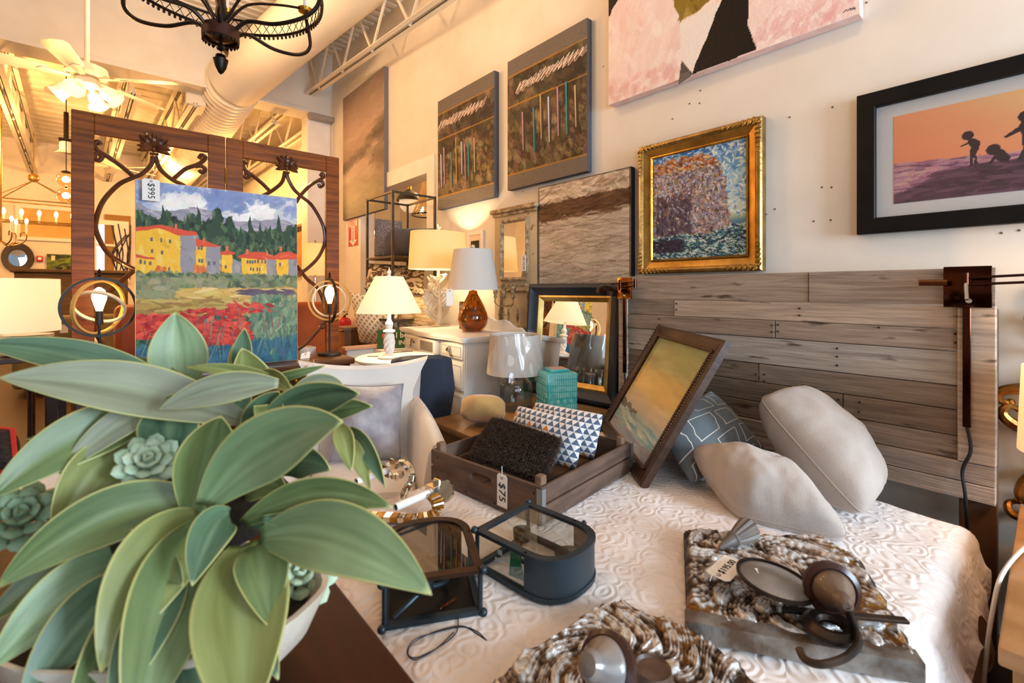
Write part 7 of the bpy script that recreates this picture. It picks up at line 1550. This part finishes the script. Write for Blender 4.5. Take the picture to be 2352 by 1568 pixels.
# --- white drum lamp, cut by the left edge
p = at_d(10, 700, 3.3); zt_, zb_ = at_d(10, 640, 3.3).z, at_d(10, 762, 3.3).z; RTZ = 0.88
t = thing('white_drum_lamp', 'large lit white drum-shade lamp cut by the left edge', 'lamp', (p.x, p.y, RTZ+0.001))
shade(0.29, zb_-RTZ, 0.285, zt_-RTZ, SHW, t); MB().lathe([(0.08, 0), (0.08, 0.015), (0.03, 0.03), (0.05, 0.07), (0.02, 0.12), (0.01, zt_-RTZ-0.03)], 24).build('base', mat('glass_base', '9aa38c', rough=0.08, trans=0.6), t)
MB().sph((0, 0, (zt_+zb_)/2-RTZ), 0.04, 12).build('bulb', mat('warm_bulb', 'ffe0b0'), t); lamp('POINT', 'drum_lamp_bulb', (p.x, p.y, (zt_+zb_)/2+0.05), 45, WARM3, 0.06)
rt_ = thing('rear_side_table', 'dark table under the white drum lamp and the plate stack', 'table', (-0.65, 4.6, 0)); MB().box(-1.25, -0.20, 4.15, 5.25, RTZ-0.03, RTZ, 0.004).build('top', DWOOD, rt_, True)
for x in (-1.2, -0.27):
    for y in (4.2, 5.15): MB().box(x, x+0.05, y, y+0.05, 0, RTZ-0.03).build('leg', DWOOD, rt_, True)
p = at_d(64, 812, 3.05); zt_ = at_d(64, 766, 3.05).z
PLT = mat('cream_plate', 'f0e2c8', rough=0.3); PLT2 = mat('dark_plate_rim', '4a3a2a', rough=0.5); nP = 10; dz = (zt_-RTZ-0.001)/nP; ORD = ['bottom', 'second from the bottom', 'third from the bottom', 'fourth from the bottom', 'fifth from the bottom', 'fifth from the top', 'fourth from the top', 'third from the top', 'second from the top', 'topmost']
for i in range(nP):
    t = tag(MB().lathe([(0.001, 0), (0.08, 0), (0.124, dz*0.55), (0.126, dz*0.72), (0.122, dz*0.72), (0.08, dz*0.25), (0.001, dz*0.25)], 32).build('plate', PLT), 'round cream dinner plate, %s of the stack beneath the drum shade' % ORD[i], 'plate', 'stack of cream plates'); t.location = (p.x, p.y, RTZ+0.001+i*dz)
# --- upholstery and wood pieces
def sofa(name, label, cat, cx, y, w_, zt2, m, zs=0.42, d_=0.8, rz=0):
    t = thing(name, label, cat, (cx, y, 0), rz); MB().box(-w_/2, w_/2, -d_/2, d_/2, 0.10, zs, 0.05, 3).build('seat', m, t); MB().box(-w_/2, w_/2, d_/2-0.2, d_/2, zs-0.05, zt2, 0.06, 3).build('backrest', m, t)
    for s in (-1, 1): MB().box(s*w_/2-0.09, s*w_/2+0.09, -d_/2, d_/2, 0.10, zs+0.2, 0.05, 3).build('arm', m, t)
    for x in (-w_/2+0.08, w_/2-0.08):
        for yy in (-d_/2+0.08, d_/2-0.08): MB().cyl((x, yy, 0), (x, yy, 0.11), 0.025, n=8).build('leg', DWOOD, t)
    return t
OLV = mat('olive_cloth', '8a7a50', '756842', sc=6, rough=0.9)
p = at_d(160, 725, 6.2); sofa('olive_sofa', 'olive upholstered sofa back between the drum lamp and the screen', 'sofa', p.x+0.35, p.y, 1.5, p.z+0.02, OLV, rz=PI)
price_tag('price_tag', 'blank cream tag pinned on the olive sofa back', Matrix.Translation(at_d(147, 745, 5.6)), 0.07, 0.10)
p = at_d(155, 665, 8.6)
t = thing('rustic_sideboard', 'dark rustic wood sideboard beneath the green landscape', 'sideboard', (p.x+0.1, p.y, 0)); RST = mat('rustic_brown', '5a452c', '3f301e', sc=6, stretch=(0.6, 2, 5), rough=0.7)
MB().box(-0.75, 0.75, -0.25, 0.25, 0.0, p.z+0.3, 0.01).build('body', RST, t); MB().box(-0.8, 0.8, -0.3, 0.28, p.z+0.3, p.z+0.36, 0.01).build('top', RST, t)
for x in (-0.72, 0.02): MB().box(x, x+0.7, -0.27, -0.25, 0.12, p.z+0.22, 0.01).build('door', RST, t)
p = at_d(150, 795, 4.6)
t = thing('cream_stool', 'small cream upholstered stool beside the screen foot', 'stool', (p.x+0.05, p.y, 0)); MB().box(-0.22, 0.22, -0.18, 0.18, p.z-0.03, p.z+0.06, 0.03, 3).build('cushion', UPH, t)
for x in (-0.17, 0.17):
    for y in (-0.13, 0.13): MB().cyl((x, y, p.z-0.03), (x, y, 0), 0.02, 0.014, 8).build('leg', DWOOD, t)
p = at_d(122, 838, 4.0)
pillow('floral_cushion', [at_d(98, 868, 4.0), at_d(150, 872, 4.0), at_d(146, 820, 4.1), at_d(100, 816, 4.1)], 0.10, mat('floral_cloth', 'efe2d4', '8a7264', sc=22, rough=0.9, lo=0.5, hi=0.6, dist=1.5), 'cream floral cushion left of the screen foot', 'cushion')
t = thing('low_bench', 'low dark bench under the cream floral cushion', 'bench', (p.x, p.y, 0)); zb_ = at_d(122, 872, 4.0).z
MB().box(-0.16, 0.16, -0.14, 0.16, zb_-0.05, zb_-0.012, 0.005).build('top', DWOOD, t)
for x in (-0.13, 0.13):
    for y in (-0.11, 0.13): MB().cyl((x, y, 0), (x, y, zb_-0.05), 0.015, n=8).build('leg', DWOOD, t)
# --- on the back wall
def back_thing(name, label, cat, u0, v0, u1, v1): a, b = on_y(u0, v0, BKY-0.02), on_y(u1, v1, BKY-0.02); t = thing(name, label, cat, ((a.x+b.x)/2, BKY-0.015, b.z)); return t, b.x-a.x, a.z-b.z
t, w_, h_ = back_thing('round_wall_mirror', 'round dark-framed mirror on the far wall', 'mirror', 2, 556, 79, 627)
m = Matrix.Translation((0, 0, h_/2)) @ Matrix.Diagonal((1, 1, h_/w_, 1)) @ Matrix.Rotation(PI/2, 4, 'X'); R_ = w_/2
MB().lathe([(R_*0.56, 0.02), (R_*0.6, 0.05), (R_*0.95, 0.06), (R_, 0.03), (R_, 0), (R_*0.5, 0)], 40, (0, 0, 0), False, m).build('frame', mat('dark_mirror_frame', '2f2418', '40311f', sc=8, rough=0.45), t); MB().lathe([(0.001, 0.02), (R_*0.6, 0.015), (R_*0.6, 0), (0.001, 0)], 40, (0, 0, 0), True, m).build('mirror_glass', MIRROR, t)
MB().prism([(-R_*0.45, h_*0.93), (R_*0.45, h_*0.93), (R_*0.3, h_*1.0), (-R_*0.3, h_*1.0)], -0.06, 0, lambda a, b, q: (a, q, b)).build('crest', mat('dark_mirror_frame', '2f2418'), t)
t, w_, h_ = back_thing('fire_alarm', 'small red fire alarm box beside the round mirror', 'alarm', 84, 587, 99, 601); MB().box(-w_/2, w_/2, -0.05, 0, 0, h_, 0.008, 2).build('case', REDX, t); MB().box(-w_*0.25, w_*0.25, -0.055, -0.05, h_*0.3, h_*0.7).build('strobe', WHS, t)
t, w_, h_ = back_thing('green_landscape', 'dark green landscape canvas on the far wall left of the screen', 'painting', 108, 583, 190, 652); MB().box(-w_/2, w_/2, -0.04, 0, 0, h_).build('stretched_canvas', mat('black_edge', '191614'), t)
cv = Canvas(80, 60, '3d4a20'); cv.grad([(0, '34442c'), (0.3, '6c7c28'), (0.45, '39422c'), (1, '5a6418')]); cv.dabs(260, ['2c3a24', '7a8a24', '4a5a3a', '8a9a30', '2a2f2c'], (0.12, 0.03), ang=0, spread=0.3, jit=0.03, al=0.7); cv.poly([(0, 0.65), (0.4, 0.6), (0.45, 1), (0, 1)], '8a9426'); cv.poly([(0.55, 0.4), (0.6, 0.4), (0.68, 1), (0.5, 1)], '2a2618'); cv.poly([(0.13, 0.06), (0.23, 0.06), (0.23, 0.22), (0.13, 0.22)], 'e8dcc0'); cv.mesh('painted_face', w_, h_, PAINT, t, -0.041)
t, w_, h_ = back_thing('white_framed_art', 'wide pale picture in a thin white frame on the far wall above the round mirror', 'picture', 36, 468, 200, 558); frame_rails('frame_rail', w_, h_, [(0, 0), (0, 0.04), (0.07, 0.04), (0.07, 0)], WHITE, t); MB().box(-w_/2+0.05, w_/2-0.05, -0.02, 0, 0.05, h_-0.05).build('picture_face', mat('tan_print', 'd9b878', 'c9a25c', sc=3, rough=0.8), t)
t, w_, h_ = back_thing('twig_panel', 'tan panel with loose dark twigs behind the left opening of the screen', 'decoration', 240, 495, 300, 640)
MB().box(-w_/2, w_/2, -0.05, 0, 0, h_*1.02).build('panel', mat('tan_panel', 'a07c48', '8a6a3c', sc=4, rough=0.8), t); mb = MB(); rr = random.Random(3)
for i in range(9): x = rr.uniform(-0.1, w_/2); mb.tube(smooth_path([(x, -0.08, h_*0.1), (x+rr.uniform(-.1, .1), -0.1, h_*0.4), (x+rr.uniform(-.2, .2), -0.1, h_*rr.uniform(0.55, 0.9))], 4), 0.012, 5)
mb.build('twigs', IR, t)
# --- pendants and chandeliers of the rear room
def hang(name, label, cat, u, v, d, ztop): p = at_d(u, v, d); return thing(name, label, cat, p), ztop-p.z
t, L = hang('twin_globe_pendant', 'pendant of two stacked clear glowing glass globes at the screen edge', 'lamp', 152, 412, 6.5, 4.32); dz2 = 37*6.5/FPX
for k in (0, 1): MB().sph((0, 0, -k*dz2), 0.108, 20).build('globe', glass('globe_glass', 'fff0d8', 0.05, 0.88), t); MB().sph((0, 0, -k*dz2), 0.045, 12).build('bulb', EDI, t)
MB().cyl((0, 0, 0.10), (0, 0, L), 0.006, n=6).cyl((0, 0, 0.10-dz2), (0, 0, -0.10), 0.012, n=8).lathe([(0.05, 0.09), (0.055, 0.105), (0.02, 0.12)], 16, (0, 0, 0), False).build('stem', IR, t)
t, L = hang('caged_ceiling_light', 'white canister ceiling light with dark fittings above the glass globes', 'lamp', 152, 345, 6.9, 3.9); MB().lathe([(0.06, 0.12), (0.075, 0.10), (0.075, 0), (0.10, -0.03), (0.14, -0.06)], 20, (0, 0, 0), False).build('canister', WHITE, t); MB().cyl((0, 0, 0.1), (0, 0, L), 0.03, n=10).box(-0.08, 0.08, -0.03, 0.03, 0.13, 0.17).build('fittings', IR, t)
t, L = hang('frame_chandelier', 'rectangular gold frame chandelier with glowing candle bulbs left of the screen', 'chandelier', 90, 512, 7.4, 3.75)
gx, gy, gz = 0.48, 0.2, 0.32; GMT = mat('aged_gold', '8a6a38', 'a58048', sc=12, rough=0.35, metal=0.7)
mb = MB()
for z in (0, gz): mb.tube([(-gx, -gy, z), (gx, -gy, z), (gx, gy, z), (-gx, gy, z)], 0.010, 6, True)
for x, y in ((-gx, -gy), (gx, -gy), (gx, gy), (-gx, gy)): mb.cyl((x, y, 0), (x, y, gz), 0.008, n=6)
mb.build('frame', GMT, t); mb = MB()
for x, y in ((-gx, -gy), (gx, -gy), (gx, gy), (-gx, gy)): mb.cyl((x, y, gz), (-0.06, 0, 0.66), 0.007, n=6)
mb.build('stay_rod', GMT, t); MB().sph((-0.06, 0, 0.70), 0.07, 14, (1, 0.7, 1)).cyl((-0.06, 0, 0.7), (-0.06, 0, L), 0.008, n=6).build('medallion', GMT, t)
for k in range(5):
    x = -gx*0.8+k*gx*0.4; MB().cyl((x, 0, 0), (x, 0, 0.10), 0.014, n=8).build('candle', mat('candle_tube', 'f0ece6'), t); MB().sph((x, 0, 0.15), 0.030, 10, (0.8, 0.8, 1.8)).build('bulb', EDI, t)
MB().tube([(-gx, 0, 0), (gx, 0, 0)], 0.010, 6).build('candle_bar', GMT, t)
t, L = hang('scroll_candelabra', 'dark scrolled candle chandelier cut by the left edge', 'chandelier', 2, 535, 6.3, 3.9)
for i in range(6):
    a = PI/3*i; d = Vector((math.cos(a), math.sin(a), 0)); MB().tube(smooth_path([(0, 0, -0.1), d*0.1+Vector((0, 0, -0.16)), d*0.22+Vector((0, 0, -0.10)), d*0.24+Vector((0, 0, 0)), d*0.19+Vector((0, 0, 0.02)), d*0.18+Vector((0, 0, -0.04))], 5), 0.008, 6).build('scroll_arm', GMT, t)
    MB().cyl(d*0.24, d*0.24+Vector((0, 0, 0.14)), 0.012, n=8).build('candle', mat('candle_tube', 'f0ece6'), t); MB().sph(d*0.24+Vector((0, 0, 0.18)), 0.024, 8, (0.8, 0.8, 1.7)).build('bulb', EDI, t)
MB().cyl((0, 0, -0.12), (0, 0, L), 0.012, n=8).build('stem', GMT, t)
t, L = hang('rear_ceiling_fan', 'second ceiling fan further back, seen through the screen top', 'fan', 270, 385, 8.6, 4.3)
MB().lathe([(0.02, 0.08), (0.12, 0.06), (0.13, 0), (0.05, -0.03)], 24).build('motor_housing', FWH, t); MB().cyl((0, 0, 0.05), (0, 0, L), 0.015, n=8).build('down_rod', FWH, t)
for i in range(5): MB().prism([(0.12, -0.03), (0.25, -0.06), (0.62, -0.075), (0.66, 0), (0.62, 0.075), (0.25, 0.06), (0.12, 0.03)], -0.004, 0.004).xf(Matrix.Rotation(2*PI*i/5+0.5, 4, 'Z') @ Matrix.Rotation(0.2, 4, 'X')).build('blade', FWH, t)
# --- behind the screen
p = at_d(724, 632, 5.0); zt_, zb_ = at_d(724, 560, 5.0).z, p.z
t = thing('glass_column_lamp', 'lit lamp with a tall cream shade on a clear glass column behind the screen', 'lamp', (p.x, p.y, 0.78))
shade(0.12, zb_-0.78, 0.11, zt_-0.78, SHD, t); MB().lathe([(0.07, 0), (0.07, 0.03), (0.025, 0.05), (0.03, 0.3), (0.022, zb_-0.79)], 20).build('glass_column', GLASS, t); MB().cyl((0, 0, zb_-0.80), (0, 0, zt_-0.74), 0.006, n=6).build('harp_rod', GOLD, t); lamp('POINT', 'column_lamp_bulb', (p.x, p.y, (zt_+zb_)/2), 9, WARM2, 0.04)
t = wall_thing('carved_gold_frame', 'heavy carved gold picture frame on the far right wall, seen through the screen', 'picture', 8.05, 8.85, 1.55, WX-0.003); frame_rails('frame_rail', 0.8, 0.85, [(0, 0), (0, 0.06), (0.05, 0.08), (0.11, 0.03), (0.11, 0)], mat('worn_gold', '8a6428', '3f2c14', sc=12, rough=0.45, metal=0.5, bump=0.4, bsc=30), t); MB().box(-0.33, 0.33, -0.02, 0, 0.08, 0.78).build('picture_face', mat('ochre_print', 'c08a40', 'a06a2c', sc=4, rough=0.7), t)
ORL = mat('orange_leather', 'b0581e', '9a4614', sc=5, rough=0.4)
p = at_d(500, 715, 4.6); t = thing('orange_leather_sofa', 'orange leather sofa behind the folding screen', 'sofa', (0.86, 4.75, 0), PI)
MB().box(-0.8, 0.8, -0.4, 0.4, 0.12, 0.5, 0.05, 3).build('seat', ORL, t); MB().box(-0.8, 0.8, 0.2, 0.42, 0.45, 1.19, 0.05, 3).build('backrest', ORL, t)
for s in (-1, 1): MB().box(s*0.8-0.08, s*0.8+0.08, -0.4, 0.4, 0.12, 0.75, 0.05, 3).build('arm', ORL, t)
for x in (-0.7, 0.7):
    for y in (-0.32, 0.32): MB().cyl((x, y, 0), (x, y, 0.13), 0.03, n=8).build('leg', DWOOD, t)
mb = thing('marble_side_table', 'black side table with a marbled box behind the second ring lamp', 'table', (1.095, 3.85, 0)); MB().box(0.92, 1.27, 3.66, 4.05, 0.66, 0.69).build('top', DWOOD, mb, True)
for x in (0.94, 1.21):
    for y in (3.68, 3.99): MB().box(x, x+0.04, y, y+0.04, 0, 0.66).build('leg', DWOOD, mb, True)
tag(MB().box(1.12, 1.24, 3.72, 3.84, 0.691, 0.86, 0.004).build('marble_box', mat('white_marble', 'e6e2de', 'b0aca8', sc=9, rough=0.2, dist=1.5)), 'white marbled box on the black side table behind the screen', 'box')
# --- glimpsed left of the plant
WHC = mat('white_ceramic', 'efeeee', rough=0.15, coat=0.5)
t = thing('white_scoop_chair', 'white moulded chair glimpsed at the left edge behind the leaves', 'chair', (-0.78, 1.75, 0), math.radians(40))
def scoop(u, v): x = 2*u-1; y = v; return (x*0.24*(1-0.2*y), -0.22+0.40*min(y*1.5, 1)+0.05*max(0, y-0.66), 0.46+0.05*x*x+max(0, y-0.6)**1.1*0.85)
MB().grid(scoop, 18, 18).build('seat_shell', WHC, t, solid=0.012)
for x in (-0.17, 0.17):
    for y in (-0.17, 0.13): MB().cyl((x*0.8, y*0.8, 0.46), (x, y, 0), 0.013, n=8).build('leg', HON, t)
t = thing('black_plaid_cushion', 'black woven cushion with a red edge at the left edge of the picture', 'cushion', (-0.62, 1.25, 0.74))
pillow('cushion_body', [at_d(-70, 1100, 1.25), at_d(40, 1075, 1.22), at_d(30, 985, 1.28), at_d(-70, 975, 1.32)], 0.08, mat('black_plaid', '15120f', '3a3230', sc=60, stretch=(1, 1, 4), rough=0.9), parent=t, seam=(0.006, mat('red_trim', 'c83020', rough=0.7)))
p = at_d(190, 1105, 0.98)
t = thing('white_platter', 'white ceramic platter with a blue band glimpsed between the leaves', 'platter', (p.x-0.03, p.y, TZ+0.001)); zz = p.z-TZ
MB().lathe([(0.001, 0), (0.05, 0), (0.055, 0.01), (0.03, 0.04), (0.035, zz-0.06), (0.11, zz-0.01), (0.13, zz+0.012), (0.125, zz+0.014), (0.06, zz-0.02), (0.001, zz-0.03)], 36).build('dish', WHC, t); MB().lathe([(0.128, zz+0.004), (0.1325, zz+0.006), (0.1335, zz+0.013), (0.128, zz+0.013)], 36, (0, 0, 0), False).build('blue_band', mat('cobalt', '2a66b0', rough=0.2), t)
